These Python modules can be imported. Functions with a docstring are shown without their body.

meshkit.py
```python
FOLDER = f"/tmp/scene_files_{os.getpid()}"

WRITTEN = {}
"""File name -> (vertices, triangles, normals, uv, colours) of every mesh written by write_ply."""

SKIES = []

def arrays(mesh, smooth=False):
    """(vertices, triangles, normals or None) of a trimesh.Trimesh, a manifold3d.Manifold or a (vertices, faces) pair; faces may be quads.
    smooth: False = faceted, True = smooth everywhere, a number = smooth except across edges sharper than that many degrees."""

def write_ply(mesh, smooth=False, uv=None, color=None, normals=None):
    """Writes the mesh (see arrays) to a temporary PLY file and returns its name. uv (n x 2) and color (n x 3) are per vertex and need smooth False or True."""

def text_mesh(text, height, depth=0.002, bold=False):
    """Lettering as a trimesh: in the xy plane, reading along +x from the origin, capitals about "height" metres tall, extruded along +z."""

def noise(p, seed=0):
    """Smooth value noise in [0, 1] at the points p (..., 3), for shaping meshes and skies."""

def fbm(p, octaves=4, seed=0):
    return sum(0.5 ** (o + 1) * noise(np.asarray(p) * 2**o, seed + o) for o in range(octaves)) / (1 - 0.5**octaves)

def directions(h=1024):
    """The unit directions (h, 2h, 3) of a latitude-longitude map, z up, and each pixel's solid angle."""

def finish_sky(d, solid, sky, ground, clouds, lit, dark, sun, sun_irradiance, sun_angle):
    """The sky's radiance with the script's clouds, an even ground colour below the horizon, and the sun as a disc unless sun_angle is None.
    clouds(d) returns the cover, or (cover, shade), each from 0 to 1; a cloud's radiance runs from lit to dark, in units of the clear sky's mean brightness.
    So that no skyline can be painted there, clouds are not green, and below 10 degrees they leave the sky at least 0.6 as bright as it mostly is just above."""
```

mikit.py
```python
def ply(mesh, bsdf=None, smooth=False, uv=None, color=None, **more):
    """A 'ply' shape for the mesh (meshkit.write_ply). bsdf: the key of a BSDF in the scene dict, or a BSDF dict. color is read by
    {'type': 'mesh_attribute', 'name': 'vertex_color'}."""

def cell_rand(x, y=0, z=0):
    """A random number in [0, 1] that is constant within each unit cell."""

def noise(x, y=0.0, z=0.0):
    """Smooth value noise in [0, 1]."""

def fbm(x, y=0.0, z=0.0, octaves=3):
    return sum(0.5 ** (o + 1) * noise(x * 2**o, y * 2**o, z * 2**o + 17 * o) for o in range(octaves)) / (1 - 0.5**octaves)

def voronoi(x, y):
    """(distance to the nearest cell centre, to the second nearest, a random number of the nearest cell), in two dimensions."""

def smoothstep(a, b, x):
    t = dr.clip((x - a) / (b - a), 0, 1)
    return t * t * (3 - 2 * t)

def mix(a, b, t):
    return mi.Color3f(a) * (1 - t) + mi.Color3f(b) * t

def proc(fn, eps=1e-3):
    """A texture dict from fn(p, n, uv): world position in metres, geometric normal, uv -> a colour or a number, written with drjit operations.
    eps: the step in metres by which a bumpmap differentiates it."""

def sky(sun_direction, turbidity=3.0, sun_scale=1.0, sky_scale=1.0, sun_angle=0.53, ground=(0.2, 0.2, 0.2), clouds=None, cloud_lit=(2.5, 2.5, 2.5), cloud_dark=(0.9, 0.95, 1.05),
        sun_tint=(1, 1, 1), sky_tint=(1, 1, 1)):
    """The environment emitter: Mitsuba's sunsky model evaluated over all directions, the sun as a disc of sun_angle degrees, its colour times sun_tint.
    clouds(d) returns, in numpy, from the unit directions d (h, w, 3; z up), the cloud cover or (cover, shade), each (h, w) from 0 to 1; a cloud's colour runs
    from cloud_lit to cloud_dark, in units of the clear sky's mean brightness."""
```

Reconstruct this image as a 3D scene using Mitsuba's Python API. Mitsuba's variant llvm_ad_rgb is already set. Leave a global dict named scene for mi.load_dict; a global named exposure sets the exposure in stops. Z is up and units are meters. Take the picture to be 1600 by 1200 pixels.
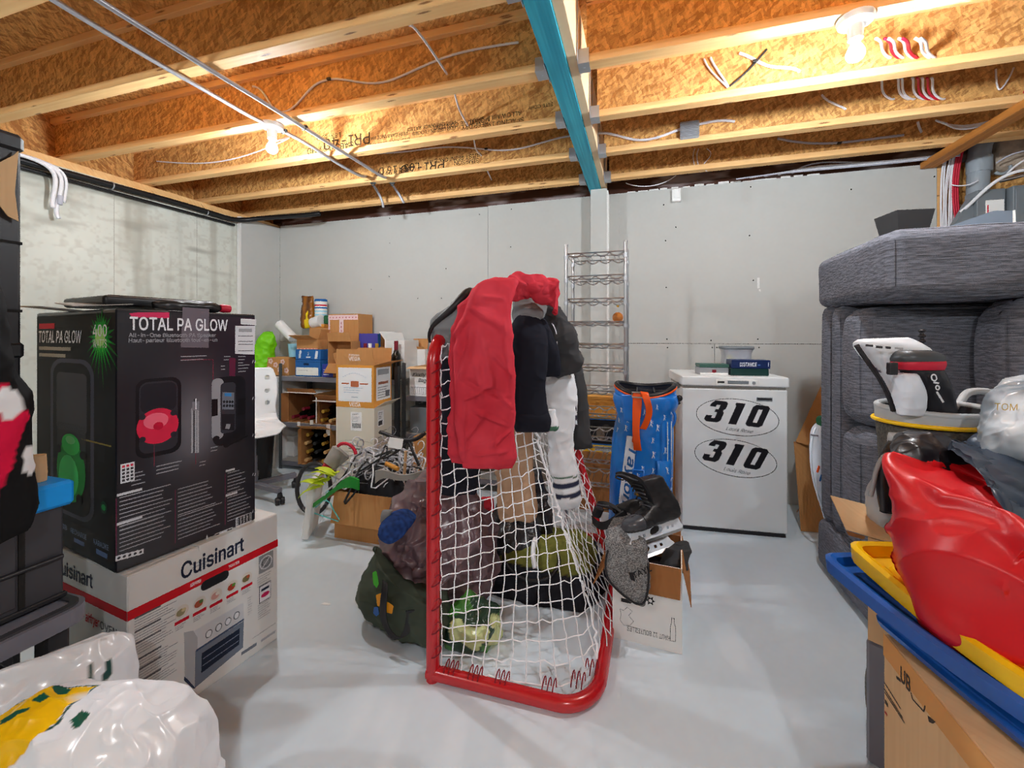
import math, random
import numpy as np, trimesh, drjit as dr, mitsuba as mi
import meshkit, mikit
from shapely.geometry import Polygon, Point, box as sbox
from shapely import affinity
from mikit import noise, fbm, voronoi, cell_rand, smoothstep, mix

# ------------------------------------------------------------------ camera, lamps' strength, exposure
scene, labels = {}, {}
FOC, HOR, EYE, YAW = 660.0, 525.0, 1.25, math.atan(200 / 660)
FW = np.array([-math.sin(YAW), math.cos(YAW), 0.0]); RT = np.array([math.cos(YAW), math.sin(YAW), 0.0])
CAM = np.array([0.0, 0.0, EYE])
scene['camera'] = {'type': 'perspective', 'fov': 2 * math.degrees(math.atan(800 / FOC)), 'fov_axis': 'x', 'principal_point_offset_x': 0.0,
                   'principal_point_offset_y': 75 / 1200, 'near_clip': 0.02, 'far_clip': 100.0,
                   'to_world': mi.ScalarTransform4f().look_at(CAM.tolist(), (CAM + FW).tolist(), [0, 0, 1])}
exposure = 0.30
LAMP = [1060.0, 1150.0, 1220.0]          # radiance of a glowing bulb
random.seed(7); rng = np.random.default_rng(7)

# ------------------------------------------------------------------ small helpers
def at(px, py, x=None, y=None, z=None, t=None):
    """a point of the room measured on the photograph, on the plane x, y or z = const or at the distance t"""
    d = FW + RT * (px - 800) / FOC + np.array([0, 0, 1.0]) * (HOR - py) / FOC
    if x is not None: t = (x - CAM[0]) / d[0]
    if y is not None: t = (y - CAM[1]) / d[1]
    if z is not None: t = (z - CAM[2]) / d[2]
    return CAM + t * d

def lin(c):
    c = np.asarray(c, float) / 255.0
    return np.where(c <= 0.04045, c / 12.92, ((c + 0.055) / 1.055) ** 2.4)

def rgb(c): return {'type': 'rgb', 'value': [float(v) for v in lin(c)]}

def mat(name, c, rough=0.6, two=True, spec=0.4, **kw):
    base = c if isinstance(c, dict) else rgb(c)
    b = {'type': 'principled', 'base_color': base, 'roughness': rough, 'specular': spec, **kw}
    scene['m_' + name] = {'type': 'twosided', 'b': b} if two else b
    return 'm_' + name

def bumped(name, c, fn, scale, rough=0.6, eps=1e-3, spec=0.4, **kw):
    base = c if isinstance(c, dict) else rgb(c)
    b = {'type': 'principled', 'base_color': base, 'roughness': rough, 'specular': spec, **kw}
    scene['m_' + name] = {'type': 'twosided', 'b': {'type': 'bumpmap', 'scale': scale, 't': mikit.proc(fn, eps=eps), 'b': b}}
    return 'm_' + name

def numbered(k):
    if k not in scene and k not in labels: return k
    i = 1
    while f'{k}_{i:03d}' in scene or f'{k}_{i:03d}' in labels: i += 1
    return f'{k}_{i:03d}'

def put(name, mesh, m, parent=None, label=None, cat=None, group=None, kind=None, smooth=False, color=None):
    k = numbered(name if parent is None else parent + '__' + name)
    if isinstance(mesh, (list,)): mesh = cat_(mesh)
    scene[k] = mikit.ply(mesh, m, smooth=smooth, color=color)
    tag(k, label, cat, group, kind)
    return k

def tag(k, label=None, cat=None, group=None, kind=None):
    d = {}
    if label: d['label'] = label
    if cat: d['category'] = cat
    if group: d['group'] = group
    if kind: d['kind'] = kind
    if d: labels[k] = d

def thing(name, label, cat, group=None, kind=None):
    k = numbered(name)
    tag(k, label, cat, group, kind)
    return k

def cat_(ms): return trimesh.util.concatenate(ms)
def M4(loc=(0, 0, 0), rz=0.0, rx=0.0, ry=0.0):
    R = trimesh.transformations.euler_matrix(math.radians(rx), math.radians(ry), math.radians(rz), 'sxyz')
    R[:3, 3] = loc
    return R
def mv(m, loc=(0, 0, 0), rz=0.0, rx=0.0, ry=0.0):
    m = m.copy(); m.apply_transform(M4(loc, rz, rx, ry)); return m
def frame(o, u, v):
    """matrix taking local x, y, z to u, v, u x v at o"""
    u = np.asarray(u, float); u = u / np.linalg.norm(u); v = np.asarray(v, float); v = v - u * (v @ u); v /= np.linalg.norm(v)
    R = np.eye(4); R[:3, 0], R[:3, 1], R[:3, 2], R[:3, 3] = u, v, np.cross(u, v), o
    return R
def xf(m, R): m = m.copy(); m.apply_transform(R); return m

def bx(x0, x1, y0, y1, z0, z1, c=0.0):
    if c <= 0:
        m = trimesh.creation.box((x1 - x0, y1 - y0, z1 - z0)); m.apply_translation(((x0 + x1) / 2, (y0 + y1) / 2, (z0 + z1) / 2)); return m
    P = []
    for X, sx in ((x0, 1), (x1, -1)):
        for Y, sy in ((y0, 1), (y1, -1)):
            for Z, sz in ((z0, 1), (z1, -1)):
                P += [(X, Y + sy * c, Z + sz * c), (X + sx * c, Y, Z + sz * c), (X + sx * c, Y + sy * c, Z)]
    return trimesh.convex.convex_hull(np.array(P))

def rbox(x0, x1, y0, y1, z0, z1, r, n=3):
    """box with rounded edges"""
    s = trimesh.creation.uv_sphere(r, count=[4 * n // 2 + 2, 4 * n]).vertices
    P = [s + np.array([X, Y, Z]) for X in (x0 + r, x1 - r) for Y in (y0 + r, y1 - r) for Z in (z0 + r, z1 - r)]
    return trimesh.convex.convex_hull(np.vstack(P))

def spline(P, n):
    P = np.asarray(P, float); k = len(P)
    if k == 2: return P[0] + np.linspace(0, 1, n)[:, None] * (P[1] - P[0])
    from scipy.interpolate import CubicSpline, PchipInterpolator
    d = np.r_[0, np.cumsum(np.linalg.norm(np.diff(P, axis=0), axis=1) + 1e-9)]
    return PchipInterpolator(d / d[-1], P)(np.linspace(0, 1, n)) if k < 4 else CubicSpline(d / d[-1], P)(np.linspace(0, 1, n))

def tube(P, r, sides=8, closed=False, n=None):
    P = np.asarray(P, float)
    if n: P = spline(P, n)
    k = len(P); r = np.broadcast_to(np.asarray(r, float), (k,))
    T = (np.roll(P, -1, 0) - np.roll(P, 1, 0)) if closed else np.gradient(P, axis=0)
    T /= np.linalg.norm(T, axis=1, keepdims=True) + 1e-12
    a = np.cross(T[0], [0, 0, 1.0] if abs(T[0][2]) < 0.9 else [1.0, 0, 0]); a /= np.linalg.norm(a)
    ang = np.arange(sides) * 2 * np.pi / sides; V = []
    for i in range(k):
        a = a - T[i] * (a @ T[i]); a /= np.linalg.norm(a) + 1e-12
        b = np.cross(T[i], a)
        V.append(P[i] + r[i] * (np.cos(ang)[:, None] * a + np.sin(ang)[:, None] * b))
    V = np.vstack(V); F = []
    for i in range(k if closed else k - 1):
        i2 = (i + 1) % k
        for j in range(sides):
            j2 = (j + 1) % sides
            F += [(i * sides + j, i * sides + j2, i2 * sides + j2), (i * sides + j, i2 * sides + j2, i2 * sides + j)]
    if not closed:
        V = np.vstack([V, P[0], P[-1]]); c0, c1 = len(V) - 2, len(V) - 1
        for j in range(sides):
            j2 = (j + 1) % sides
            F += [(c0, j2, j), (c1, (k - 1) * sides + j, (k - 1) * sides + j2)]
    return trimesh.Trimesh(V, F, process=False)

def rod(a, b, r, sides=8): return tube([a, b], r, sides)

def lathe(prof, n=32, loc=(0, 0, 0)):
    prof = np.asarray(prof, float); k = len(prof); ang = np.arange(n) * 2 * np.pi / n
    V = np.stack([prof[:, None, 0] * np.cos(ang), prof[:, None, 0] * np.sin(ang), np.broadcast_to(prof[:, None, 1], (k, n))], -1).reshape(-1, 3)
    F = []
    for i in range(k - 1):
        for j in range(n):
            j2 = (j + 1) % n
            F += [(i * n + j, i * n + j2, (i + 1) * n + j2), (i * n + j, (i + 1) * n + j2, (i + 1) * n + j)]
    m = trimesh.Trimesh(V, F, process=True); m.apply_translation(loc); return m

def extr(poly, h):
    ps = poly.geoms if hasattr(poly, 'geoms') else [poly]
    return cat_([trimesh.creation.extrude_polygon(p, h, engine='earcut') for p in ps])

def flat2(poly):
    ps = poly.geoms if hasattr(poly, 'geoms') else [poly]
    V, F, o = [], [], 0
    for p in ps:
        v, f = trimesh.creation.triangulate_polygon(p, engine='earcut'); V.append(v); F.append(np.asarray(f) + o); o += len(v)
    return np.vstack(V), np.vstack(F)

def surf(G, thick=0.004, wrap=False):
    """a cloth: the grid G (n, m, 3) given a thickness; wrap closes it along m"""
    n, m, _ = G.shape
    q = [(i * m + j, i * m + (j + 1) % m, (i + 1) * m + (j + 1) % m, (i + 1) * m + j) for i in range(n - 1) for j in range(m if wrap else m - 1)]
    q = np.array(q); F = np.vstack([q[:, [0, 1, 2]], q[:, [0, 2, 3]]])
    V = G.reshape(-1, 3); s = trimesh.Trimesh(V, F, process=False)
    N = np.zeros_like(V); fn = np.cross(V[F[:, 1]] - V[F[:, 0]], V[F[:, 2]] - V[F[:, 0]])
    for k in range(3): np.add.at(N, F[:, k], fn)
    N /= np.linalg.norm(N, axis=1, keepdims=True) + 1e-12
    W = V - N * thick; o = len(V); Fs = [F, F[:, ::-1] + o]
    def strip(idx):
        idx = np.array(idx); a, b = idx[:-1], idx[1:]
        Fs.append(np.stack([a, a + o, b + o], 1)); Fs.append(np.stack([a, b + o, b], 1))
    if wrap:
        strip([j % m for j in range(m + 1)]); strip([(n - 1) * m + j % m for j in range(m, -1, -1)])
    else:
        strip(list(range(m))); strip([i * m + m - 1 for i in range(n)]); strip([(n - 1) * m + j for j in range(m - 1, -1, -1)]); strip([i * m for i in range(n - 1, -1, -1)])
    return trimesh.Trimesh(np.vstack([V, W]), np.vstack(Fs), process=False)

def gridof(rows, n, m):
    """smooth grid through rows of control points"""
    R = np.stack([spline(r, m) for r in rows]); return np.stack([spline(R[:, j], n) for j in range(m)], 1)

def wrinkle(G, amp, freq, seed=0, stretch=(1, 1, 1), octaves=3):
    """folds: moves the grid along its normals by noise with ridges"""
    du = np.gradient(G, axis=0); dv = np.gradient(G, axis=1); N = np.cross(du, dv); N /= np.linalg.norm(N, axis=-1, keepdims=True) + 1e-12
    f = meshkit.fbm(G * freq * np.asarray(stretch), octaves, seed); g = meshkit.fbm(G * freq * 1.7 * np.asarray(stretch), octaves, seed + 31)
    return G + N * ((f - 0.5) * 2 + (0.5 - np.abs(g - 0.5) * 4) * 0.6)[..., None] * amp

def blob(rings, n, m, amp=0.0, freq=8.0, seed=0, caps=True, stretch=(1, 1, 1)):
    """closed body lofted through closed rings (each a list of points in the same turning sense)"""
    R = []
    for r in rings:
        r = np.asarray(r, float); r = np.vstack([r, r[:1]]); k = len(r)
        from scipy.interpolate import CubicSpline
        R.append(CubicSpline(np.arange(k), r, bc_type='periodic')(np.linspace(0, k - 1, m + 1)[:-1]))
    R = np.stack(R); G = np.stack([spline(R[:, j], n) for j in range(m)], 1)
    q = np.array([(i * m + j, i * m + (j + 1) % m, (i + 1) * m + (j + 1) % m, (i + 1) * m + j) for i in range(n - 1) for j in range(m)])
    V = G.reshape(-1, 3); F = [q[:, [0, 1, 2]], q[:, [0, 2, 3]]]
    if caps:
        V = np.vstack([V, G[0].mean(0), G[-1].mean(0)]); a, b = len(V) - 2, len(V) - 1
        F.append(np.array([(a, (j + 1) % m, j) for j in range(m)])); F.append(np.array([(b, (n - 1) * m + j, (n - 1) * m + (j + 1) % m) for j in range(m)]))
    t = trimesh.Trimesh(V, np.vstack(F), process=False)
    if amp: t = rough(t, amp, freq, seed, stretch)
    return t

def rough(t, amp, freq, seed=0, stretch=(1, 1, 1)):
    V = np.array(t.vertices); N = np.zeros_like(V); F = np.asarray(t.faces); fn = np.cross(V[F[:, 1]] - V[F[:, 0]], V[F[:, 2]] - V[F[:, 0]])
    for k in range(3): np.add.at(N, F[:, k], fn)
    N /= np.linalg.norm(N, axis=1, keepdims=True) + 1e-12
    s = np.asarray(stretch); f = meshkit.fbm(V * freq * s, 2, seed); a = np.zeros(len(V))
    for o in range(3):                                   # creases: sharp ridges, each set running its own way
        c, d = math.cos(o * 1.1 + seed), math.sin(o * 1.1 + seed); U = np.stack([V[:, 0] * c + V[:, 2] * d, V[:, 1], (-V[:, 0] * d + V[:, 2] * c) * 0.55], 1) * s
        U = U + 0.03 * meshkit.fbm(V * 11, 2, seed + o)[:, None]
        a += (1 - np.abs(2 * meshkit.noise(U * freq * 1.5 * 1.6 ** o, seed + 31 + o) - 1)) ** 2.5 * 0.62 ** o
    return trimesh.Trimesh(V + N * ((f - 0.5) * 1.6 + (a - 0.75) * 0.9)[:, None] * amp, F, process=False)

def folds(t, F):
    """cloth folds: each (a, b, height, width) raises (or sinks) a soft ridge along the line a-b of the room; steeper on one side"""
    V = np.array(t.vertices); N = np.zeros_like(V); f = np.asarray(t.faces); fn = np.cross(V[f[:, 1]] - V[f[:, 0]], V[f[:, 2]] - V[f[:, 0]])
    for k in range(3): np.add.at(N, f[:, k], fn)
    N /= np.linalg.norm(N, axis=1, keepdims=True) + 1e-12; A = np.zeros(len(V)); W_ = meshkit.fbm(V * 9, 2, 5) - .5
    for a, b, h, w in F:
        a, b = np.array(a), np.array(b); d = b - a; L = np.linalg.norm(d); d /= L; q = V - a; s = q @ d; side = np.cross(d, FW); side /= np.linalg.norm(side) + 1e-9
        x = q @ side + W_ * w * 1.2; dep = q @ FW; e = np.clip(np.minimum(s, L - s) / (L * .3) + .15, 0, 1); e = e * e * (3 - 2 * e)
        A += h * e * np.where(x > 0, np.exp(-(x / w) ** 2), np.exp(-(x / (w * .38)) ** 2)) * (np.abs(dep) < .12)
    return trimesh.Trimesh(V + N * A[:, None], f, process=False)

def ell(c, rx, ry, n=10, rz=0.0, p=2.0, z=None):
    """ring of points round c (superellipse)"""
    a = np.arange(n) * 2 * np.pi / n; ca, sa = np.cos(a), np.sin(a)
    x, y = rx * np.sign(ca) * np.abs(ca) ** (2 / p), ry * np.sign(sa) * np.abs(sa) ** (2 / p); r = math.radians(rz)
    return np.stack([c[0] + x * math.cos(r) - y * math.sin(r), c[1] + x * math.sin(r) + y * math.cos(r), np.full(n, c[2] if z is None else z)], 1)

_TXT = {}
def txt2(s, h, bold=False, shear=0.0):
    k = (s, bold)
    if k not in _TXT:
        m = meshkit.text_mesh(s, 1.0, 0.1, bold); f = np.asarray(m.faces)[m.face_normals[:, 2] > 0.9]
        u, inv = np.unique(f, return_inverse=True); _TXT[k] = (np.asarray(m.vertices)[u][:, :2], inv.reshape(-1, 3))
    v, f = _TXT[k]; v = v * h; v = v + np.stack([v[:, 1] * shear, v[:, 1] * 0], 1)
    return v, f

class Print:
    """flat print on a face: origin o, u to the right, v up, seen from u x v; everything lands in one mesh with vertex colours"""
    def __init__(s, o, u, v):
        s.R = frame(o, u, v); s.V, s.F, s.C, s.n = [], [], [], 0
    def px(s, x, y):
        """where on this face the photograph shows the point"""
        d = FW + RT * (x - 800) / FOC + np.array([0, 0, 1.0]) * (HOR - y) / FOC; n = s.R[:3, 2]; q = CAM + d * (((s.R[:3, 3] - CAM) @ n) / (d @ n)) - s.R[:3, 3]
        return float(q @ s.R[:3, 0]), float(q @ s.R[:3, 1])
    def quad(s, pts, c, l=1): return s.poly(Polygon([s.px(*p) for p in pts]).buffer(0), c, l)
    def seg(s, a, b, w, c, l=1): return s.line(s.px(*a), s.px(*b), w, c, l)
    def write(s, t, a, b, h, c, l=2, **k):
        """text from the photograph's point a along the face to b"""
        p, q = s.px(*a), s.px(*b); return s.text(t, p[0], p[1], h, c, l, w=math.hypot(q[0] - p[0], q[1] - p[1]), rot=math.degrees(math.atan2(q[1] - p[1], q[0] - p[0])) if k.pop('turn', False) else 0.0, **k)
    def glow(s, x0, y0, x1, y1, fn, l=0, n=16):
        """printed shading: colour fn(u, v) over the rectangle"""
        g = np.linspace(0, 1, n); U, V = np.meshgrid(g, g); P = np.stack([x0 + U * (x1 - x0), y0 + V * (y1 - y0)], -1).reshape(-1, 2)
        q = np.array([(i * n + j, i * n + j + 1, (i + 1) * n + j + 1, (i + 1) * n + j) for i in range(n - 1) for j in range(n - 1)])
        s.add(P, np.vstack([q[:, [0, 1, 2]], q[:, [0, 2, 3]]]), (0, 0, 0), l); s.C[-1] = lin(fn(U.ravel(), V.ravel())); return s
    def add(s, v, f, c, l=1):
        v = np.asarray(v, float); s.V.append(np.c_[v, np.full(len(v), 0.0004 * (l + 1))]); s.F.append(np.asarray(f) + s.n); s.n += len(v)
        s.C.append(np.broadcast_to(lin(c), (len(v), 3)))
        return s
    def rect(s, x0, y0, x1, y1, c, l=1): return s.add([(x0, y0), (x1, y0), (x1, y1), (x0, y1)], [(0, 1, 2), (0, 2, 3)], c, l)
    def poly(s, p, c, l=1):
        p = p if hasattr(p, 'area') else Polygon(p); return s.add(*flat2(p), c, l)
    def ell(s, x, y, rx, ry, c, l=1, n=28, rot=0): return s.poly(affinity.rotate(affinity.scale(Point(x, y).buffer(1, n // 4), rx, ry), rot), c, l)
    def ring(s, x, y, rx, ry, w, c, l=1, rot=0):
        a = affinity.scale(Point(x, y).buffer(1, 14), rx, ry); b = affinity.scale(Point(x, y).buffer(1, 14), rx - w, ry - w); return s.poly(affinity.rotate(a.difference(b), rot, origin=(x, y)), c, l)
    def line(s, a, b, w, c, l=1):
        a, b = np.array(a, float), np.array(b, float); d = b - a; n = np.array([-d[1], d[0]]) / (np.linalg.norm(d) + 1e-9) * w / 2
        return s.add([a + n, a - n, b - n, b + n], [(0, 1, 2), (0, 2, 3)], c, l)
    def text(s, t, x, y, h, c, l=2, bold=False, shear=0.0, w=None, rot=0.0, centre=False):
        v, f = txt2(t, h, bold, shear)
        v = v - [v[:, 0].min(), 0]
        if w: v = v * [w / v[:, 0].max(), 1]
        if centre: v = v - [v[:, 0].max() / 2, 0]
        r = math.radians(rot); v = v @ np.array([[math.cos(r), math.sin(r)], [-math.sin(r), math.cos(r)]])
        return s.add(v + [x, y], f, c, l)
    def lines(s, x, y, w, n, step, h, c, l=1, seed=0):
        """greeked small print"""
        g = np.random.default_rng(seed)
        for i in range(n): s.rect(x, y - i * step - h, x + w * (0.65 + 0.35 * g.random()), y - i * step, c, l)
        return s
    def mesh(s):
        V = np.vstack(s.V); V = V @ s.R[:3, :3].T + s.R[:3, 3]
        return trimesh.Trimesh(V, np.vstack(s.F), process=False), np.vstack(s.C)
    def put(s, parent, name='print', m='m_ink', label=None):
        t, c = s.mesh(); return put(name, t, m, parent, label, color=c)

def vcol(mesh, fn):
    """vertex colours from fn(points) -> sRGB 0..255"""
    return lin(np.asarray(fn(np.asarray(mesh.vertices)), float))

VC = {'type': 'mesh_attribute', 'name': 'vertex_color'}
mat('ink', VC, 0.6, spec=0.2)
mat('ink_gloss', VC, 0.22, spec=0.5)
mat('cloth_vc', VC, 0.85, spec=0.2)

# ------------------------------------------------------------------ cartons
for _n, _c in (('card', ((176, 122, 72), (198, 146, 94))), ('card_pale', ((204, 164, 120), (224, 186, 142))), ('card_dark', ((140, 92, 54), (162, 110, 66)))):
    mat(_n, mikit.proc((lambda a, b: lambda p, n, uv: mix(lin(a).tolist(), lin(b).tolist(), fbm(p.x * 9 + p.y * 3, p.z * 5 + p.y * 6, p.y * 4, 3) * 0.7 + noise(p.x * 160 + p.y * 160, p.z * 6) * 0.3))(*_c)), 0.8, spec=0.2)
mat('card_white', (226, 225, 222), 0.6)
mat('card_grey', (150, 146, 140), 0.75)
mat('card_cream', (220, 214, 198), 0.7)
mat('card_ochre', (214, 148, 62), 0.65)
mat('card_blue', (28, 92, 160), 0.6)

class Carton:
    """w x d x h standing at o, u along its front; flaps: (side, length, opening angle: 0 upright, 90 level, 180 hanging down, -90 shut)"""
    def __init__(s, name, label, o, u, w, d, h, m='m_card', lining=None, open=False, flaps=(), group=None, flap_m=None, cat='box', tilt=None):
        u = np.array([u[0], u[1], 0.0]); u /= np.linalg.norm(u)
        s.R = frame(o, u, (-u[1], u[0], 0)); s.w, s.d, s.h = w, d, h
        if tilt is not None: s.R = s.R @ tilt
        s.k = thing(name, label, cat, group); t = 0.004
        if open:
            ms = [bx(0, w, 0, t, 0, h), bx(0, w, d - t, d, 0, h), bx(0, t, t, d - t, 0, h), bx(w - t, w, t, d - t, 0, h), bx(t, w - t, t, d - t, 0, t)]
            s.part('carton_body', ms, m)
            if lining: s.part('lining', [bx(t, w - t, t, t + .0015, t, h), bx(t, w - t, d - t - .0015, d - t, t, h), bx(t, t + .0015, t, d - t, t, h), bx(w - t - .0015, w - t, t, d - t, t, h), bx(t, w - t, t, d - t, t, t + .0015)], lining)
        else: s.part('carton_body', bx(0, w, 0, d, 0, h, 0.004), m)
        for f in flaps: s.flap(*f, m=flap_m or m, lining=lining)
    def part(s, name, mesh, m, **k):
        if isinstance(mesh, list): mesh = cat_(mesh)
        return put(name, xf(mesh, s.R), m, s.k, **k)
    def flap(s, side, L, a, m=None, lining=None, skew=0.0):
        w, d, h = s.w, s.d, s.h; W = w if side in 'fb' else d; t = 0.003
        p = Polygon([(0.003, 0), (W - 0.003, 0), (W - 0.008 - skew, L), (0.008 + skew, L)])
        f = extr(p, t)                       # x along the edge, y outwards, z thickness
        f.apply_transform(M4((0, 0, 0), rx=90 - a + 0.01))      # a = 0 stands up, 90 lies out level
        # outwards is -y for the front
        f.apply_transform(np.diag([1, -1, 1, 1.0])); f.invert()
        M = {'f': M4((0, 0, h)), 'b': M4((w, d, h), 180), 'l': M4((0, d, h), -90), 'r': M4((w, 0, h), 90)}[side]
        g = xf(f, M)
        if lining: return s.part('flap', g, lining)
        return s.part('flap', g, m)
    def face(s, side):
        w, d, h = s.w, s.d, s.h
        o, u, v = {'f': ((0, 0, 0), (1, 0, 0), (0, 0, 1)), 'r': ((w, 0, 0), (0, 1, 0), (0, 0, 1)), 'l': ((0, d, 0), (0, -1, 0), (0, 0, 1)), 'b': ((w, d, 0), (-1, 0, 0), (0, 0, 1)), 't': ((0, 0, h), (1, 0, 0), (0, 1, 0))}[side]
        R = s.R[:3, :3]; return Print(R @ np.array(o, float) + s.R[:3, 3], R @ np.array(u, float), R @ np.array(v, float))
# ------------------------------------------------------------------ materials of the room
def L3(c): return [float(v) for v in lin(c)]
def f_dry(p, n, uv):
    a = fbm(p.x * 1.3 + p.y * 1.3, p.z * 1.3, 3.0, 3); b = noise(p.x * 60 + p.y * 60, p.z * 60)
    return mix(L3((188, 188, 184)), L3((196, 196, 192)), a * 0.8 + b * 0.2)
mat('drywall', mikit.proc(f_dry), 0.85, spec=0.15)
mat('drywall_edge', (226, 225, 222), 0.9, spec=0.1)
mat('dark', (24, 22, 21), 0.8)
def f_conc(p, n, uv):
    s = fbm(p.y * 1.6, p.z * 1.6, 1.0, 4); st = fbm(p.y * 9, p.z * 0.9, 4.0, 3); pits = noise(p.y * 55, p.z * 55, 2.0)
    band = smoothstep(0.5, 0.75, fbm(p.y * 2.2, p.z * 9.0, 7.0, 3)) * smoothstep(1.5, 2.05, p.z)
    c = mix(L3((186, 189, 180)), L3((224, 227, 217)), s)
    c = mix(c, mi.Color3f(L3((146, 142, 128))), smoothstep(0.5, 0.85, st) * 0.55)
    c = mix(c, mi.Color3f(L3((128, 124, 112))), band * 0.6)
    q = p.y / 0.61; d = dr.abs(q - dr.floor(q) - 0.5)
    c = mix(c, mi.Color3f(L3((134, 130, 118))), (1 - smoothstep(0.0, 0.008, d)) * 0.55)
    return mix(c, mi.Color3f(L3((176, 173, 160))), smoothstep(0.45, 0.8, noise(p.y * 26, p.z * 30, 2.0) * 0.6 + pits * 0.4) * 0.35)
mat('concrete', mikit.proc(f_conc), 0.85, spec=0.2)
def f_floor(p, n, uv):
    a = fbm(p.x * 1.1, p.y * 1.1, 0.0, 4); b = noise(p.x * 45, p.y * 45); s = fbm(p.x * 5 + p.y, p.y * 2.5, 3.0, 3)
    c = mix(L3((194, 205, 212)), L3((216, 226, 232)), a * 0.65 + b * 0.1 + s * 0.25)
    return mix(c, mi.Color3f(L3((230, 236, 240))), smoothstep(0.66, 0.8, s) * 0.35)
def f_floor_b(p, n, uv): return fbm(p.x * 6, p.y * 6, 0.0, 3) + 0.15 * noise(p.x * 80, p.y * 80)
bumped('floor', mikit.proc(f_floor), f_floor_b, 0.003, rough=0.5, eps=4e-3)
def f_osb(p, n, uv):
    u, v = p.x + 0.8 * p.y, p.z + p.y
    c = mi.Color3f(0.0); w = mi.Float(0.0)
    w1 = noise(u * 7, v * 7) * 0.35
    a1 = voronoi(u * 14 + v * 12 + w1, v * 74 - u * 40 + w1); a2 = voronoi(u * 44 - v * 40, v * 20 + u * 22 + w1 * 2); a3 = voronoi(u * 90 + v * 20, v * 30 + w1)
    r = dr.select(a1[2] > a2[2], a1[2], a2[2]) * 0.6 + a3[2] * 0.4
    e = smoothstep(0.0, 0.09, dr.minimum(a1[1] - a1[0], a2[1] - a2[0]))
    c = mix(L3((172, 116, 60)), L3((230, 180, 110)), smoothstep(0.2, 0.98, r))
    c = mix(c, mi.Color3f(L3((140, 84, 40))), smoothstep(0.93, 0.98, a3[2]) * 0.45)
    return c * (0.82 + 0.18 * e)
mat('osb', mikit.proc(f_osb), 0.7, spec=0.25)
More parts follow.
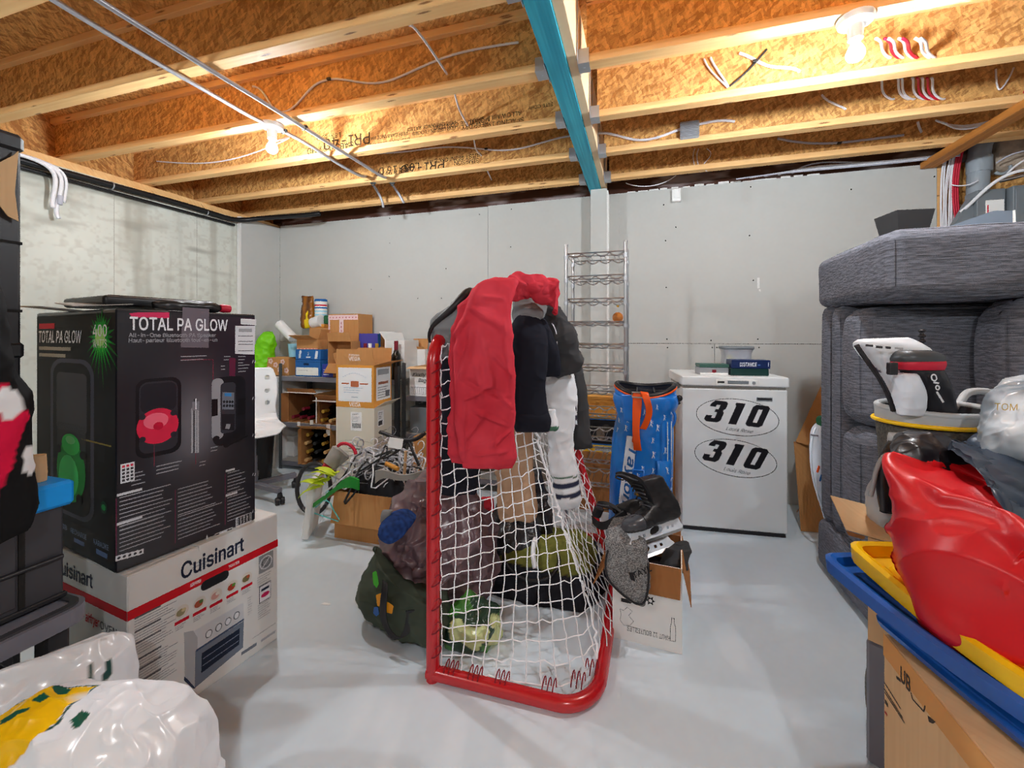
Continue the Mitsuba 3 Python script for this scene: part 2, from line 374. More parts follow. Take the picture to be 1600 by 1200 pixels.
def f_lumber(p, n, uv):
    u, v = p.x + p.y * 0.9, p.z + p.y
    g = noise(u * 3, v * 90, p.y * 30); k = noise(u * 5, v * 12, 1.0)
    c = mix(L3((222, 168, 106)), L3((243, 202, 142)), g * 0.6 + k * 0.4)
    kn = voronoi(u * 2.3, v * 14)
    return mix(c, mi.Color3f(L3((120, 66, 28))), (1 - smoothstep(0.03, 0.09, kn[0])) * 0.8)
mat('lumber', mikit.proc(f_lumber), 0.65, spec=0.3)
def f_teal(p, n, uv):
    g = noise(p.x * 130, p.y * 3, p.z * 130); h = noise(p.x * 45, p.y * 1.2, p.z * 45)
    return mix(L3((8, 120, 152)), L3((64, 186, 206)), g * 0.5 + h * 0.5)
mat('teal', mikit.proc(f_teal), 0.55)
mat('pack', (240, 212, 172), 0.7)
mat('plate_wood', mikit.proc(lambda p, n, uv: mix(L3((156, 94, 36)), L3((196, 130, 60)), noise(p.y * 3, p.z * 80, p.x * 80))), 0.6)
mat('galv', (176, 180, 186), 0.38, metallic=0.7)
mat('chrome', (200, 203, 208), 0.18, metallic=0.95)
mat('emt', (190, 192, 200), 0.35, metallic=0.55)
mat('wire_white', (226, 226, 230), 0.5)
mat('wire_grey', (176, 178, 190), 0.5)
mat('wire_red', (196, 30, 56), 0.5)
mat('wire_black', (34, 36, 38), 0.5)
mat('poly', mikit.proc(lambda p, n, uv: mix(L3((74, 48, 40)), L3((150, 138, 138)), smoothstep(0.45, 0.75, fbm(p.x * 5, p.z * 14, 0.0, 3)))), 0.3)
mat('pvc', (150, 160, 168), 0.4)
mat('panel_grey', (112, 120, 126), 0.5)
mat('paper', (236, 236, 234), 0.7)
mat('batt', mikit.proc(lambda p, n, uv: mix(L3((150, 132, 116)), L3((206, 190, 172)), fbm(p.x * 30, p.z * 30, p.y * 30, 3))), 0.95, spec=0.05)
mat('pipe_black', (22, 24, 27), 0.35)
mat('porcelain', (240, 240, 238), 0.25)

# ------------------------------------------------------------------ the room
XL, XR, YB, YF = -3.72, 2.7, 3.6, -2.6
JZ, SUB = 2.44, 2.742
FL = thing('floor', None, None, kind='structure'); labels[FL] = {'kind': 'structure', 'label': 'smooth grey painted concrete floor'}
scene.update({FL: mikit.ply(bx(-3.95, XR, YF, 3.9, -0.1, 0.0), 'm_floor')})
wl = put('wall_left', bx(-3.95, XL, YF, 3.9, 0, 2.385), 'm_concrete', kind='structure', label='poured concrete wall with form lines and stains')
put('sill_plate', bx(-3.87, -3.73, YF, 3.75, 2.385, JZ), 'm_lumber', wl)
put('rim_board', bx(-3.91, -3.875, YF, 3.75, JZ, SUB), 'm_osb', wl)
put('drywall_sheet', bx(-3.715, -3.68, 3.14, 3.6, 0, 2.40), 'm_drywall', wl, label='narrow grey drywall strip')
put('sheet_edge', bx(-3.716, -3.678, 3.126, 3.1395, 0, 2.40), 'm_drywall_edge', wl)
put('wall_right', bx(XR, XR + 0.1, YF, 3.9, 0, SUB), 'm_drywall', kind='structure', label='plain drywall at the right')
put('wall_front', bx(-3.95, XR, YF - 0.1, YF, 0, SUB), 'm_drywall', kind='structure', label='plain drywall behind the viewer')

SEAM = 1.19
wb = put('wall_back', bx(-3.95, XR, 3.70, 3.9, 0, SUB), 'm_poly', kind='structure', label='back wall with grey drywall sheets below dark plastic sheeting')
g = 0.0015
def sheet_on(x0, x1, z0, z1): put('drywall_sheet', bx(x0 + g, x1 - g, YB, YB + 0.0127, z0 + g, z1 - g), 'm_drywall', wb)
for x0, x1, z0, z1 in ((-3.68, -1.32, SEAM, 2.425), (-1.32, 1.94, SEAM, 2.43), (-3.68, -2.2, 0, SEAM), (-2.2, 0.554, 0, SEAM), (0.554, 1.94, 0, SEAM)): sheet_on(x0, x1, z0, z1)
put('backing', bx(-3.70, 1.935, YB + 0.013, 3.70, 0, 2.42), 'm_dark', wb)
# boxed post under the beam
put('post_cover', bx(-0.385, -0.255, 3.47, YB, 0, 2.44, 0.002), 'm_drywall', wb, label='boxed drywall post under the teal beam')
put('post_corner', bx(-0.2549, -0.245, 3.47, YB, 0, 2.42), 'm_drywall_edge', wb)
put('post_side', bx(-0.43, -0.3855, 3.56, YB, 0, 2.40), 'm_drywall', wb)
put('post_side', bx(-0.2449, -0.165, 3.587, YB, 0, 2.41), 'm_drywall', wb)
# screws in the drywall
scr = []
for px, py in ((653, 466), (706, 271), (749, 335), (609, 341), (697, 420), (609, 380), (799, 327), (798, 386), (608, 432), (425, 374), (1041, 449), (1177, 438), (1037, 320), (1040, 376), (1173, 292), (1330, 296), (1460, 276), (1171, 368), (1042, 530), (1043, 543), (1111, 532), (1113, 543), (1120, 543), (1184, 530), (1186, 543), (1056, 355), (930, 300), (580, 452), (690, 466), (700, 480)):
    if px < 900 and py < 330 and py < 350 - 0.1 * (px - 440): continue
    q = at(px, py, y=YB - 0.0002); scr.append(mv(trimesh.creation.cylinder(0.0055, 0.002, sections=8), q, rx=90))
put('screw', scr, 'm_dark', wb, kind='stuff')
# scuffs of white filler
sp = at(1185, 440, y=YB - 0.0005)
put('filler_mark', [bx(sp[0] - 0.008, sp[0] + 0.008, sp[1] - 0.0006, sp[1], sp[2] - 0.05, sp[2] + 0.03), bx(sp[0] + 0.003, sp[0] + 0.016, sp[1] - 0.0006, sp[1], sp[2] - 0.075, sp[2] - 0.058)], 'm_drywall_edge', wb)
# rim over the back wall: torn poly sheet hanging in front of the rim, and its bright torn lower edge
G = gridof([[(-3.66, 3.66, 2.74), (-2, 3.66, 2.74), (-0.4, 3.66, 2.74), (1, 3.66, 2.74), (2.3, 3.66, 2.74)], [(-3.66, 3.61, 2.42), (-2, 3.61, 2.42), (-0.4, 3.61, 2.42), (1, 3.61, 2.42), (2.3, 3.61, 2.42)]], 14, 160)
put('vapour_sheet', surf(wrinkle(G, 0.012, 6, 3), 0.002), 'm_poly', wb, smooth=True, label='crumpled plastic sheeting')
tr = [bx(x, x + 0.05 + 0.04 * random.random(), 3.594, 3.599, 2.425, 2.432 + 0.012 * random.random()) for x in np.arange(-0.1, 1.2, 0.085)]
put('torn_edge', tr, 'm_drywall_edge', wb, kind='stuff')
# exposed framing to the right of the drywall
put('stud', bx(1.945, 1.985, 3.61, 3.70, 0, 2.44), 'm_lumber', wb)
put('osb_panel', bx(1.99, XR, 3.672, 3.695, 0, 2.5), 'm_osb', wb)

# ------------------------------------------------------------------ ceiling: subfloor and joists
ce = put('ceiling', bx(-3.95, XR, YF, 3.9, SUB, SUB + 0.02), 'm_osb', kind='structure', label='bare subfloor carried by wooden I-joists')
JY = [3.31 - 0.476 * i for i in range(13)]
J0, J1 = -3.87, 2.62
jn = []
for i, y in enumerate(JY):
    for (a, b) in ((J0, -0.415), (-0.225, J1)):
        j = numbered(ce + '__joist'); labels[j] = {'label': 'wooden I-joist with chipboard web'}
        put('bottom_flange', bx(a, b, y - 0.031, y + 0.031, JZ, JZ + 0.038, 0.003), 'm_lumber', j)
        put('top_flange', bx(a, b, y - 0.031, y + 0.031, SUB - 0.038, SUB, 0.003), 'm_lumber', j)
        put('web', bx(a, b, y - 0.005, y + 0.005, JZ + 0.036, SUB - 0.036), 'm_osb', j)
# wall plate at the right
put('header_plate', bx(1.84, 1.925, YF, 3.59, 2.395, JZ - 0.001, 0.003), 'm_plate_wood', ce, label='brown plank across the joist ends')

bm = thing('ceiling_beam', 'teal stained laminated wood beam carrying the joists', 'beam')
put('laminated_timber', bx(-0.40, -0.305, YF, 3.595, 2.441, SUB - 0.002, 0.002), 'm_teal', bm)
put('packing_board', bx(-0.3045, -0.262, YF, 3.595, 2.452, SUB - 0.002, 0.002), 'm_pack', bm, label='pale packing board beside the teal timber')
for y in JY[:9]:
    for sx in (-1, 1):
        x0, x1 = (-0.452, -0.402) if sx < 0 else (-0.2615, -0.2115)
        e = -0.4035 if sx < 0 else -0.260
        ms = [bx(x0, x1, y - 0.036, y + 0.036, JZ - 0.004, JZ - 0.0015), bx(x0, x1, y - 0.036, y - 0.0335, JZ - 0.0015, 2.50), bx(x0, x1, y + 0.0335, y + 0.036, JZ - 0.0015, 2.50)]
        ms += [bx(min(e, e + sx * .002), max(e, e + sx * .002), y + s * 0.053 - 0.017, y + s * 0.053 + 0.017, JZ - 0.002, 2.70) for s in (-1, 1)]
        ms += [mv(trimesh.creation.cylinder(0.005, 0.003, sections=8), ((x0 + x1) / 2, y, JZ - 0.0055))]
        put('joist_hanger', ms, 'm_galv', bm)

# stamped lettering on the webs (it stands upside down)
def stamp(text, px, py, yj, h, w=None):
    q = at(px, py, y=yj - 0.0055)
    P = Print(q, (-1, 0, 0), (0, 0, -1)); P.text(text, 0, 0, h, (58, 40, 24), 0, w=w); return P
for a in (('PRI-40', 578, 206, JY[2], 0.075), ('L85-16 D', 532, 207, JY[2], 0.03), ('ABS 0.99 HG', 545, 222, JY[2], 0.04), ('PERFORMANCE RATED I-JOIST', 637, 205, JY[2], 0.022), ('INSTALL PER DETAIL SHEET', 640, 215, JY[2], 0.022),
          ('PRI-40', 694, 250, JY[1], 0.075), ('L85-16 D', 655, 254, JY[1], 0.055), ('ABS 0.99 HG', 640, 262, JY[1], 0.035), ('JOIST REINFORCE AT', 752, 239, JY[1], 0.03), ('SIMPSON', 748, 247, JY[1], 0.03),
          ('PERFORMANCE RATED', 712, 188, JY[2], 0.022), ('FOR USE IN FLOORS', 712, 196, JY[2], 0.022), ('MOISTURE CONTENT', 765, 183, JY[2], 0.026), ('KEEP DRY', 762, 190, JY[2], 0.026), ('ALLOWABLE SPAN', 815, 173, JY[2], 0.026), ('SPACING 19.2', 818, 183, JY[2], 0.026), ('SITE COPY', 864, 160, JY[2], 0.02)):
    stamp(*a).put(f'{ce}__joist' + ('' if JY.index(a[3]) == 0 else f'_{JY.index(a[3]) * 2:03d}'), 'stamp')

# ------------------------------------------------------------------ lamps
mat('bulb_off', (250, 250, 245), 0.3)
def lamp(x, y, label):
    t = thing('ceiling_lamp', label, 'lamp', None)
    put('lampholder', lathe([(0, 0), (0.058, 0), (0.06, -0.008), (0.055, -0.022), (0.036, -0.03), (0.026, -0.034), (0.024, -0.082), (0, -0.082)][::-1], 28, (x, y, JZ - 0.001)), 'm_porcelain', t, smooth=40)
    m = lathe([(0.0005, -0.0), (0.012, 0.001), (0.024, 0.009), (0.030, 0.022), (0.030, 0.034), (0.024, 0.05), (0.016, 0.064), (0.0135, 0.078)], 20, (x, y, JZ - 0.165))
    k = put('bulb', m, 'm_bulb_off', t, smooth=True)
    scene[k]['emitter'] = {'type': 'area', 'radiance': {'type': 'rgb', 'value': LAMP}}
for x, y, l in ((-1.98, 1.882, 'lit bare bulb in a white holder under the joists at the left'), (0.77, 1.882, 'lit bare bulb in a white holder under the joists at the right'),
                (-1.98, -0.974, 'lit bare bulb behind the viewer at the left'), (0.77, -0.974, 'lit bare bulb behind the viewer at the right')):
    lamp(x, y, l)
# ------------------------------------------------------------------ left: two printed cartons
G0 = np.array([-1.494, 0.891, 0.0])
cu = Carton('oven_carton', 'white toaster oven carton with a red stripe standing on the floor at the left', G0, (0.0585, 0.497), 0.504, 0.46, 0.517, 'm_card_white')
NAVY = (28, 36, 58)
def stripe(P, w):
    P.rect(0, 0.380, w, 0.410, (206, 22, 36), 1)
P = cu.face('f'); stripe(P, cu.w)
c3 = lambda x, y: (x / 3, 740 + y / 3)
P.write('Cuisinart', c3(848, 497), c3(1142, 378), 0.052, NAVY, bold=True)
P.write('AIRFRYER', c3(890, 533), c3(942, 508), 0.011, (250, 250, 250), l=3, bold=True); P.write('TOASTER', c3(1070, 444), c3(1120, 418), 0.010, (250, 250, 250), l=3, bold=True)
P.lines(*P.px(*c3(900, 425)), 0.24, 2, 0.012, 0.004, (178, 178, 182), 1, 3)
hx, hy = P.px(*c3(1008, 500)); P.poly(sbox(hx - 0.032, hy - 0.001, hx + 0.032, hy + 0.001).buffer(0.016), (26, 28, 34), 2)
for i, (x, y) in enumerate(((852, 645), (935, 605), (1012, 568), (1088, 527), (1156, 488))):
    X, Y = P.px(*c3(x, y)); P.ell(X, Y, 0.021, 0.021, (222, 214, 204), 1)
    P.ell(X - 0.003, Y - 0.002, 0.014, 0.012, [(150, 140, 108), (172, 84, 60), (214, 160, 150), (176, 60, 44), (120, 110, 74)][i], 2); P.ell(X + 0.005, Y + 0.003, 0.007, 0.006, [(206, 190, 150), (84, 110, 60), (236, 224, 210), (90, 140, 60), (180, 90, 60)][i], 3)
    P.rect(X - 0.022, Y - 0.037, X + 0.022, Y - 0.026, (200, 24, 44), 2); P.lines(X - 0.02, Y - 0.042, 0.036, 3, 0.006, 0.002, (150, 150, 154), 1, i)
for i, (x, y) in enumerate(((630, 665), (630, 730), (632, 785), (632, 865), (632, 915), (632, 975))):
    X, Y = P.px(*c3(x, y + 20)); P.rect(X, Y, X + 0.07, Y + 0.006, (92, 92, 98), 1); P.lines(X, Y - 0.006, 0.12, 4, 0.0085, 0.0022, (150, 150, 154), 1, 9 + i)
# the printed oven
P.quad([c3(*q) for q in ((862, 745), (905, 735), (930, 760), (915, 1006), (866, 958))], (176, 178, 182), 1)
P.quad([c3(*q) for q in ((905, 738), (1140, 604), (1142, 690), (925, 822), (925, 765))], (206, 208, 212), 2)
P.quad([c3(*q) for q in ((915, 832), (1142, 690), (1138, 815), (912, 1005))], (112, 122, 138), 2)
P.quad([c3(*q) for q in ((945, 842), (1122, 725), (1120, 800), (942, 935))], (26, 36, 58), 3)
P.seg(c3(918, 830), c3(1142, 682), 0.007, (64, 80, 108), 4); P.seg(c3(950, 868), c3(1118, 752), 0.003, (120, 130, 150), 4); P.seg(c3(948, 900), c3(1118, 782), 0.003, (120, 130, 150), 4)
for x, y in ((978, 750), (1024, 720), (1068, 692), (1108, 664)):
    X, Y = P.px(*c3(x, y)); P.ell(X, Y, 0.012, 0.014, (96, 100, 108), 3); P.ell(X, Y, 0.009, 0.011, (226, 228, 232), 4)
P.quad([c3(*q) for q in ((862, 950), (880, 965), (915, 1006), (905, 1008), (862, 970))], (40, 50, 74), 3)
X, Y = P.px(*c3(1246, 415)); P.rect(X - 0.03, Y - 0.035, X + 0.032, Y + 0.035, (142, 146, 150), 1); P.ring(X, Y, 0.027, 0.026, 0.004, (220, 222, 226), 2); P.ring(X, Y, 0.017, 0.016, 0.003, (70, 74, 80), 2); P.line((X - .02, Y - .02), (X + .02, Y + .02), .003, (230, 230, 232), 3)
X, Y = P.px(*c3(1242, 555)); P.rect(X - 0.025, Y - 0.034, X + 0.025, Y + 0.034, NAVY, 1); P.rect(X - 0.023, Y - 0.031, X + 0.023, Y + 0.031, (240, 236, 240), 2); P.ell(X, Y - 0.008, 0.018, 0.009, (206, 40, 96), 3); P.rect(X - 0.017, Y + 0.010, X + 0.017, Y + 0.020, NAVY, 3)
P.lines(*P.px(*c3(1205, 490)), 0.06, 5, 0.009, 0.002, (150, 150, 154), 1, 41); P.lines(*P.px(*c3(1208, 620)), 0.055, 7, 0.009, 0.002, (150, 150, 154), 1, 42)
P.lines(*P.px(*c3(1160, 585)), 0.02, 8, 0.009, 0.002, (170, 170, 174), 1, 43)
P.seg(c3(1130, 845), c3(1202, 798), 0.012, (120, 126, 138), 2); P.seg(c3(1222, 785), c3(1290, 738), 0.010, (176, 178, 184), 2); P.seg(c3(1180, 775), c3(1290, 700), 0.002, (150, 150, 154), 1)
P.put(cu.k, 'front_print')
P = cu.face('l'); stripe(P, cu.d)
P.text('airfryer', 0.215, 0.318, 0.030, (206, 26, 40), 2, bold=True, shear=0.2, w=0.085); P.text('OVEN', 0.305, 0.318, 0.024, (60, 60, 66), 2, w=0.098); P.text('Cuisinart', 0.01, 0.435, 0.045, NAVY, 2, bold=True, w=0.25)
P.put(cu.k, 'side_print')
put('tape', xf(cat_([bx(-0.0008, cu.w * 0.5, 0.02, 0.10, cu.h + 0.0002, cu.h + 0.0012)]), cu.R), 'm_paper', cu.k)
put('torn_flap', xf(cat_([bx(0.20, 0.42, -0.004, 0.05, cu.h + 0.0013, cu.h + 0.004), bx(0.20, 0.42, -0.005, -0.002, cu.h - 0.014, cu.h + 0.003)]), cu.R), 'm_card_white', cu.k)

mat('gloss_black', (26, 26, 32), 0.28)
B0 = at(181, 897, z=0.5225); bw, uB = 0.43, (0.17, 0.985)
pa = Carton('speaker_carton', 'tall black speaker carton resting on the white toaster oven carton', B0, uB, bw, 0.62, 0.812, 'm_gloss_black')
k2 = lambda x, y: (x / 2.609, 440 + y / 2.609)
PUR = (92, 30, 60); WH = (236, 236, 240); GR = (150, 150, 156)
P = pa.face('f')
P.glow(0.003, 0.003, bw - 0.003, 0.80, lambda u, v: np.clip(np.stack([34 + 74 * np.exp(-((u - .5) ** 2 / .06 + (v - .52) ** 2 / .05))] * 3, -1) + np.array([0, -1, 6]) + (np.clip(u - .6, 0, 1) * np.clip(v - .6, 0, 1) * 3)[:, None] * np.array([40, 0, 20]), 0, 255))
P.quad([k2(*q) for q in ((525, 130), (560, 125), (690, 125), (690, 150), (540, 146))], (214, 40, 92), 1)
P.write('TOTAL PA GLOW', k2(527, 196), k2(926, 221), 0.040, WH, l=4, bold=True)
P.write('All-in-One Bluetooth PA Speaker', k2(523, 226), k2(878, 243), 0.0125, GR, l=4, bold=True); P.write('Haut-parleur Bluetooth tout-en-un', k2(523, 248), k2(884, 260), 0.0125, GR, l=4, bold=True)
P.quad([k2(*q) for q in ((744, 104), (852, 112), (850, 270), (736, 268))], (104, 98, 108), 2)                                   # clear tape
P.quad([k2(*q) for q in ((980, 150), (1044, 154), (1044, 178), (980, 174))], (224, 224, 226), 2); P.quad([k2(*q) for q in ((958, 180), (1040, 180), (1036, 298), (957, 294))], (222, 222, 226), 3)
P.quad([k2(*q) for q in ((972, 192), (1026, 192), (1026, 206), (972, 205))], (168, 168, 172), 4)
for yy in (222, 244, 256, 282): P.seg(k2(970, yy), k2(1030, yy), 0.004, (140, 140, 146), 4)
# speaker with the red glow, tripod, rear view
rr = lambda a, b, r: (lambda p, q: sbox(min(p[0], q[0]) + r, min(p[1], q[1]) + r, max(p[0], q[0]) - r, max(p[1], q[1]) - r).buffer(r, 6))(P.px(*k2(*a)), P.px(*k2(*b)))
P.poly(rr((552, 400), (738, 690), 0.03), (22, 22, 28), 1); P.poly(rr((566, 412), (724, 676), 0.026), (46, 46, 54), 2); P.poly(rr((572, 420), (718, 520), 0.02), (34, 34, 42), 3)
X, Y = P.px(*k2(644, 588)); P.ell(X, Y, 0.058, 0.058, (214, 40, 72), 4); P.ell(X - .006, Y + .018, 0.034, 0.026, (240, 104, 126), 5); P.ell(X, Y, 0.014, 0.013, (196, 24, 56), 6)
for a in (40, 140, 220, 320): P.ell(X + 0.056 * math.cos(math.radians(a)), Y + 0.056 * math.sin(math.radians(a)), 0.009, 0.009, (44, 40, 50), 6)
for x in (782, 797, 806): P.seg(k2(x, 515), k2(x, 698), 0.006, (160, 160, 166), 3)
P.seg(k2(795, 478), k2(795, 698), 0.009, (60, 60, 66), 2); P.quad([k2(*q) for q in ((782, 490), (812, 488), (810, 525), (782, 525))], (126, 126, 134), 4); P.seg(k2(797, 476), k2(797, 520), 0.004, (220, 220, 226), 5)
P.poly(rr((868, 392), (1000, 648), 0.03), (26, 26, 32), 1); P.poly(rr((868, 396), (905, 640), 0.018), (150, 150, 156), 2); P.poly(rr((898, 414), (960, 610), 0.014), (52, 52, 60), 3)
P.quad([k2(*q) for q in ((905, 450), (954, 452), (952, 522), (904, 520))], (112, 116, 128), 4); P.quad([k2(*q) for q in ((914, 454), (942, 455), (942, 468), (914, 467))], (64, 130, 190), 5)
for x, y in ((912, 490), (924, 490), (936, 490), (946, 490), (912, 506), (924, 506), (936, 506), (946, 506)): P.ell(*P.px(*k2(x, y)), 0.004, 0.005, (30, 32, 38), 5)
P.quad([k2(*q) for q in ((902, 540), (956, 540), (954, 606), (904, 604))], (30, 30, 36), 4); P.quad([k2(*q) for q in ((862, 480), (886, 478), (886, 545), (862, 550))], (20, 20, 24), 4); P.quad([k2(*q) for q in ((970, 478), (1000, 474), (998, 540), (970, 544))], (20, 20, 24), 4)
P.seg(k2(925, 600), k2(930, 580), 0.016, (140, 140, 146), 5); P.seg(k2(915, 675), k2(1010, 628), 0.005, (20, 20, 24), 2); P.ell(*P.px(*k2(922, 668)), 0.010, 0.008, (26, 26, 30), 3)
for x, y in ((880, 640), (962, 630)): P.ell(*P.px(*k2(x, y)), 0.012, 0.010, (24, 24, 28), 3)
P.quad([k2(*q) for q in ((934, 310), (960, 312), (958, 385), (934, 385))], (96, 36, 62), 1)
for a, b in (((868, 318), (868, 400)), ((628, 660), (628, 752)), ((797, 700), (797, 745)), ((742, 318), (868, 318))): P.seg(k2(*a), k2(*b), 0.0015, (140, 50, 72), 2)
for x, y, w, n in ((736, 304, 118, 2), (912, 304, 26, 2), (900, 343, 26, 2), (970, 304, 30, 3), (970, 340, 46, 3), (636, 752, 132, 3), (812, 735, 30, 2), (858, 676, 30, 2), (534, 782, 58, 4)):
    a, b = P.px(*k2(x, y)), P.px(*k2(x + w, y)); P.lines(a[0], a[1], b[0] - a[0], n, 0.012, 0.0035, GR, 2, x)
for (x, y), w, n, hd in (((486, 880), 220, 9, 1), ((486, 998), 220, 7, 1), ((724, 845), 165, 8, 0), ((724, 958), 190, 7, 0), ((926, 780), 75, 7, 1), ((926, 880), 100, 8, 1)):
    a, b = P.px(*k2(x, y)), P.px(*k2(x + w, y - w * .14))
    if hd: P.rect(a[0] - 0.006, a[1] + 0.004, a[0] + (b[0] - a[0]) * 0.4, a[1] + 0.012, (206, 206, 210), 2)
    P.lines(a[0], a[1], b[0] - a[0], n, 0.0125, 0.0035, GR, 2, x + y); P.rect(a[0] - 0.009, a[1] - n * 0.0125, a[0] - 0.006, a[1], PUR, 2)
X, Y = P.px(*k2(490, 825)); P.rect(X, Y, X + 0.035, Y + 0.06, (222, 222, 226), 2)
for i in range(3):
    for j in range(5): P.rect(X + 0.004 + i * 0.0105, Y + 0.005 + j * 0.0108, X + 0.011 + i * 0.0105, Y + 0.012 + j * 0.0108, (60, 60, 66) if j < 4 else (206, 60, 80), 3)
for i in range(5): X, Y = P.px(*k2(484 + i * 22, 1126 - i * 6)); P.rect(X - .008, Y - .008, X + .008, Y + .008, (230, 230, 234), 2); P.ell(X, Y, .004, .004, (30, 30, 36), 3)
X, Y = P.px(*k2(960, 1006)); P.rect(X, Y, X + 0.06, Y + 0.04, (226, 226, 230), 2)
for i in range(14): P.rect(X + 0.003 + i * 0.004, Y + 0.008, X + 0.0045 + i * 0.004 + 0.0012 * (i % 3), Y + 0.037, (20, 20, 24), 3)
a, b = P.px(*k2(875, 1045)), P.px(*k2(948, 1000)); P.rect(a[0], a[1], b[0], b[1], (214, 214, 218), 2); P.rect(a[0] + .003, a[1] + .003, b[0] - .003, b[1] - .003, (40, 40, 46), 3); P.rect(a[0] + .015, a[1] + .012, b[0] - .02, b[1] - .012, (220, 220, 224), 4)
P.poly([P.px(*k2(836, 1058)), P.px(*k2(850, 1052)), P.px(*k2(843, 1030))], WH, 2)
for y in (320, 470, 620, 780, 930):
    for s_ in (0, 9): P.seg(k2(1028 + s_, y + 12), k2(1022 + s_ + 10, y), 0.003, (190, 190, 196), 3)
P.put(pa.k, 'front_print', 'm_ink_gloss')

P = pa.face('l'); D = pa.d
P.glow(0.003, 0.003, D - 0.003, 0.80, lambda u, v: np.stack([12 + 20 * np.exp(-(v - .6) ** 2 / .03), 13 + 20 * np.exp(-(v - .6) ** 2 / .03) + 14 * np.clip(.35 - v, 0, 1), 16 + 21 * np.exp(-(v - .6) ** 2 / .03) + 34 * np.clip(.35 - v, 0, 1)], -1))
def burst(P, cx, cy, r0, r1, c, l, n=26, seed=1, low=1.0):
    g = np.random.default_rng(seed); pts = []
    for i in range(n * 2):
        a = i * math.pi / n; R = r0 if i % 2 else r1 * (0.62 + 0.38 * g.random()); R *= 1 + (low - 1) * max(0, -math.sin(a)) * (i % 2 == 0)
        pts.append((cx + R * math.cos(a), cy + R * math.sin(a)))
    P.poly(Polygon(pts).buffer(0), c, l)
cx, cy = D - 0.10, 0.725
burst(P, cx, cy, 0.055, 0.10, (8, 110, 34), 1, seed=1, low=1.9); burst(P, cx, cy, 0.045, 0.074, (24, 176, 52), 2, seed=2, low=1.7); burst(P, cx, cy, 0.03, 0.055, (96, 220, 70), 3, seed=3, low=1.3); P.ell(cx, cy, 0.034, 0.03, (190, 240, 130), 4)
P.text('400', cx, cy + 0.002, 0.036, (250, 252, 244), 6, bold=True, centre=True, w=0.098); P.text('WATTS', cx, cy - 0.034, 0.026, (236, 246, 222), 6, bold=True, centre=True, w=0.096)
a = (0.025, 0.705); P.text('TOTAL PA GLOW', a[0], a[1], 0.040, WH, 3, bold=True, shear=0.15, w=0.36)
P.rect(a[0], a[1] + 0.048, a[0] + 0.14, a[1] + 0.068, (196, 30, 50), 2); P.lines(a[0], a[1] - 0.016, 0.28, 2, 0.024, 0.012, (170, 164, 150), 2, 4)
n0 = len(P.V)
sp_ = lambda i: sbox(0.075 + i, 0.115 + i, 0.275 - i, 0.650 - i)
P.poly(sp_(0.055).buffer(0.055), (74, 76, 90), 1); P.poly(sp_(0.062).buffer(0.048), (20, 21, 25), 2); P.poly(sbox(0.125, 0.42, 0.228, 0.585).buffer(0.018), (70, 71, 76), 3); P.poly(sbox(0.12, 0.30, 0.232, 0.42).buffer(0.01), (52, 53, 57), 3)
P.poly(affinity.scale(Point(0.175, 0.27).buffer(1, 16), 0.066, 0.105), (24, 150, 60), 4); P.poly(affinity.scale(Point(0.165, 0.25).buffer(1, 16), 0.046, 0.072), (70, 216, 110), 5); P.ell(0.175, 0.36, 0.042, 0.036, (50, 196, 84), 5); P.ell(0.175, 0.375, 0.022, 0.014, (120, 214, 130), 6)
P.ell(0.232, 0.335, 0.014, 0.014, (20, 21, 25), 7); P.ell(0.118, 0.335, 0.014, 0.014, (20, 21, 25), 7); P.ell(0.215, 0.185, 0.013, 0.018, (20, 21, 25), 7)
P.ell(0.315, 0.19, 0.013, 0.020, (12, 66, 44), 2); P.ell(0.315, 0.19, 0.008, 0.010, (30, 160, 80), 3); P.rect(0.29, 0.33, 0.318, 0.50, (30, 31, 36), 1); P.rect(0.22, 0.385, 0.345, 0.390, (150, 130, 60), 3)
P.rect(0.003, 0.02, 0.357, 0.10, (8, 10, 18), 2); P.text('USB', 0.115, 0.062, 0.016, (120, 140, 170), 3, bold=True); P.text('RECHARGE', 0.175, 0.062, 0.016, (120, 140, 170), 3, bold=True, w=0.07); P.text('KARAOKE', 0.275, 0.062, 0.016, (120, 140, 170), 3, bold=True, w=0.06); P.rect(0.19, 0.036, 0.235, 0.05, (90, 120, 170), 3); P.rect(0.285, 0.034, 0.33, 0.05, (90, 120, 170), 3)
for q_ in P.V[n0:]: q_[:, 0] *= D / 0.36
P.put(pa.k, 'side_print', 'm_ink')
T_ = pa.h
pa.part('packing_tape', [bx(0.14, 0.22, -0.0006, 0.30, T_, T_ + 0.0008)], 'm_card_white')
pa.part('torn_flap', cat_([xf(extr(Polygon([(0, 0), (0.15, 0), (0.14, 0.20), (0.03, 0.235)]), 0.003), M4((-0.055, 0.13, T_ + 0.006), rx=4, ry=-6)), xf(extr(Polygon([(0, 0), (0.12, 0.01), (0.10, 0.18), (0.0, 0.2)]), 0.003), M4((-0.10, 0.20, T_ + 0.004), rx=2, ry=5))]), 'm_card_grey', label='grey torn flap')
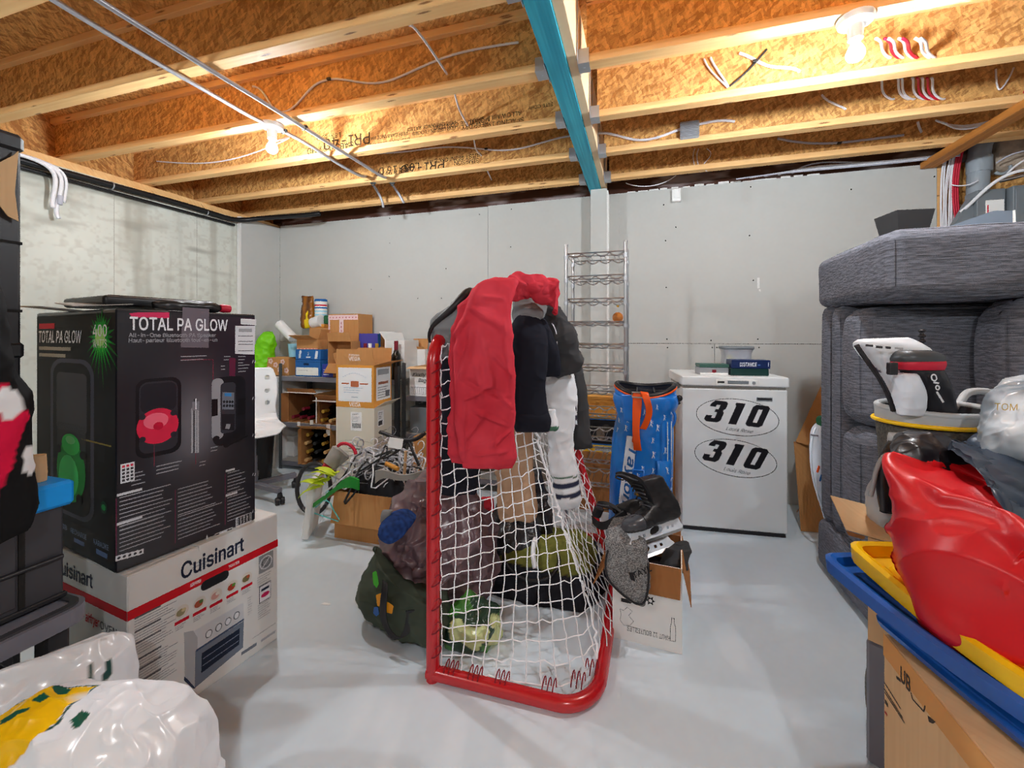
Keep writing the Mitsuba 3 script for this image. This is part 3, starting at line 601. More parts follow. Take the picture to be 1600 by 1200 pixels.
# flat black tray and umbrella lying on top of the black carton
tr = thing('flat_case', 'flat black case lying on top of the black speaker carton', 'case')
put('shell', xf(rbox(0.02, 0.37, 0.14, 0.46, T_ + 0.016, T_ + 0.050, 0.012), pa.R), 'm_pipe_black', tr, smooth=40)
put('rim', xf(tube([(0.04, 0.16, T_ + 0.046), (0.35, 0.16, T_ + 0.046), (0.35, 0.44, T_ + 0.046), (0.04, 0.44, T_ + 0.046)], 0.007, 8, closed=True), pa.R), 'm_gloss_black', tr, smooth=True)
um = thing('folding_umbrella', 'small black rolled umbrella with a red end on the black carton', 'umbrella')
put('cover', xf(blob([ell((0, 0, z), r, r * 0.8, 10) for z, r in ((0, 0.012), (0.06, 0.017), (0.14, 0.02), (0.2, 0.017), (0.215, 0.008))], 24, 20, 0.003, 40, 3), pa.R @ M4((0.13, 0.085, T_ + 0.0225), 0, 0, 90)), 'm_pipe_black', um, smooth=True)
put('handle', xf(lathe([(0, 0), (0.014, 0), (0.017, 0.012), (0.015, 0.035), (0, 0.035)], 16), pa.R @ M4((0.345, 0.085, T_ + 0.0225), 0, 0, 90)), 'm_wire_red', um, smooth=40)

# ------------------------------------------------------------------ far left: shelving, low shelf, crate, jacket, bags
mat('plastic_black', (34, 34, 38), 0.42)
mat('plastic_char', (58, 58, 63), 0.45)
mat('plastic_grey', (112, 112, 122), 0.4)
mat('plastic_blue', (22, 148, 232), 0.35)
ts = thing('tall_shelving', 'tall black plastic shelving unit at the left edge', 'shelving')
for z in (0.06, 0.60, 1.18, 1.79): put('shelf', bx(-2.24, -1.75, -0.35, 0.785, z, z + 0.055, 0.012), 'm_plastic_black', ts)
for x in (-2.23, -1.812):
    for y in (-0.34, 0.722):
        put('post', bx(x, x + 0.056, y, y + 0.056, 0, 1.80, 0.008), 'm_plastic_black', ts)
for z in (0.75, 1.0, 1.32, 1.52): put('notch', bx(-1.762, -1.7545, 0.71, 0.7785, z, z + 0.008), 'm_dark', ts)
fc = Carton('shelf_carton', 'open cardboard box with torn hanging flap on the tall black shelving', (-1.835, 0.30, 1.2355), (0, 1), 0.46, 0.36, 0.53, 'm_card_pale', open=True)
fl0 = [at(*q, x=-1.742) for q in ((-30, 268), (20, 243), (28, 236), (22, 300), (28, 346), (12, 338), (-30, 285))]
put('torn_flap', xf(extr(Polygon([(q[1], q[2]) for q in fl0]), .004), frame((-1.742, 0, 0), (0, 1, 0), (0, 0, 1))), 'm_card_pale', fc.k)

lb = thing('low_shelf', 'low dark grey plastic shelf with a rounded corner under the black crate', 'shelf')
sh = Polygon([(-1.735, -0.3), (-1.42, -0.3), (-1.42, 0.77), (-1.735, 0.77)]).buffer(-0.05).buffer(0.05, 8)
put('shelf_board', mv(extr(sh, 0.042), (0, 0, 0.492)), 'm_plastic_grey', lb)
put('shelf_lip', mv(extr(sh.buffer(-0.012).difference(sh.buffer(-0.03)), 0.006), (0, 0, 0.5341)), 'm_plastic_char', lb)
for x in (-1.73, -1.49):
    for y in (-0.28, 0.68): put('leg', bx(x, x + 0.05, y, y + 0.05, 0, 0.4915, 0.006), 'm_plastic_black', lb)
tt = thing('storage_tote', 'black plastic tote standing under the low grey shelf', 'tote')
put('tub', bx(-1.665, -1.505, -0.20, 0.66, 0, 0.36, 0.02), 'm_plastic_black', tt)
put('lid', bx(-1.67, -1.497, -0.21, 0.67, 0.361, 0.40, 0.01), 'm_plastic_char', tt)
for y in (0.0, 0.22, 0.44): put('rib', bx(-1.504, -1.498, y, y + 0.015, 0.02, 0.35), 'm_plastic_char', tt)

cr = thing('folding_crate', 'charcoal folding crate with a bright blue rim on the low shelf', 'crate')
put('crate_body', bx(-1.725, -1.506, 0.05, 0.75, 0.5425, 0.80, 0.006), 'm_plastic_char', cr)
for y0, y1 in ((0.06, 0.36), (0.385, 0.56), (0.585, 0.655)): put('side_panel', bx(-1.5058, -1.4995, y0, y1, 0.565, 0.79, 0.003), 'm_plastic_char', cr)
for y0 in (0.365, 0.565, 0.66): put('groove', bx(-1.5058, -1.503, y0, y0 + 0.012, 0.55, 0.795), 'm_dark', cr)
put('hinge_bar', rod((-1.496, 0.06, 0.655), (-1.496, 0.742, 0.655), 0.006, 10), 'm_plastic_black', cr, smooth=True)
put('base_rail', bx(-1.506, -1.494, 0.05, 0.752, 0.543, 0.556, 0.003), 'm_plastic_black', cr)
put('rim', [bx(-1.735, -1.488, 0.04, 0.765, 0.79, 0.857, 0.008)], 'm_plastic_blue', cr)
put('wood_block', mv(lathe([(0, 0), (0.02, 0), (0.021, 0.02), (0.019, 0.07), (0, 0.072)], 14), at(57, 757, x=-1.56) * [1, 1, 0] + [0, 0, 0.8575]), 'm_card_pale', None, 'small tan wooden peg standing on the blue crate rim', 'wood piece', smooth=40)

rj = []
for z, cx, cy, rx, ry in ((0.765, -1.435, 0.44, 0.035, 0.17), (0.79, -1.437, 0.44, 0.045, 0.215), (0.87, -1.44, 0.44, 0.045, 0.235), (0.93, -1.475, 0.44, 0.075, 0.235), (1.10, -1.52, 0.435, 0.11, 0.235), (1.30, -1.54, 0.425, 0.12, 0.215), (1.42, -1.56, 0.415, 0.115, 0.19), (1.52, -1.60, 0.40, 0.10, 0.165), (1.62, -1.64, 0.37, 0.08, 0.10), (1.68, -1.66, 0.36, 0.04, 0.05)):
    rj.append(ell((cx, cy, z), rx, ry, 12, p=2.3))
jm = blob(rj, 120, 110, 0.018, 6, 5, stretch=(1, 1, 0.7))
def jc(p):
    y, z = p[:, 1], p[:, 2]; c = np.tile(np.array([17, 17, 19.0]), (len(p), 1))
    red = (y > 0.3) & (y < 0.655 - 0.45 * np.abs(z - 1.05)) & (z < 1.14) & (z > 0.84 + 0.9 * np.maximum(0, y - 0.60)); c[red] = (206, 18, 62)
    wh = ((y - 0.615) ** 2 / 0.0006 + (z - 1.09) ** 2 / 0.0014 < 1) | ((y - 0.652) ** 2 / 0.0005 + (z - 0.945) ** 2 / 0.0012 < 1); c[wh] = (226, 226, 226); return c
jk = thing('hanging_jacket', 'black jacket with a red and white panel hanging at the left edge', 'jacket')
put('jacket_body', jm, 'm_cloth_vc', jk, smooth=True, color=vcol(jm, jc))
put('hanger_hook', tube([(-1.66, 0.36, 1.675), (-1.67, 0.36, 1.74), (-1.72, 0.36, 1.80), (-1.742, 0.36, 1.852), (-1.775, 0.36, 1.852), (-1.78, 0.36, 1.846)], 0.004, 6, n=24), 'm_wire_black', jk)

mat('poly_bag', VC, 0.2, spec=0.5)
ba = blob([ell((-1.33, 0.635 , z), rx, ry, 12, rz=-36, p=p) for z, rx, ry, p in ((0.0, 0.065, 0.13, 3), (0.03, 0.075, 0.145, 3), (0.25, 0.078, 0.15, 3), (0.38, 0.07, 0.15, 2.6), (0.44, 0.045, 0.145, 2.6), (0.475, 0.02, 0.135, 2.6), (0.497, 0.006, 0.12, 2.6))], 90, 110, 0.010, 9, 2)
def bac(p):
    c = np.tile(np.array([228, 229, 231.0]), (len(p), 1)); x, y, z = p.T
    d = (x + 1.33) * 0.588 + (y - 0.635) * 0.809
    for d0 in (0.075, 0.105): c[(np.abs(d - d0) < 0.006) & (z > 0.42) & (z < 0.465)] = (22, 66, 62)
    return c
put('plastic_sack', ba, 'm_poly_bag', None, 'white plastic sack with two green bars standing behind another sack', 'sack', smooth=True, color=vcol(ba, bac))
bb = blob([ell((-1.04, 0.55, z), rx, ry, 12, rz=17, p=p) for z, rx, ry, p in ((0.0, 0.20, 0.12, 3), (0.03, 0.215, 0.13, 3), (0.28, 0.225, 0.14, 2.8), (0.42, 0.215, 0.125, 2.6), (0.49, 0.18, 0.095, 2.4), (0.53, 0.12, 0.05, 2), (0.54, 0.04, 0.02, 2))], 170, 200, 0.012, 8, 11)
yel = Polygon([at(*q, z=0.53)[:2] for q in ((-60, 1128), (0, 1105), (60, 1086), (150, 1077), (88, 1132), (30, 1165), (-60, 1200))])
grn = [Polygon([at(*a, z=0.53)[:2] for a in q]).buffer(0) for q in (((80, 1085), (100, 1080), (112, 1083), (105, 1094), (90, 1096)), ((48, 1102), (68, 1093), (78, 1102), (62, 1108)), ((0, 1120), (20, 1114), (50, 1112), (40, 1118), (18, 1126), (0, 1128)), ((2, 1083), (28, 1075), (62, 1081), (40, 1077.5), (25, 1078), (6, 1086)), ((108, 1131), (128, 1118), (142, 1122), (132, 1130), (118, 1138)))]
import shapely
def bbc(p):
    c = np.tile(np.array([228, 229, 231.0]), (len(p), 1)); up = p[:, 2] > 0.4
    c[shapely.contains_xy(yel, p[:, 0], p[:, 1]) & up] = (238, 186, 14)
    e = yel.buffer(0.006).difference(yel.buffer(0.001)); c[shapely.contains_xy(e, p[:, 0], p[:, 1]) & up & (p[:, 1] > p[:, 0] * 0.3 + 0.80)] = (24, 70, 66)
    for g_ in grn: c[shapely.contains_xy(g_, p[:, 0], p[:, 1]) & up] = (24, 84, 66)
    return c
put('plastic_sack', bb, 'm_poly_bag', None, 'white plastic sack with yellow and green print in the left foreground', 'sack', smooth=True, color=vcol(bb, bbc))
# ------------------------------------------------------------------ chair by the left wall
mat('white_shell', (238, 239, 240), 0.35, spec=0.5)
ch = thing('swivel_chair', 'white swivel chair with a perforated back on a grey wheeled base', 'chair')
CC = np.array([-2.86, 2.545]); ang = math.atan2(-0.6, 0.8); CR = M4((CC[0], CC[1], 0), math.degrees(ang))     # local x = facing
prof = [(-0.235, 0.99), (-0.225, 0.86), (-0.215, 0.72), (-0.205, 0.62), (-0.17, 0.545), (-0.08, 0.515), (0.06, 0.52), (0.17, 0.525), (0.225, 0.50)]
hw = [0.155, 0.19, 0.19, 0.175, 0.185, 0.215, 0.225, 0.20, 0.15]
pc = spline([(a, 0, b) for a, b in prof], 60); pw = np.interp(np.linspace(0, 1, 60), np.linspace(0, 1, 9), hw)
Gs = np.stack([[(q[0] + 0.02 * (abs(s) ** 2) * (1 if i < 26 else 0), s * w * (1 if 0 < i < 59 else 0.9), q[2] + 0.012 * abs(s) ** 2 * (i > 26)) for s in np.linspace(-1, 1, 41)] for i, (q, w) in enumerate(zip(pc, pw))])
shell = surf(Gs, 0.010); cen = shell.triangles_center; keep = np.ones(len(cen), bool)
HOL = [(sy, sz) for sy in (-0.115, 0.0, 0.115) for sz in (0.905, 0.80, 0.70)]
for sy, sz in HOL: keep &= ~(((cen[:, 1] - sy) ** 2 + (cen[:, 2] - sz) ** 2 < 0.021 ** 2) & (cen[:, 0] < -0.15))
shell = trimesh.Trimesh(shell.vertices, shell.faces[keep], process=False)
put('shell', xf(shell, CR), 'm_white_shell', ch, smooth=True)
for sy, sz in HOL:
    x = float(np.interp(-sz, [-b for a, b in prof][:5], [a for a, b in prof][:5])) + 0.02 * (sy / 0.19) ** 2 - 0.001
    t_ = trimesh.creation.annulus(0.0195, 0.0265, 0.013, sections=24); put('hole_rim', xf(mv(t_, (0, 0, 0), ry=90), CR @ M4((x, sy, sz))), 'm_white_shell', ch)
put('gas_column', [xf(lathe([(0, 0.10), (0.028, 0.10), (0.028, 0.32), (0.02, 0.32), (0.02, 0.49), (0, 0.49)], 16), CR)], 'm_plastic_grey', ch, smooth=40)
put('tilt_plate', xf(bx(-0.12, 0.10, -0.09, 0.09, 0.475, 0.503, 0.006), CR), 'm_plastic_black', ch)
for i in range(5):
    a = math.radians(i * 72 - 9) - ang; e = np.array([math.cos(a), math.sin(a)]) * 0.31
    put('base_arm', xf(bx(0.02, 0.31, -0.022, 0.022, 0.085, 0.125, 0.006), CR @ M4((0, 0, 0), math.degrees(a))), 'm_plastic_grey', ch)
    k = put('caster', [xf(mv(lathe([(0, -0.014), (0.022, -0.014), (0.028, -0.009), (0.028, 0.009), (0.022, 0.014), (0, 0.014)], 18), (e[0], e[1] + s * 0.017, 0.0285), rx=90), CR) for s in (-1, 1)], 'm_plastic_black', ch, smooth=40)
    put('caster_stem', xf(mv(lathe([(0, 0.04), (0.011, 0.04), (0.02, 0.06), (0.016, 0.086), (0, 0.086)], 12), (e[0], e[1], 0)), CR), 'm_plastic_black', k)
bk = thing('waste_bin', 'black bin standing behind the white swivel chair', 'bin')
put('bin_body', lathe([(0, 0.004), (0.11, 0.0), (0.135, 0.40), (0.142, 0.40), (0.142, 0.41), (0.128, 0.41), (0.105, 0.012), (0, 0.012)], 32, (*at(402, 740, t=3.72)[:2], 0)), 'm_plastic_black', bk, smooth=40)

# ------------------------------------------------------------------ dark steel shelving along the back wall
mat('steel_dark', (72, 76, 80), 0.4, metallic=0.3)
def shelving(x0, x1, y0, y1, levels, top, label):
    t = thing('steel_shelving', label, 'shelving')
    for x in (x0, x1 - 0.035):
        for y in (y0, y1 - 0.035):
            put('post', [bx(x, x + 0.035, y, y + 0.004, 0, top), bx(x if x == x0 else x + 0.031, x + 0.004 if x == x0 else x + 0.035, y + (0.004 if y == y0 else -0.0), y + 0.035, 0, top)] if y == y0 else bx(x, x + 0.035, y, y + 0.035, 0, top), 'm_steel_dark', t)
    for z in levels:
        put('shelf', bx(x0 + 0.004, x1 - 0.004, y0 + 0.006, y1 - 0.004, z - 0.014, z), 'm_card_grey', t)
        put('rail', bx(x0 + 0.036, x1 - 0.036, y0, y0 + 0.0055, z - 0.042, z - 0.002), 'm_plastic_grey', t); put('rail', bx(x0 + 0.036, x1 - 0.036, y1 - 0.0035, y1, z - 0.04, z - 0.002), 'm_plastic_grey', t)
    return t
s1 = shelving(-3.265, -1.985, 3.18, 3.57, (0.08, 0.44, 0.872), 0.99, 'dark steel shelving crowded with cartons behind the white chair')
s2 = shelving(-1.945, -0.95, 3.18, 3.57, (0.10, 0.42, 0.742), 1.02, 'dark steel shelving partly hidden behind the red goal post')
for px, py, w, h in ((467, 663, .035, .05), (487, 660, .04, .045), (513, 672, .045, .11)):
    q = at(px, py, y=3.174); put('paper_tag', xf(extr(Polygon([(-w / 2, -h / 2), (w / 2, -h * .42), (w * .42, h / 2), (-w / 2, h * .46)]), 0.001), M4(q, rx=90)), 'm_paper', s1)

def X(px, y): return float(at(px, 525, y=y)[0])
def Z(py, px, y): return float(at(px, py, y=y)[2])
Carton('carton', 'white carton at the bottom of the stack beside the left wall', (-3.66, 3.16, 0), (1, 0), 0.37, 0.40, 0.44, 'm_card_white')
c = Carton('carton', 'white carton with grey print on top of its stack beside the left wall', (-3.66, 3.165, 0.441), (1, 0), 0.37, 0.40, 0.42, 'm_card_white')
P = c.face('f'); P.rect(0.27, 0.1, 0.34, 0.25, (176, 180, 186)); P.lines(0.2, 0.36, 0.14, 5, 0.02, 0.006, (150, 150, 156)); P.put(c.k)
fl = Carton('flower_carton', 'small orange brown carton printed with pale flowers at the shelf end', (-3.50, 3.225, 0.8725), (1, 0), 0.30, 0.2, 0.17, 'm_card', group=None)
P = fl.face('f')
for i, (x, y) in enumerate(((0.06, 0.06), (0.09, 0.135), (0.20, 0.055), (0.235, 0.13), (0.15, 0.10), (0.28, 0.05))):
    for k in range(5): P.ell(x + 0.017 * math.cos(k * 1.257), y + 0.017 * math.sin(k * 1.257), 0.013, 0.011, (222, 190, 182))
    P.ell(x, y, 0.008, 0.008, (196, 120, 96), 2)
P.put(fl.k)
mat('lime', (118, 206, 14), 0.5)
gb = blob([ell((-3.575, 3.26, z), rx, ry, 10, rz=20) for z, rx, ry in ((0.873, 0.03, 0.05), (0.90, 0.075, 0.08), (1.0, 0.095, 0.09), (1.12, 0.09, 0.08), (1.22, 0.075, 0.06), (1.28, 0.03, 0.03))], 60, 60, 0.022, 8, 5)
gb.apply_transform(trimesh.transformations.rotation_matrix(0.25, (0, 1, 0), (-3.55, 3.3, 0.9)))
put('fabric_bag', gb, 'm_lime', None, 'bright lime green fabric bag slumped beside the flower carton', 'bag', smooth=True)
q = at(447, 517, y=3.33)
put('paper_roll', xf(lathe([(0.012, -0.11), (0.045, -0.11), (0.045, 0.11), (0.012, 0.11), (0.012, -0.11)], 20), M4(q, 0, 0, -50)), 'm_paper', None, 'white paper roll leaning over the lime green bag', 'paper roll', smooth=40)
mat('pale_blue', (150, 206, 226), 0.4)
q = at(451, 544, y=3.24)
put('plastic_tub', mv(lathe([(0, -0.06), (0.04, -0.06), (0.05, 0.06), (0.054, 0.06), (0.054, 0.066), (0.045, 0.066), (0.036, -0.052), (0, -0.052)], 20), (q[0], q[1] + 0.06, 1.1085)), 'm_pale_blue', None, 'pale blue plastic tub on the flower printed carton', 'tub', smooth=40)
y0 = 3.205; x0 = X(461, y0)
b1 = Carton('blue_box', 'blue box with a white label panel, lower of two blue boxes', (x0, y0, 0.8725), (1, 0), 0.285, 0.30, 0.155, 'm_card_blue')
P = b1.face('f'); P.rect(0.012, 0.012, 0.265, 0.085, (232, 232, 226)); P.rect(0.10, 0.105, 0.16, 0.125, (14, 40, 74)); P.rect(0.04, 0.055, 0.2, 0.058, (160, 160, 160), 2); P.line((0, .138), (.285, .138), .004, (16, 60, 116)); P.put(b1.k)
P = b1.face('r'); P.rect(0.004, 0.01, 0.009, 0.15, (16, 60, 116)); P.text('EconoPac', 0.02, 0.014, 0.02, (220, 228, 238), w=.1); P.put(b1.k, 'side_print')
b2 = Carton('blue_box', 'blue box with white figures, upper of two blue boxes', (x0, y0 + 0.003, 1.029), (1, 0), 0.285, 0.29, 0.095, 'm_card_blue')
P = b2.face('f'); P.ell(.06, .07, .014, .018, (214, 222, 232)); P.rect(.04, .015, .065, .055, (190, 206, 222)); P.text('2', .14, .04, .03, (210, 222, 234)); P.rect(.125, .018, .175, .03, (200, 214, 228)); P.poly([(.22, .01), (.25, .01), (.262, .08), (.235, .085)], (206, 218, 232)); P.put(b2.k)
iv = Carton('book_box', 'indigo box with white stripes beside the two blue boxes', (x0 + 0.305, 3.21, 0.8725), (1, 0), 0.12, 0.2, 0.12, 'm_card_blue')
P = iv.face('f'); P.rect(0, 0, .12, .12, (52, 62, 150), 0)
for k in range(3): P.rect(0.012, 0.02 + k * 0.022, 0.075, 0.028 + k * 0.022, (216, 218, 236))
P.put(iv.k)
oc = Carton('open_carton', 'open brown carton with pink tape edges on top of the blue boxes', (x0 + 0.01, 3.215, 1.125), (1, 0), 0.24, 0.15, 0.09, 'm_card', open=True, flaps=(('f', 0.115, 70), ('r', 0.10, 20)))
P = oc.face('f')
for k in range(12): P.rect(.005 + k * .02, .002, .016 + k * .02, .012, (214, 130, 150) if k % 2 else (232, 200, 206))
P.put(oc.k)
sb = Carton('carton', 'plain brown carton supporting the gold foil bag and the tin', (x0 + 0.01, 3.37, 1.125), (1, 0), 0.32, 0.19, 0.205, 'm_card')
Z0 = 1.331
def foil(p): return np.stack([150 + 40 * np.sin(p[:, 0] * 90), 96 + 34 * np.sin(p[:, 0] * 90), np.full(len(p), 18)], -1)
fb = blob([ell((X(481, 3.46), 3.46, z), rx, ry, 10, p=2.5) for z, rx, ry in ((Z0, 0.05, 0.025), (Z0 + 0.02, 0.066, 0.035), (Z0 + 0.15, 0.068, 0.035), (Z0 + 0.28, 0.066, 0.02), (Z0 + 0.32, 0.066, 0.008))], 40, 50, 0.008, 14, 4)
put('foil_bag', fb, 'm_ink_gloss', None, 'tall gold brown foil bag standing at the top of the shelf pile', 'bag', smooth=True, color=vcol(fb, lambda p: np.where(((np.abs(p[:, 0] - X(484, 3.46)) < 0.012 + (Z0 + .12 - p[:, 2]) * .15) & (p[:, 2] < Z0 + 0.17))[:, None], np.array([236, 206, 20.0]), np.stack([118 + 34 * np.sin(p[:, 0] * 80), 70 + 22 * np.sin(p[:, 0] * 80), np.full(len(p), 14)], -1))))
tn = thing('tin_can', 'white and blue tin beside the gold foil bag', 'can')
tx = X(501.5, 3.47)
put('tin_body', lathe([(0, Z0), (0.055, Z0), (0.057, Z0 + 0.006), (0.057, Z0 + 0.26), (0, Z0 + 0.26)], 28, (tx, 3.47, 0)), 'm_card_white', tn, smooth=40)
put('tin_lid', lathe([(0, Z0 + 0.2605), (0.059, Z0 + 0.2605), (0.059, Z0 + 0.28), (0.052, Z0 + 0.285), (0, Z0 + 0.285)], 28, (tx, 3.47, 0)), 'm_card_blue', tn, smooth=40)
for z in (0.12, 0.155, 0.19, 0.215): put('label_band', lathe([(0.0575, Z0 + z), (0.0578, Z0 + z), (0.0578, Z0 + z + 0.014), (0.0575, Z0 + z + 0.014)], 28, (tx, 3.47, 0)), ['m_pale_blue', 'm_card_blue', 'm_wire_red', 'm_pale_blue'][int(z * 28) % 4], tn)
q = at(494, 499, y=3.385)
put('white_tub', xf(lathe([(0, 0), (0.052, 0), (0.058, 0.10), (0.062, 0.10), (0.062, 0.112), (0, 0.112)], 24), M4((q[0] - 0.05, q[1] + .01, 1.375), 0, 0, 78)), 'm_card_white', None, 'white tub lying tilted in front of the tin', 'tub', smooth=40)
put('orange_tray', bx(X(486, 3.40), X(509, 3.40), 3.375, 3.44, Z0 + 0.0005, Z0 + 0.034, 0.004), 'm_card_ochre', None, 'small orange box under the tilted white tub', 'box')
mat('green_dark', (28, 92, 56), 0.5)
tc = Carton('taped_carton', 'tall brown carton sealed with printed pink tape', (X(513, 3.34), 3.34, 0.8725), (1, 0), 0.335, 0.22, 0.585, 'm_card')
P = tc.face('f'); P.rect(0.004, 0.53, 0.331, 0.575, (226, 196, 196)); P.rect(0.125, 0.36, 0.172, 0.53, (226, 200, 200)); P.rect(-0.0, .25, .02, .575, (222, 190, 194))
for k in range(9): P.rect(.015 + k * .036, .545, .028 + k * .036, .558, (196, 120, 130), 2)
for k in range(4): P.rect(.142, .38 + k * .036, .155, .40 + k * .036, (186, 120, 130), 2)
P.put(tc.k)
put('green_pouch', rbox(X(505, 3.4), X(511, 3.4) + .02, 3.40, 3.45, Z0 + .034 + .003, Z0 + .12, 0.012), 'm_green_dark', None, 'dark green pouch wedged between the tin and the taped carton', 'pouch', smooth=40)

# bottles
mat('glass_black', (10, 12, 10), 0.12, spec=0.7)
mat('cap_gold', (196, 154, 62), 0.35, metallic=0.5)
mat('cap_red', (116, 20, 40), 0.4)
mat('cap_cork', (206, 164, 108), 0.7)
BOT = [(0, 0), (0.034, 0), (0.0375, 0.006), (0.0375, 0.17), (0.035, 0.19), (0.022, 0.215), (0.015, 0.235), (0.0145, 0.262)]
CAP = [(0.0152, 0.232), (0.0156, 0.296), (0.0162, 0.298), (0.0162, 0.306), (0, 0.307)]
_bm = lathe(BOT, 20); _cm = lathe(CAP, 16)
def bottle(R, label, cap='m_cap_red', group=None):
    b = thing('wine_bottle', label, 'bottle', group)
    put('glass', xf(_bm, R), 'm_glass_black', b, smooth=40); put('capsule', xf(_cm, R), cap, b, smooth=40)
    return b
def lying(x, y, z, yaw=0, pitch=0): return M4((x, y, z), yaw, 90 + pitch)       # neck towards the room (-y)
def sideways(name, label, x, y, z, w, dep, h, m, flaps=(), lining=None, yaw=0, roll=0):
    u = (math.cos(math.radians(yaw)), math.sin(math.radians(yaw)))
    return Carton(name, label, (x, y + dep, z), u, w, h, dep, m, lining=lining, open=True, flaps=flaps, tilt=M4((0, 0, 0), 0, 90, 0) @ M4((0, 0, 0), roll))
ca = sideways('open_carton', 'brown carton lying on its side with a dark bottle inside and its flap out', X(512, 3.2), 3.205, 0.993, 0.25, 0.125, 0.21, 'm_card', flaps=(('f', 0.10, 50), ('b', 0.08, 75)))
Carton('carton', 'low carton under the sideways opened carton on the steel shelving', (X(514, 3.21), 3.21, 0.8725), (1, 0), 0.24, 0.12, 0.12, 'm_card_dark')
bottle(lying(X(536, 3.25), 3.318, 1.037), 'dark wine bottle lying in the sideways opened carton', 'm_cap_red') if False else None
put('bottle_pack', [bx(X(531, 3.3), X(545, 3.3), 3.25, 3.31, 0.9975, 1.13, 0.005)], 'm_cap_red', None, 'dark red boxed bottle inside the sideways opened carton', 'box')
cb = Carton('open_carton', 'open carton with a white and a gold bottle cap behind the ochre carton', (X(556, 3.2), 3.2, 0.8725), (1, 0), 0.24, 0.125, 0.16, 'm_card_dark', open=True, flaps=(('f', 0.10, 70), ('b', 0.13, 25)))
for i, (dx, cpm) in enumerate(((0.105, 'm_paper'), (0.175, 'm_cap_gold'), (0.055, 'm_cap_red'))):
    bottle(M4((cb.R[0, 3] + dx, 3.26, 0.8775)), ['bottle with a white cap in the carton behind the ochre one', 'bottle with a gold cap in the carton behind the ochre one', 'bottle with a red cap in the carton behind the ochre one'][i], cpm)
vi = Carton('carton', 'violet blue carton panel standing behind the bottle carton', (X(552, 3.34) + .06, 3.345, 0.8725), (1, 0), 0.20, 0.05, 0.40, 'm_card_blue')
P = vi.face('f'); P.rect(0, 0, 0.20, .40, (74, 70, 156), 0); P.put(vi.k)
wb1 = Carton('white_carton', 'white carton with an open upright flap behind the single wine bottle', (X(600, 3.27), 3.28, 0.8725), (1, 0), 0.20, 0.25, 0.34, 'm_card_white', open=True, flaps=(('f', 0.07, 18), ('l', 0.10, 40)))
bw1 = Carton('carton', 'brown carton with a blue band behind the white carton', (X(588, 3.5) - .03, 3.40, 0.8725), (1, 0), 0.03 + 0.08, 0.15, 0.40, 'm_card')
P = bw1.face('f'); P.rect(0, .34, .11, .37, (36, 100, 170)); P.put(bw1.k)
bottle(M4((X(619, 3.225), 3.225, 0.8735)) @ np.diag([1.12, 1.12, 1.09, 1]), 'single dark wine bottle with a red capsule standing on the shelf', 'm_cap_red')

# mid shelf
wc = sideways('wine_crate', 'white topped wooden wine box lying open towards the room', X(449, 3.2), 3.21, 0.4405, 0.33, 0.30, 0.28, 'm_card', flaps=(('b', 0.05, 55), ('l', 0.06, 35)), lining='m_card_dark')
wc.part('white_lid', bx(-0.01, 0.345, 0.281, 0.284, 0.12, 0.35), 'm_card_white'); wc.part('white_edge', bx(0.318, 0.331, 0.004, 0.27, 0.2995, 0.303), 'm_card_white')
for i, (dx, z) in enumerate(((0.07, 0.05), (0.16, 0.05), (0.25, 0.05), (0.19, 0.13))): bottle(lying(wc.R[0, 3] + dx, 3.50, 0.4405 + z), ['bottle lying at the left in the white topped wine box', 'bottle lying in the middle of the white topped wine box', 'bottle lying at the right in the white topped wine box', 'bottle lying on the others in the white topped wine box'][i], 'm_cap_red')
rb = sideways('wine_box', 'wine box with white lid and dark red edge beside the wooden wine box', X(497, 3.2), 3.21, 0.4405, 0.31, 0.28, 0.22, 'm_card_dark', flaps=(('b', 0.09, 40),))
rb.part('red_edge', bx(-0.003, 0.313, 0.214, 0.224, 0.2805, 0.284), 'm_cap_red'); rb.part('white_lid', bx(-0.004, 0.314, 0.2205, 0.2235, 0.05, 0.36), 'm_card_white')
for i, (dx, z, cp) in enumerate(((0.06, 0.042, 'm_cap_gold'), (0.15, 0.042, 'm_cap_cork'), (0.24, 0.042, 'm_cap_gold'), (0.085, 0.125, 'm_cap_gold'))): bottle(lying(rb.R[0, 3] + dx, 3.485 if i < 3 else 3.47, 0.4405 + z), ['bottle with gold capsule at the left in the red edged wine box', 'bottle with cork in the red edged wine box', 'bottle with gold capsule at the right in the red edged wine box', 'topmost bottle with gold capsule in the red edged wine box'][i], cp)
# bottom shelf
gx = Carton('carton', 'grey white carton on the bottom shelf behind the chair base', (X(446, 3.3) - .02, 3.3, 0.0805), (1, 0), 0.12, 0.2, 0.20, 'm_card_white')
bc = sideways('bottle_carton', 'bulging brown carton full of wine bottles lying at floor level', X(461, 3.12) + 0.02, 3.12, 0.0815, 0.29, 0.312, 0.33, 'm_card', flaps=(('b', 0.09, 25), ('l', 0.03, 20)), yaw=8)
n = 0
for j in range(4):
    for i in range(3):
        p = bc.R @ np.array([0.05 + 0.088 * i + 0.02 * (j % 2), 0.045 + 0.078 * j, 0.01, 1.0])
        bottle(bc.R @ M4((0.05 + 0.085 * i + 0.018 * (j % 2), 0.04 + 0.077 * j, 0.008)), 'wine bottle packed in the bulging brown carton at floor level', ['m_cap_cork', 'm_wire_black', 'm_cap_gold', 'm_wire_black'][(i + 2 * j) % 4], 'bottles in the bulging carton')
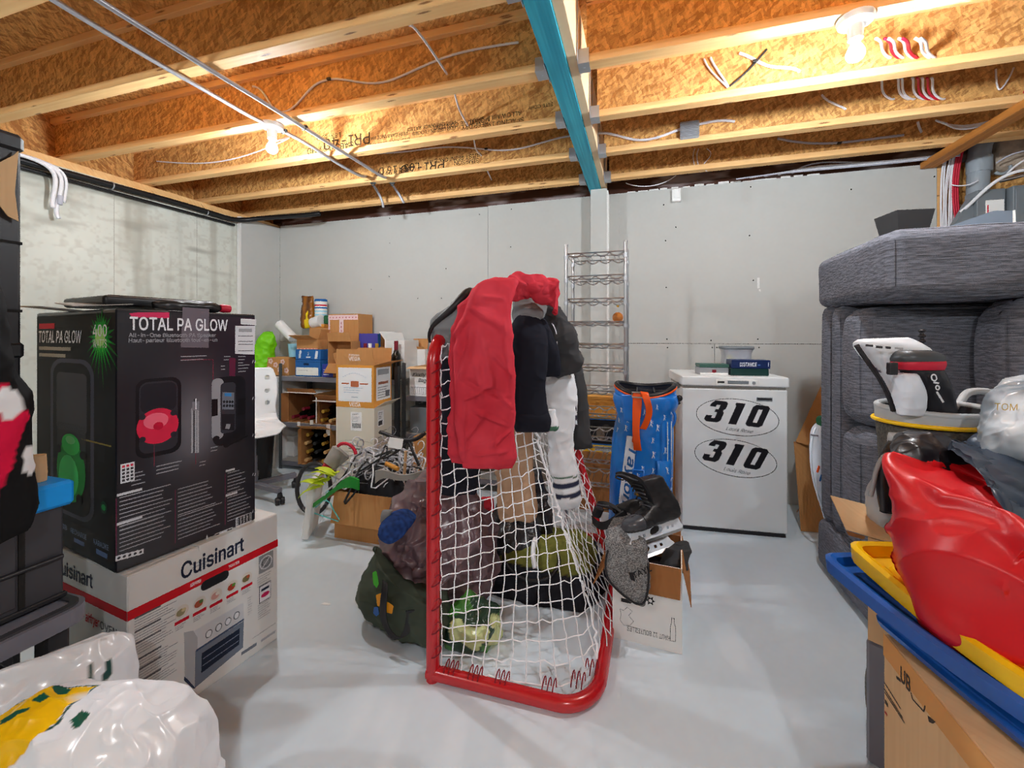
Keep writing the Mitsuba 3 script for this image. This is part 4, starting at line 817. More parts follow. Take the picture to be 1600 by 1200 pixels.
# second unit
wk = Carton('white_carton', 'white carton with handwritten name and open lid behind the goal post', (X(640, 3.2), 3.2, 0.7425), (1, 0), 0.33, 0.30, 0.245, 'm_card_white', open=True, flaps=(('f', 0.07, 100), ('b', .06, 60)), lining='m_card_pale')
P = wk.face('f'); P.text('Kindly\'s', 0.03, 0.165, 0.03, (40, 40, 46), bold=True, shear=.2); P.text('Bag', 0.085, 0.118, 0.03, (40, 40, 46), bold=True, shear=.2); P.rect(0.0, 0.0, 0.19, 0.095, (244, 244, 246)); 
for k in range(9): P.rect(0.012 + k * 0.02, 0.015, 0.015 + k * 0.02, 0.07, (120, 120, 126), 2)
P.rect(0.005, 0.07, 0.18, 0.074, (120, 120, 126), 2); P.rect(.005, .012, .18, .015, (120, 120, 126), 2); P.put(wk.k)
sm = Carton('open_carton', 'small carton with dark bottle tops and a raised brown flap on the shelving', (X(637, 3.49), 3.505, 0.7425), (1, 0), 0.17, 0.058, 0.385, 'm_card_white', open=True, flaps=(('b', 0.10, 15), ('f', 0.03, 40)), lining='m_card')
put('wine_bottle', [lathe([(0, 1.0), (0.017, 1.0), (0.017, 1.16), (0, 1.165)], 14, (sm.R[0, 3] + dx, 3.534, 0)) for dx in (0.035,)], 'm_wire_black', None, 'black bottle top peeking out of the small carton', 'bottle', smooth=40)
put('wine_bottle', [lathe([(0, 1.0), (0.017, 1.0), (0.017, 1.15), (0, 1.155)], 14, (sm.R[0, 3] + dx, 3.534, 0)) for dx in (0.11,)], 'm_cap_red', None, 'dark red bottle top peeking out of the small carton', 'bottle', smooth=40)
Carton('carton', 'grey carton on the middle shelf behind the goal post', (X(640, 3.22), 3.22, 0.4205), (1, 0), 0.34, 0.28, 0.22, 'm_panel_grey')
lc = Carton('carton', 'tan carton standing at the foot of the second shelving', (X(650, 3.0), 2.95, 0.0), (1, 0), 0.26, 0.2, 0.46, 'm_card')

# printed cartons on the floor
vx, vy = X(525, 2.8), 2.8
Carton('carton', 'cream carton at the bottom of the stack under the ochre carton', (vx, vy + .004, 0), (1, 0.03), 0.345, 0.25, 0.345, 'm_card_cream')
cc = Carton('wine_carton', 'cream carton with white address labels under the ochre carton', (vx, vy, 0.346), (1, 0.03), 0.345, 0.25, 0.345, 'm_card_cream', open=True, flaps=(('r', 0.10, 60),))
P = cc.face('f'); P.rect(.135, .165, .235, .31, (244, 244, 244)); P.text('WINES', .147, .285, .012, (60, 60, 64)); P.lines(.145, .275, .08, 4, .012, .004, (170, 170, 174), 2)
for k in range(14): P.rect(.15 + k * .0055, .185, .1525 + k * .0055 + .0018 * (k % 3 == 0), .222, (50, 50, 54), 2)
P.ring(.185, .06, .16, .03, .003, (176, 172, 160)); P.rect(.115, .02, .24, .048, (36, 66, 56)); P.rect(.12, .025, .235, .043, (214, 212, 200), 2); P.put(cc.k)
P = cc.face('r'); P.rect(.045, .19, .13, .315, (238, 238, 238)); P.lines(.055, .30, .065, 4, .014, .005, (130, 130, 134), 2); P.rect(.055, .2, .11, .235, (70, 70, 74), 2); P.lines(.05, .15, .14, 3, .04, .006, (140, 136, 126)); P.put(cc.k, 'side_print')
vg = Carton('wine_carton', 'ochre wine carton with a white label panel and open flaps topmost of its stack', (vx + .003, vy - .002, 0.692), (1, 0.03), 0.34, 0.25, 0.33, 'm_card_ochre', open=True, flaps=(('f', 0.125, 3), ('l', 0.10, 25), ('b', 0.13, 10), ('r', 0.12, 75)), lining='m_card')
P = vg.face('f'); P.rect(.02, .045, .32, .31, (238, 240, 242)); P.rect(.05, .18, .12, .19, (176, 100, 70), 2); P.rect(.215, .18, .29, .19, (176, 100, 70), 2); P.poly(sbox(.14, .165, .20, .20).buffer(.006), (190, 110, 76), 2)
for a in range(12): P.rect(.06 + a * .018, .235 + .03 * math.sin(a * .29), .073 + a * .018, .24 + .03 * math.sin(a * .29), (190, 206, 222), 2)
P.lines(.07, .155, .2, 3, .018, .006, (190, 206, 222), 2); P.rect(.14, .075, .2, .085, (196, 206, 214), 2); P.text('VEGA', .12, .006, .026, (250, 246, 236), bold=True, w=.105); P.text('TIERRA', .12, .034, .008, (250, 246, 236), bold=True, w=.10); P.put(vg.k)
P = Print((vg.R @ np.array([0, -0.0035, 0.33, 1]))[:3], vg.R[:3, 0], (0, -0.05, 1)); P.text('VEGA', .12, .035, .03, (250, 246, 236), bold=True, w=.105); P.text('TIERRA', .12, .073, .012, (250, 246, 236), bold=True, w=.10); P.put(vg.k, 'flap_print')
P = vg.face('r'); P.rect(.03, .05, .235, .31, (232, 234, 236)); P.rect(.05, .25, .21, .295, (150, 156, 162), 2); P.rect(.06, .175, .2, .195, (150, 96, 76), 2); P.lines(.05, .155, .17, 5, .02, .007, (150, 150, 156), 2); P.rect(.16, .07, .22, .12, (110, 112, 120), 3); P.put(vg.k, 'side_print')

# ------------------------------------------------------------------ carton heaped with hangers
hb = Carton('hanger_carton', 'big brown carton heaped with coat hangers', (-1.815, 2.19, 0), (1, 0.0), 0.45, 0.42, 0.29, 'm_card', open=True, flaps=(('f', 0.185, 166), ('r', 0.17, 80), ('l', 0.12, 130)))
mat('bundle_dark', (30, 30, 34), 0.9)
put('clothes_bundle', blob([ell((-1.59, 2.40, z), rx, ry, 10, p=3) for z, rx, ry in ((0.012, 0.17, 0.15), (0.03, 0.19, 0.17), (0.27, 0.19, 0.17), (0.36, 0.15, 0.14), (0.40, 0.05, 0.05))], 40, 50, 0.012, 9, 3), 'm_bundle_dark', None, 'dark bundle filling the carton under the coat hangers', 'bundle', smooth=True)
def hanger(R, kind, label=None, group=None, key='coat_hanger', m=None, r=None):
    r0 = r or {'white': 0.0048, 'wire': 0.0018, 'black': 0.006}[kind]
    m = m or {'white': 'm_wire_white', 'wire': 'm_emt', 'black': 'm_wire_black'}[kind]
    w = 0.20; pts = []
    t = thing(key, label or {'white': 'white plastic tube hanger in the heap of hangers', 'wire': 'thin wire hanger in the heap of hangers', 'black': 'black plastic hanger in the heap of hangers'}[kind], 'hanger', group if group is not None else {'white': 'white tube hangers in the carton', 'wire': 'wire hangers in the carton', 'black': 'black hangers in the carton'}[kind])
    body = np.array([(-w, 0.02, 0), (-w * 0.93, 0, 0), (-0.06, 0, 0), (0.06, 0, 0), (w * 0.93, 0, 0), (w, 0.02, 0), (w * 0.55, 0.085, 0), (0.05, 0.145, 0), (0, 0.155, 0), (-0.05, 0.145, 0), (-w * 0.55, 0.085, 0)])
    put('frame', xf(tube(body, r0, 6, closed=True), R), m, t, smooth=True)
    hk = [(0, 0.15, 0), (0, 0.185, 0), (0.022, 0.205, 0), (0.024, 0.235, 0), (0, 0.252, 0), (-0.022, 0.238, 0), (-0.024, 0.222, 0)]
    put('hook', xf(tube(hk, r0 * 0.75, 6, n=18), R), m if kind != 'black' else 'm_emt', t, smooth=True)
    return t
hr = np.random.default_rng(12)
for i in range(44):
    kind = ('white', 'white', 'wire', 'black', 'white', 'wire')[i % 6]
    a = hr.random() * 6.283; rad = 0.02 + 0.15 * math.sqrt(hr.random()); x, y = -1.60 + rad * math.cos(a) * 1.25, 2.40 + rad * math.sin(a) * 0.7
    z = 0.36 + 0.20 * (1 - rad / 0.2) * (0.35 + 0.65 * hr.random())
    Rr = M4((x, y, z), hr.uniform(0, 360), hr.uniform(20, 110), hr.uniform(-35, 35)) @ M4((0, -0.10, 0), hr.uniform(0, 360) if i % 3 == 0 else hr.uniform(-60, 60))
    hanger(Rr, kind)
def between(a, b, up):
    """hanger matrix: bar runs from a to b"""
    a, b = np.array(a), np.array(b); u = b - a; L = np.linalg.norm(u); R = frame((a + b) / 2, u, up); R[:3, :3] *= L / 0.4; return R
mat('green_hanger', (20, 140, 40), 0.4)
gp_ = [at(489, 791, t=2.60), at(505, 779, t=2.56), at(527, 763, t=2.51), at(545, 753, t=2.47), at(562, 757, t=2.45)]
gh = thing('coat_hanger', 'flat green plastic hanger poking out over the left corner of the carton', 'hanger')
put('hanger_arm', surf(np.stack([np.stack([p + np.array([0, 0, dz]) for dz in np.linspace(-h, h, 6)]) for p, h in zip(spline(gp_, 26), np.interp(np.linspace(0, 1, 26), [0, .6, .85, 1], [.011, .014, .032, .030]))]), 0.014), 'm_green_hanger', gh, smooth=40)
put('hook', tube([gp_[3] + (0.01, 0.006, 0.02), gp_[3] + (0.012, 0.008, 0.06), gp_[3] + (0.04, 0.008, 0.085)], 0.003, 6, n=16), 'm_emt', gh, smooth=True)
hanger(between(at(486, 800, t=2.66), at(530, 815, t=2.55), (0.6, 0, 0.9)), 'white', 'turquoise tube hanger hanging out of the left side of the carton', '', m='m_turq', r=0.006) if mat('turq', (110, 214, 214), 0.4) else None
hanger(between(at(492, 838, t=2.64), at(512, 788, t=2.6), (-0.7, 0, 0.3)), 'wire', 'thin wire hanger dangling below the turquoise one', '')
wp = [at(588, 745, t=2.50), at(600, 740, t=2.49), at(625, 745, t=2.47), at(650, 743, t=2.46), at(676, 734, t=2.46)]
wh = thing('wooden_hanger', 'broad grey wooden hanger lying across the front of the heap', 'hanger')
Gw = np.stack([np.stack([p + np.array([0, 0, dz]) for dz in np.linspace(-h, h, 6)]) for p, h in zip(spline(wp, 24), np.interp(np.linspace(0, 1, 24), [0, .2, .5, 1], [.036, .022, .016, .022]))])
put('hanger_arm', surf(Gw, 0.016), 'm_card_grey', wh, smooth=40)
put('hook', tube([wp[2] + (0, 0.008, 0.015), wp[2] + (0.0, 0.01, 0.06), wp[2] + (0.03, 0.01, 0.085), wp[2] + (0.045, 0.01, 0.06)], 0.002, 6, n=20), 'm_emt', wh)
put('wooden_peg', rod(at(603, 724, t=2.53), at(622, 733, t=2.49), 0.013, 12), 'm_card_ochre', None, 'orange wooden dowel among the hangers', 'wood piece', smooth=40)
put('wooden_peg', rod(at(632, 742, t=2.56), at(634, 705, t=2.56), 0.009, 12), 'm_card_pale', None, 'pale wooden peg upright among the hangers', 'wood piece', smooth=40)
bs = thing('strap_hanger', 'black clip hanger with white paper tag at the top of the heap', 'hanger')
put('bar', tube([at(594, 675, t=2.55), at(612, 682, t=2.52), at(638, 688, t=2.5), at(664, 676, t=2.5)], 0.012, 8, n=24), 'm_plastic_black', bs, smooth=True)
put('arm', tube([at(638, 688, t=2.5), at(648, 712, t=2.48), at(655, 728, t=2.47)], 0.008, 8, n=16), 'm_plastic_black', bs, smooth=True)
put('arm', tube([at(638, 688, t=2.5), at(620, 706, t=2.48), at(600, 716, t=2.47)], 0.006, 8, n=16), 'm_plastic_black', bs, smooth=True)
put('paper_tag', xf(bx(0, 0.088, 0, 0.06, 0, 0.0015), frame(at(606, 699, t=2.47), (1, 0.1, -0.1), (0.15, 0.2, 1))), 'm_paper', bs)
vc = thing('hand_vacuum', 'grey and red handheld gadget with red handle at the left of the heap', 'gadget')
vq = at(520, 712, t=2.62)
put('cup', xf(lathe([(0, 0), (0.045, 0), (0.062, 0.09), (0.066, 0.10), (0.05, 0.115), (0, 0.118)], 22), M4(at(514, 728, t=2.62), 20, -25, 38)), 'm_card_grey', vc, smooth=40)
put('red_cone', xf(lathe([(0, 0), (0.03, 0), (0.048, 0.07), (0, 0.07)], 22), M4(at(508, 735, t=2.64), 20, -30, 40)), 'm_wire_red', vc, smooth=40)
put('handle', tube([at(528, 697, t=2.6), at(540, 693, t=2.58), at(552, 700, t=2.56), at(556, 710, t=2.55)], 0.010, 8, n=20), 'm_wire_red', vc, smooth=True)
mat('leaf', (196, 214, 40), 0.5)
lf = [xf(surf(gridof([[(-0.0, -0.004, 0), (0, 0.004, 0)], [(0.05, -0.022, 0.012), (0.05, 0.022, 0.012)], [(0.10, -0.014, 0.006), (0.10, 0.014, 0.006)], [(0.135, -0.002, -0.015), (0.135, 0.002, -0.015)]], 10, 6), 0.002), M4(at(530 - 3 * i, 738 + 2.4 * i, t=2.52), 190 + 14 * (i % 5) - 25, 25 * math.sin(i * 2.1), 25 * math.cos(i * 1.3))) for i in range(11)]
lfk = thing('artificial_plant', 'yellow green artificial leaves hanging over the left edge of the carton', 'plant')
for m_ in lf: put('leaf', m_, 'm_leaf', lfk, smooth=True)
wbk = thing('white_board', 'white flat box leaning against the left side of the hanger carton', 'box')
put('board', xf(bx(0, 0.22, -0.02, 0.02, 0, 0.36, 0.006), frame(at(482, 797, t=2.78) * [1, 1, 0] + [0, 0, 0.004], (0.35, 0.93, 0), (0.93 * 0.12, -0.35 * 0.12, 0.99)) @ M4((0, 0.0, 0), rx=-90) @ np.diag([1, -1, 1, 1]) if False else frame(at(492, 800, t=2.78) * [1, 1, 0] + [0, 0, 0.012], (0.45, -0.89, 0), (0.89, 0.45, 0)) @ M4((0, 0, 0), 0, -7, 0)), 'm_card_white', wbk)
hz = thing('rubber_hose', 'black coiled hose ring behind the white flat box', 'hose')
put('hose_ring', xf(tube(np.array([(0.13 * math.cos(a), 0.17 * math.sin(a), 0.0) for a in np.linspace(0, 6.283, 40)[:-1]]), 0.014, 10, closed=True), frame(at(490, 745, t=2.95) * [1, 1, 0] + [0, 0, 0.186], (1, 0.1, 0), (0, 0.1, 1))), 'm_plastic_black', hz, smooth=True)
# ------------------------------------------------------------------ red goal with white netting, clothes thrown over it
mat('goal_red', (184, 8, 22), 0.22, spec=0.6, clearcoat=0.5)
mat('net_white', (240, 240, 242), 0.7)
mat('lace', (120, 14, 30), 0.7)
goal = thing('hockey_goal', 'red tubular hockey goal with white netting standing in the middle of the room', 'goal')
GX, GY0, GY1, GZ, r = -0.722, 1.39, 2.60, 1.262, 0.0245
def arc(c, a, b, n=8): return [tuple(np.array(c) + np.array(a) * math.cos(k * math.pi / 2 / n) + np.array(b) * math.sin(k * math.pi / 2 / n)) for k in range(n + 1)]
R_ = 0.13
mouth = [(GX, GY0, 0.0)] + arc((GX, GY0 + R_, GZ - R_), (0, -R_, 0), (0, 0, R_)) + arc((GX, GY1 - R_, GZ - R_), (0, 0, R_), (0, R_, 0)) + [(GX, GY1, 0.0)]
put('mouth_frame', tube(mouth, r, 16), 'm_goal_red', goal, smooth=40)
base = [(GX - 0.02, GY0, r)] + arc((-0.265, 1.55, r), (0, -0.155, 0), (0.13, 0, 0), 10) + [(-0.128, 1.75, r), (-0.118, 2.3, r)] + arc((-0.25, GY1 - 0.13, r), (0.13, 0, 0), (0, 0.13, 0), 8) + [(GX, GY1, r)]
put('base_frame', tube(base, r, 16), 'm_goal_red', goal, smooth=40)
brace = spline([(-0.118, 2.12, 0.04), (-0.19, 2.12, 0.30), (-0.30, 2.12, 0.67), (-0.42, 2.12, 1.05), (-0.53, 2.12, 1.22), (GX, 2.12, GZ)], 40)
put('back_brace', tube(brace, 0.016, 12), 'm_goal_red', goal, smooth=40)
# netting: near side panel, back panel, far side panel
ridge = spline([(-0.155, 1.60, 0.05), at(922, 950, t=1.69), at(900, 880, t=1.73), at(868, 780, t=1.77), at(842, 690, t=1.80), at(818, 600, t=1.80), (GX + 0.06, GY0 + 0.22, GZ - 0.01)], 200)
rs = np.r_[0, np.cumsum(np.linalg.norm(np.diff(ridge, axis=0), axis=1))]; rl = rs[-1]; rs /= rl
def RG(v): return np.stack([np.interp(v, rs, ridge[:, k]) for k in range(3)], -1)
def PO(v): v = np.asarray(v); return np.stack([np.full_like(v, GX + 0.03), np.full_like(v, GY0 + 0.005), 0.05 + (GZ - 0.10) * v], -1)
def bot(u): return np.stack([np.interp(u, [0, .35, .75, .9, 1], [GX + .03, -0.53, -0.27, -0.19, -0.155]), np.interp(u, [0, .35, .75, .9, 1], [GY0 + .01, GY0 + .012, 1.43, 1.50, 1.60]), np.full_like(u, 0.046)], -1)
nz = np.random.default_rng(3)
def side(u, v):
    u, v = np.broadcast_arrays(np.asarray(u, float), np.asarray(v, float)); a = PO(v) * (1 - u[..., None]) + RG(v) * u[..., None]
    w = np.clip(1 - v * 3.2, 0, 1)[..., None] ** 1.5; b = bot(u); straight = PO(v * 0) * (1 - u[..., None]) + RG(v * 0) * u[..., None]
    a = a + (b - straight) * w
    a = a + np.array([0, 1, 0.0]) * (0.05 * np.sin(np.pi * u) * np.sin(np.pi * np.clip(v, 0, 1)))[..., None]
    a[..., 2] -= 0.012 * np.sin(np.pi * u) * np.sin(np.pi * v); return a
st = []
rnet = 0.0025
nr = 25
def jit(P, a=0.0035): return P + nz.normal(0, a, P.shape) * np.array([1, 0.6, 1])
for j in range(nr + 1):
    v = j / nr; P = side(np.linspace(0, 1, 22), np.full(22, v)); P[:, 2] -= 0.004 * np.abs(np.sin(np.arange(22) * 1.57)); st.append(tube(jit(P), rnet, 4))
for i in range(0, 13):
    vs = np.linspace(0, 1, 60); wid = np.linalg.norm(side(np.ones(60), vs) - side(np.zeros(60), vs), axis=1); u = np.clip((i * 0.0475) / wid, None, 2)
    ok = u <= 1.0
    if ok.sum() > 4: st.append(tube(jit(side(u[ok], vs[ok]), 0.002), rnet, 4))
st.append(tube(jit(RG(np.linspace(0, 1, 70)), 0.004), 0.005, 5))
def back(u, v):
    """u from the near ridge over the brace to the far ridge"""
    u, v = np.broadcast_arrays(np.asarray(u, float), np.asarray(v, float)); near = RG(v); far = near * [1, -1, 1] + [0, 2 * 2.12 - 0.12, 0]
    bi = np.clip(v * 0.985, 0, 1) * (len(brace) - 9); mid = np.stack([np.interp(bi, np.arange(len(brace)), brace[:, k]) for k in range(3)], -1) + np.array([0.024, 0, 0.0])
    s = np.abs(u - 0.5) * 2; e = np.where((u < 0.5)[..., None], near, far); a = e * s[..., None] + mid * (1 - s[..., None])
    sag = np.sin(np.pi * s) * np.sin(np.pi * np.clip(v * .95 + .05, 0, 1)) * 0.05; a[..., 0] -= sag
    low = np.clip(1 - v * 5, 0, 1)[..., None] ** 1.3; a[..., 0] += (low[..., 0]) * np.sin(np.pi * s) * 0.05
    return a
N1, N2 = 15, 15
for k in range(-N2, N1 + 1):           # two families of diagonals give the diamonds
    for sgn in (1, -1):
        tt = np.linspace(0, 1, 44); u = (k / N1 + tt) if sgn > 0 else (k / N1 + 1 - tt); ok = (u >= 0) & (u <= 1)
        if ok.sum() > 3: st.append(tube(jit(back(u[ok], tt[ok]), 0.004), rnet * 0.9, 4))
for j in range(0, 20):
    v = j / 19; P = side(np.linspace(0, 1, 12), np.full(12, v)) * [1, -1, 1] + [0, 2 * 2.12 - 0.17, 0]; P[:, 1] = np.minimum(P[:, 1], GY1); st.append(tube(P, rnet, 4))
put('netting', st, 'm_net_white', goal, kind='stuff', label='white string netting')
lace = []
for z in np.arange(0.10, 1.15, 0.085): q = np.array([GX + 0.02, GY0 - 0.004, z]); lace.append(tube([q + (-0.012, -0.022, -0.004), q + (0.004, -0.02, 0.004), q + (0.016, -0.004, 0.02), q + (0.014, -0.006, 0.034), q + (0.0, -0.02, 0.03)], 0.0024, 4, n=9))
for u in (0.08, 0.28, 0.45, 0.70, 0.86, 0.95):
    b = bot(np.array([u]))[0]
    for dx in (-0.018, 0.0, 0.018): lace.append(tube([b + (dx, -0.022, -0.012), b + (dx + .003, -0.014, 0.016), b + (dx + 0.007, 0.006, 0.028), b + (dx + 0.013, -0.012, 0.012)], 0.002, 4, n=9))
put('lacing', lace, 'm_lace', goal, kind='stuff', label='dark red lacing')

# ------------------------------------------------------------------ garments
def strip(rows, d, n=90, m=72, amp=0.012, freq=9, seed=0, p=2.4, stretch=(1, 1, 0.6)):
    """soft garment piece: rows (left px, right px, py, distance[, thickness]) measured on the photograph, each with its own depth"""
    rings = []
    for q in rows:
        A, B = at(q[0], q[2], t=q[3]), at(q[1], q[2] if len(q) < 6 else q[5], t=q[3] if len(q) < 7 else q[6]); c, h = (A + B) / 2, (B - A) / 2; dd = FW * (q[4] if len(q) > 4 and q[4] else d)
        a = np.arange(12) * 2 * np.pi / 12; ca, sa = np.cos(a), np.sin(a); ca, sa = np.sign(ca) * np.abs(ca) ** (2 / p), np.sign(sa) * np.abs(sa) ** (2 / p)
        rings.append(c + ca[:, None] * h + sa[:, None] * dd)
    t = blob(rings, n, m, amp, freq, seed, stretch=stretch)
    t.fix_normals() if False else None
    return t
mat('trouser_red', mikit.proc(lambda p, n, uv: mix(lin((176, 30, 46)).tolist(), lin((212, 70, 84)).tolist(), fbm(p.x * 14, p.z * 9, p.y * 14, 3))), 0.85, spec=0.15)
mat('knit_navy', (32, 34, 44), 0.9, spec=0.15)
mat('fleece_dark', (62, 63, 66), 0.9, spec=0.15)
mat('fleece_grey', (128, 132, 134), 0.85, spec=0.15)
mat('nylon_black', (26, 26, 30), 0.45)
tr_ = thing('red_trousers', 'red trousers thrown over the goal with the legs hanging down', 'trousers')
fl_ = strip([(724, 800, 730, 1.46, 0.006), (722, 802, 727, 1.46, 0.014), (716, 803, 690, 1.46, 0.02), (709, 803, 620, 1.46, 0.026), (708, 802, 560, 1.455, 0.03), (718, 799, 512, 1.46, 0.034), (731, 798, 478, 1.475, 0.032), (750, 803, 449, 1.52, 0.028), (776, 808, 440, 1.60, 0.014)], 0.03, amp=0.013, freq=5, seed=3, m=120, n=170, p=3.4, stretch=(1, 1, .45))
tp = lambda x, y: at(x, y, t=1.44)
fl_ = folds(fl_, [(tp(728, 478), tp(796, 522), .020, .024), (tp(738, 500), tp(716, 600), .014, .016), (tp(752, 520), tp(770, 620), .014, .015), (tp(786, 500), tp(797, 610), .012, .012), (tp(765, 545), tp(800, 590), .012, .012), (tp(716, 590), tp(798, 628), -.012, .012), (tp(722, 625), tp(772, 600), .012, .012),
    (tp(735, 640), tp(795, 668), .011, .010), (tp(728, 690), tp(762, 640), .010, .010), (tp(770, 700), tp(800, 672), .010, .009), (tp(726, 612), tp(728, 726), .008, .006), (tp(740, 712), tp(796, 706), .009, .008), (tp(748, 466), tp(790, 470), .012, .012), (tp(712, 530), tp(730, 500), .012, .014), (tp(775, 610), tp(800, 640), .012, .010), (tp(744, 560), tp(752, 640), .010, .010)])
put('front_leg', fl_, 'm_trouser_red', tr_, smooth=True)
put('rear_leg', strip([(706, 740, 722, 1.52, 0.006), (705, 745, 718, 1.52, 0.012), (706, 760, 660, 1.52, 0.016), (705, 770, 590, 1.52, 0.018), (706, 780, 530, 1.52, 0.02), (720, 790, 480, 1.53, 0.024), (745, 800, 446, 1.58, 0.024), (770, 800, 441, 1.62, 0.012)], 0.02, amp=0.012, seed=8), 'm_trouser_red', tr_, smooth=True)
put('waist', blob([np.array([at(x, y, t=t) + FW * 0.0 for x, y, t in q]) for q in (
    [(786, 440, 1.58), (792, 436, 1.64), (797, 446, 1.66), (797, 462, 1.64), (793, 470, 1.60), (788, 456, 1.57)],
    [(806, 430, 1.56), (814, 426, 1.64), (822, 436, 1.68), (822, 460, 1.66), (814, 470, 1.60), (806, 452, 1.56)],
    [(832, 438, 1.58), (836, 433, 1.66), (838, 440, 1.70), (838, 466, 1.68), (835, 472, 1.62), (832, 456, 1.58)],
    [(858, 440, 1.60), (862, 436, 1.67), (864, 442, 1.71), (862, 474, 1.70), (858, 480, 1.64), (856, 460, 1.60)],
    [(873, 442, 1.61), (876, 438, 1.67), (877, 442, 1.70), (872, 484, 1.70), (868, 490, 1.66), (870, 464, 1.62)])], 80, 90, 0.018, 11, 6), 'm_trouser_red', tr_, smooth=True, label='waistband end')
put('hem_band', strip([(723, 801, 731, 1.458, 0.012), (722, 801.5, 724, 1.457, 0.0165), (721, 802, 722, 1.457, 0.012)], 0.012, n=10, amp=0.0), 'm_trouser_red', tr_, smooth=True)
# grey jacket at the left, under the trousers
gj = thing('grey_jacket', 'grey jacket with black edging draped over the left corner of the goal', 'jacket')
put('jacket_body', strip([(686, 760, 560, 1.62, 0.02), (677, 760, 530, 1.62, 0.03), (676, 760, 508, 1.61, 0.045), (692, 765, 488, 1.62, 0.06), (715, 775, 470, 1.64, 0.06), (735, 790, 456, 1.68, 0.05), (752, 790, 450, 1.72, 0.02)], 0.05, amp=0.012, seed=13), 'm_fleece_grey', gj, smooth=True)
put('black_edge', tube([at(672, 535, t=1.60), at(671, 521, t=1.585), at(684, 501, t=1.575), at(704, 486, t=1.575), at(716, 472, t=1.58), at(732, 459, t=1.62)], [0.006, .008, .009, .010, .014, .016], 8, n=40) if False else tube(spline([at(672, 535, t=1.60), at(671, 521, t=1.585), at(684, 501, t=1.56), at(704, 484, t=1.555), at(718, 470, t=1.565), at(734, 457, t=1.62)], 40), np.linspace(0.005, 0.02, 40), 8), 'm_nylon_black', gj, smooth=True)
# dark garments inside the mouth, seen through the netting
put('dark_shirt', strip([(690, 742, 770, 1.78, 0.02), (688, 748, 740, 1.76, 0.03), (688, 750, 660, 1.74, 0.04), (690, 752, 580, 1.72, 0.04), (694, 760, 530, 1.72, 0.05), (704, 770, 510, 1.74, 0.03)], 0.04, amp=0.012, seed=23), 'm_knit_navy', None, 'dark navy shirt hanging inside the goal behind the netting', 'shirt', smooth=True)
put('tan_trousers', strip([(782, 832, 812, 2.02, 0.012), (780, 835, 806, 2.02, 0.03), (776, 835, 760, 2.01, 0.035), (772, 834, 700, 1.99, 0.035), (766, 832, 640, 1.97, 0.035), (760, 826, 560, 1.95, 0.03), (764, 818, 525, 1.94, 0.03)], 0.03, amp=0.010, seed=33), 'm_skin_tan' if False else mat('twill_tan', mikit.proc(lambda p, n, uv: mix(lin((190, 150, 118)).tolist(), lin((218, 182, 150)).tolist(), fbm(p.x * 12, p.z * 9, p.y * 12, 3))), 0.9, spec=0.15), None, 'tan trouser leg hanging inside the goal behind the netting', 'trousers', smooth=True)
# navy sweatshirt, dark grey jacket, white jersey, black sleeve at the right
nv = thing('navy_sweatshirt', 'navy sweatshirt hanging beside the red trousers', 'sweatshirt')
put('sleeve', strip([(806, 858, 672, 1.70, 0.014), (806, 860, 668, 1.70, 0.03), (804, 855, 640, 1.69, 0.035), (802, 852, 580, 1.68, 0.045), (800, 856, 530, 1.68, 0.05), (803, 850, 505, 1.70, 0.05), (810, 838, 492, 1.74, 0.03)], 0.04, amp=0.008, seed=43), 'm_knit_navy', nv, smooth=True)
put('cuff', strip([(806.5, 857.5, 674, 1.698, 0.02), (806, 860, 667, 1.698, 0.036), (805, 858, 646, 1.69, 0.038), (806, 856, 643, 1.69, 0.03)], 0.03, n=16, amp=0.002), 'm_knit_navy', nv, smooth=True)
put('body', strip([(845, 872, 585, 1.74, 0.02), (838, 873, 560, 1.73, 0.04), (830, 866, 530, 1.72, 0.05), (826, 856, 505, 1.73, 0.05), (824, 846, 494, 1.76, 0.03)], 0.04, amp=0.008, seed=47), 'm_knit_navy', nv, smooth=True)
dj = thing('dark_grey_jacket', 'dark grey jacket with short hanging sleeve at the right of the red trousers', 'jacket')
put('shoulder', strip([(800, 842, 508, 1.72, 0.03), (803, 850, 494, 1.74, 0.05), (804, 856, 480, 1.78, 0.06), (806, 846, 468, 1.82, 0.05), (814, 832, 463, 1.86, 0.02)], 0.05, amp=0.012, seed=53), 'm_fleece_grey', dj, smooth=True)
put('sleeve', strip([(872, 905, 587, 1.80, 0.02, 580), (868, 907, 582, 1.80, 0.05, 574), (862, 902, 556, 1.79, 0.055, 548), (856, 894, 528, 1.79, 0.06, 516), (846, 884, 504, 1.80, 0.06, 492), (834, 864, 486, 1.82, 0.06, 474), (826, 842, 476, 1.85, 0.04, 467)], 0.05, amp=0.016, seed=57, stretch=(1, 1, 1)), 'm_fleece_dark', dj, smooth=True)
put('zip', tube([at(862, 505, t=1.735), at(870, 540, t=1.725), at(868, 570, t=1.73), at(872, 586, t=1.74)], 0.0035, 6, n=24), 'm_emt', dj, smooth=True)
js = strip([(866, 904, 794, 1.84, 0.02, 788), (864, 906, 789, 1.84, 0.035, 783), (863, 903, 760, 1.84, 0.045, 754), (858, 898, 720, 1.85, 0.05, 714), (853, 898, 660, 1.86, 0.055), (847, 898, 610, 1.87, 0.055), (846, 890, 575, 1.88, 0.04)], 0.05, amp=0.010, seed=63)
def jsc(p):
    z = p[:, 2] - (p[:, 0] + 0.3) * 0.10; c = np.tile(np.array([226, 228, 232.0]), (len(p), 1)); zz = lambda py: float(at(885, py, t=1.80)[2])
    for a, b, col in ((762, 754, (44, 48, 70)), (778, 770, (44, 48, 70)), (748, 745.5, (40, 90, 66))): c[(z > zz(a)) & (z < zz(b))] = col
    return c
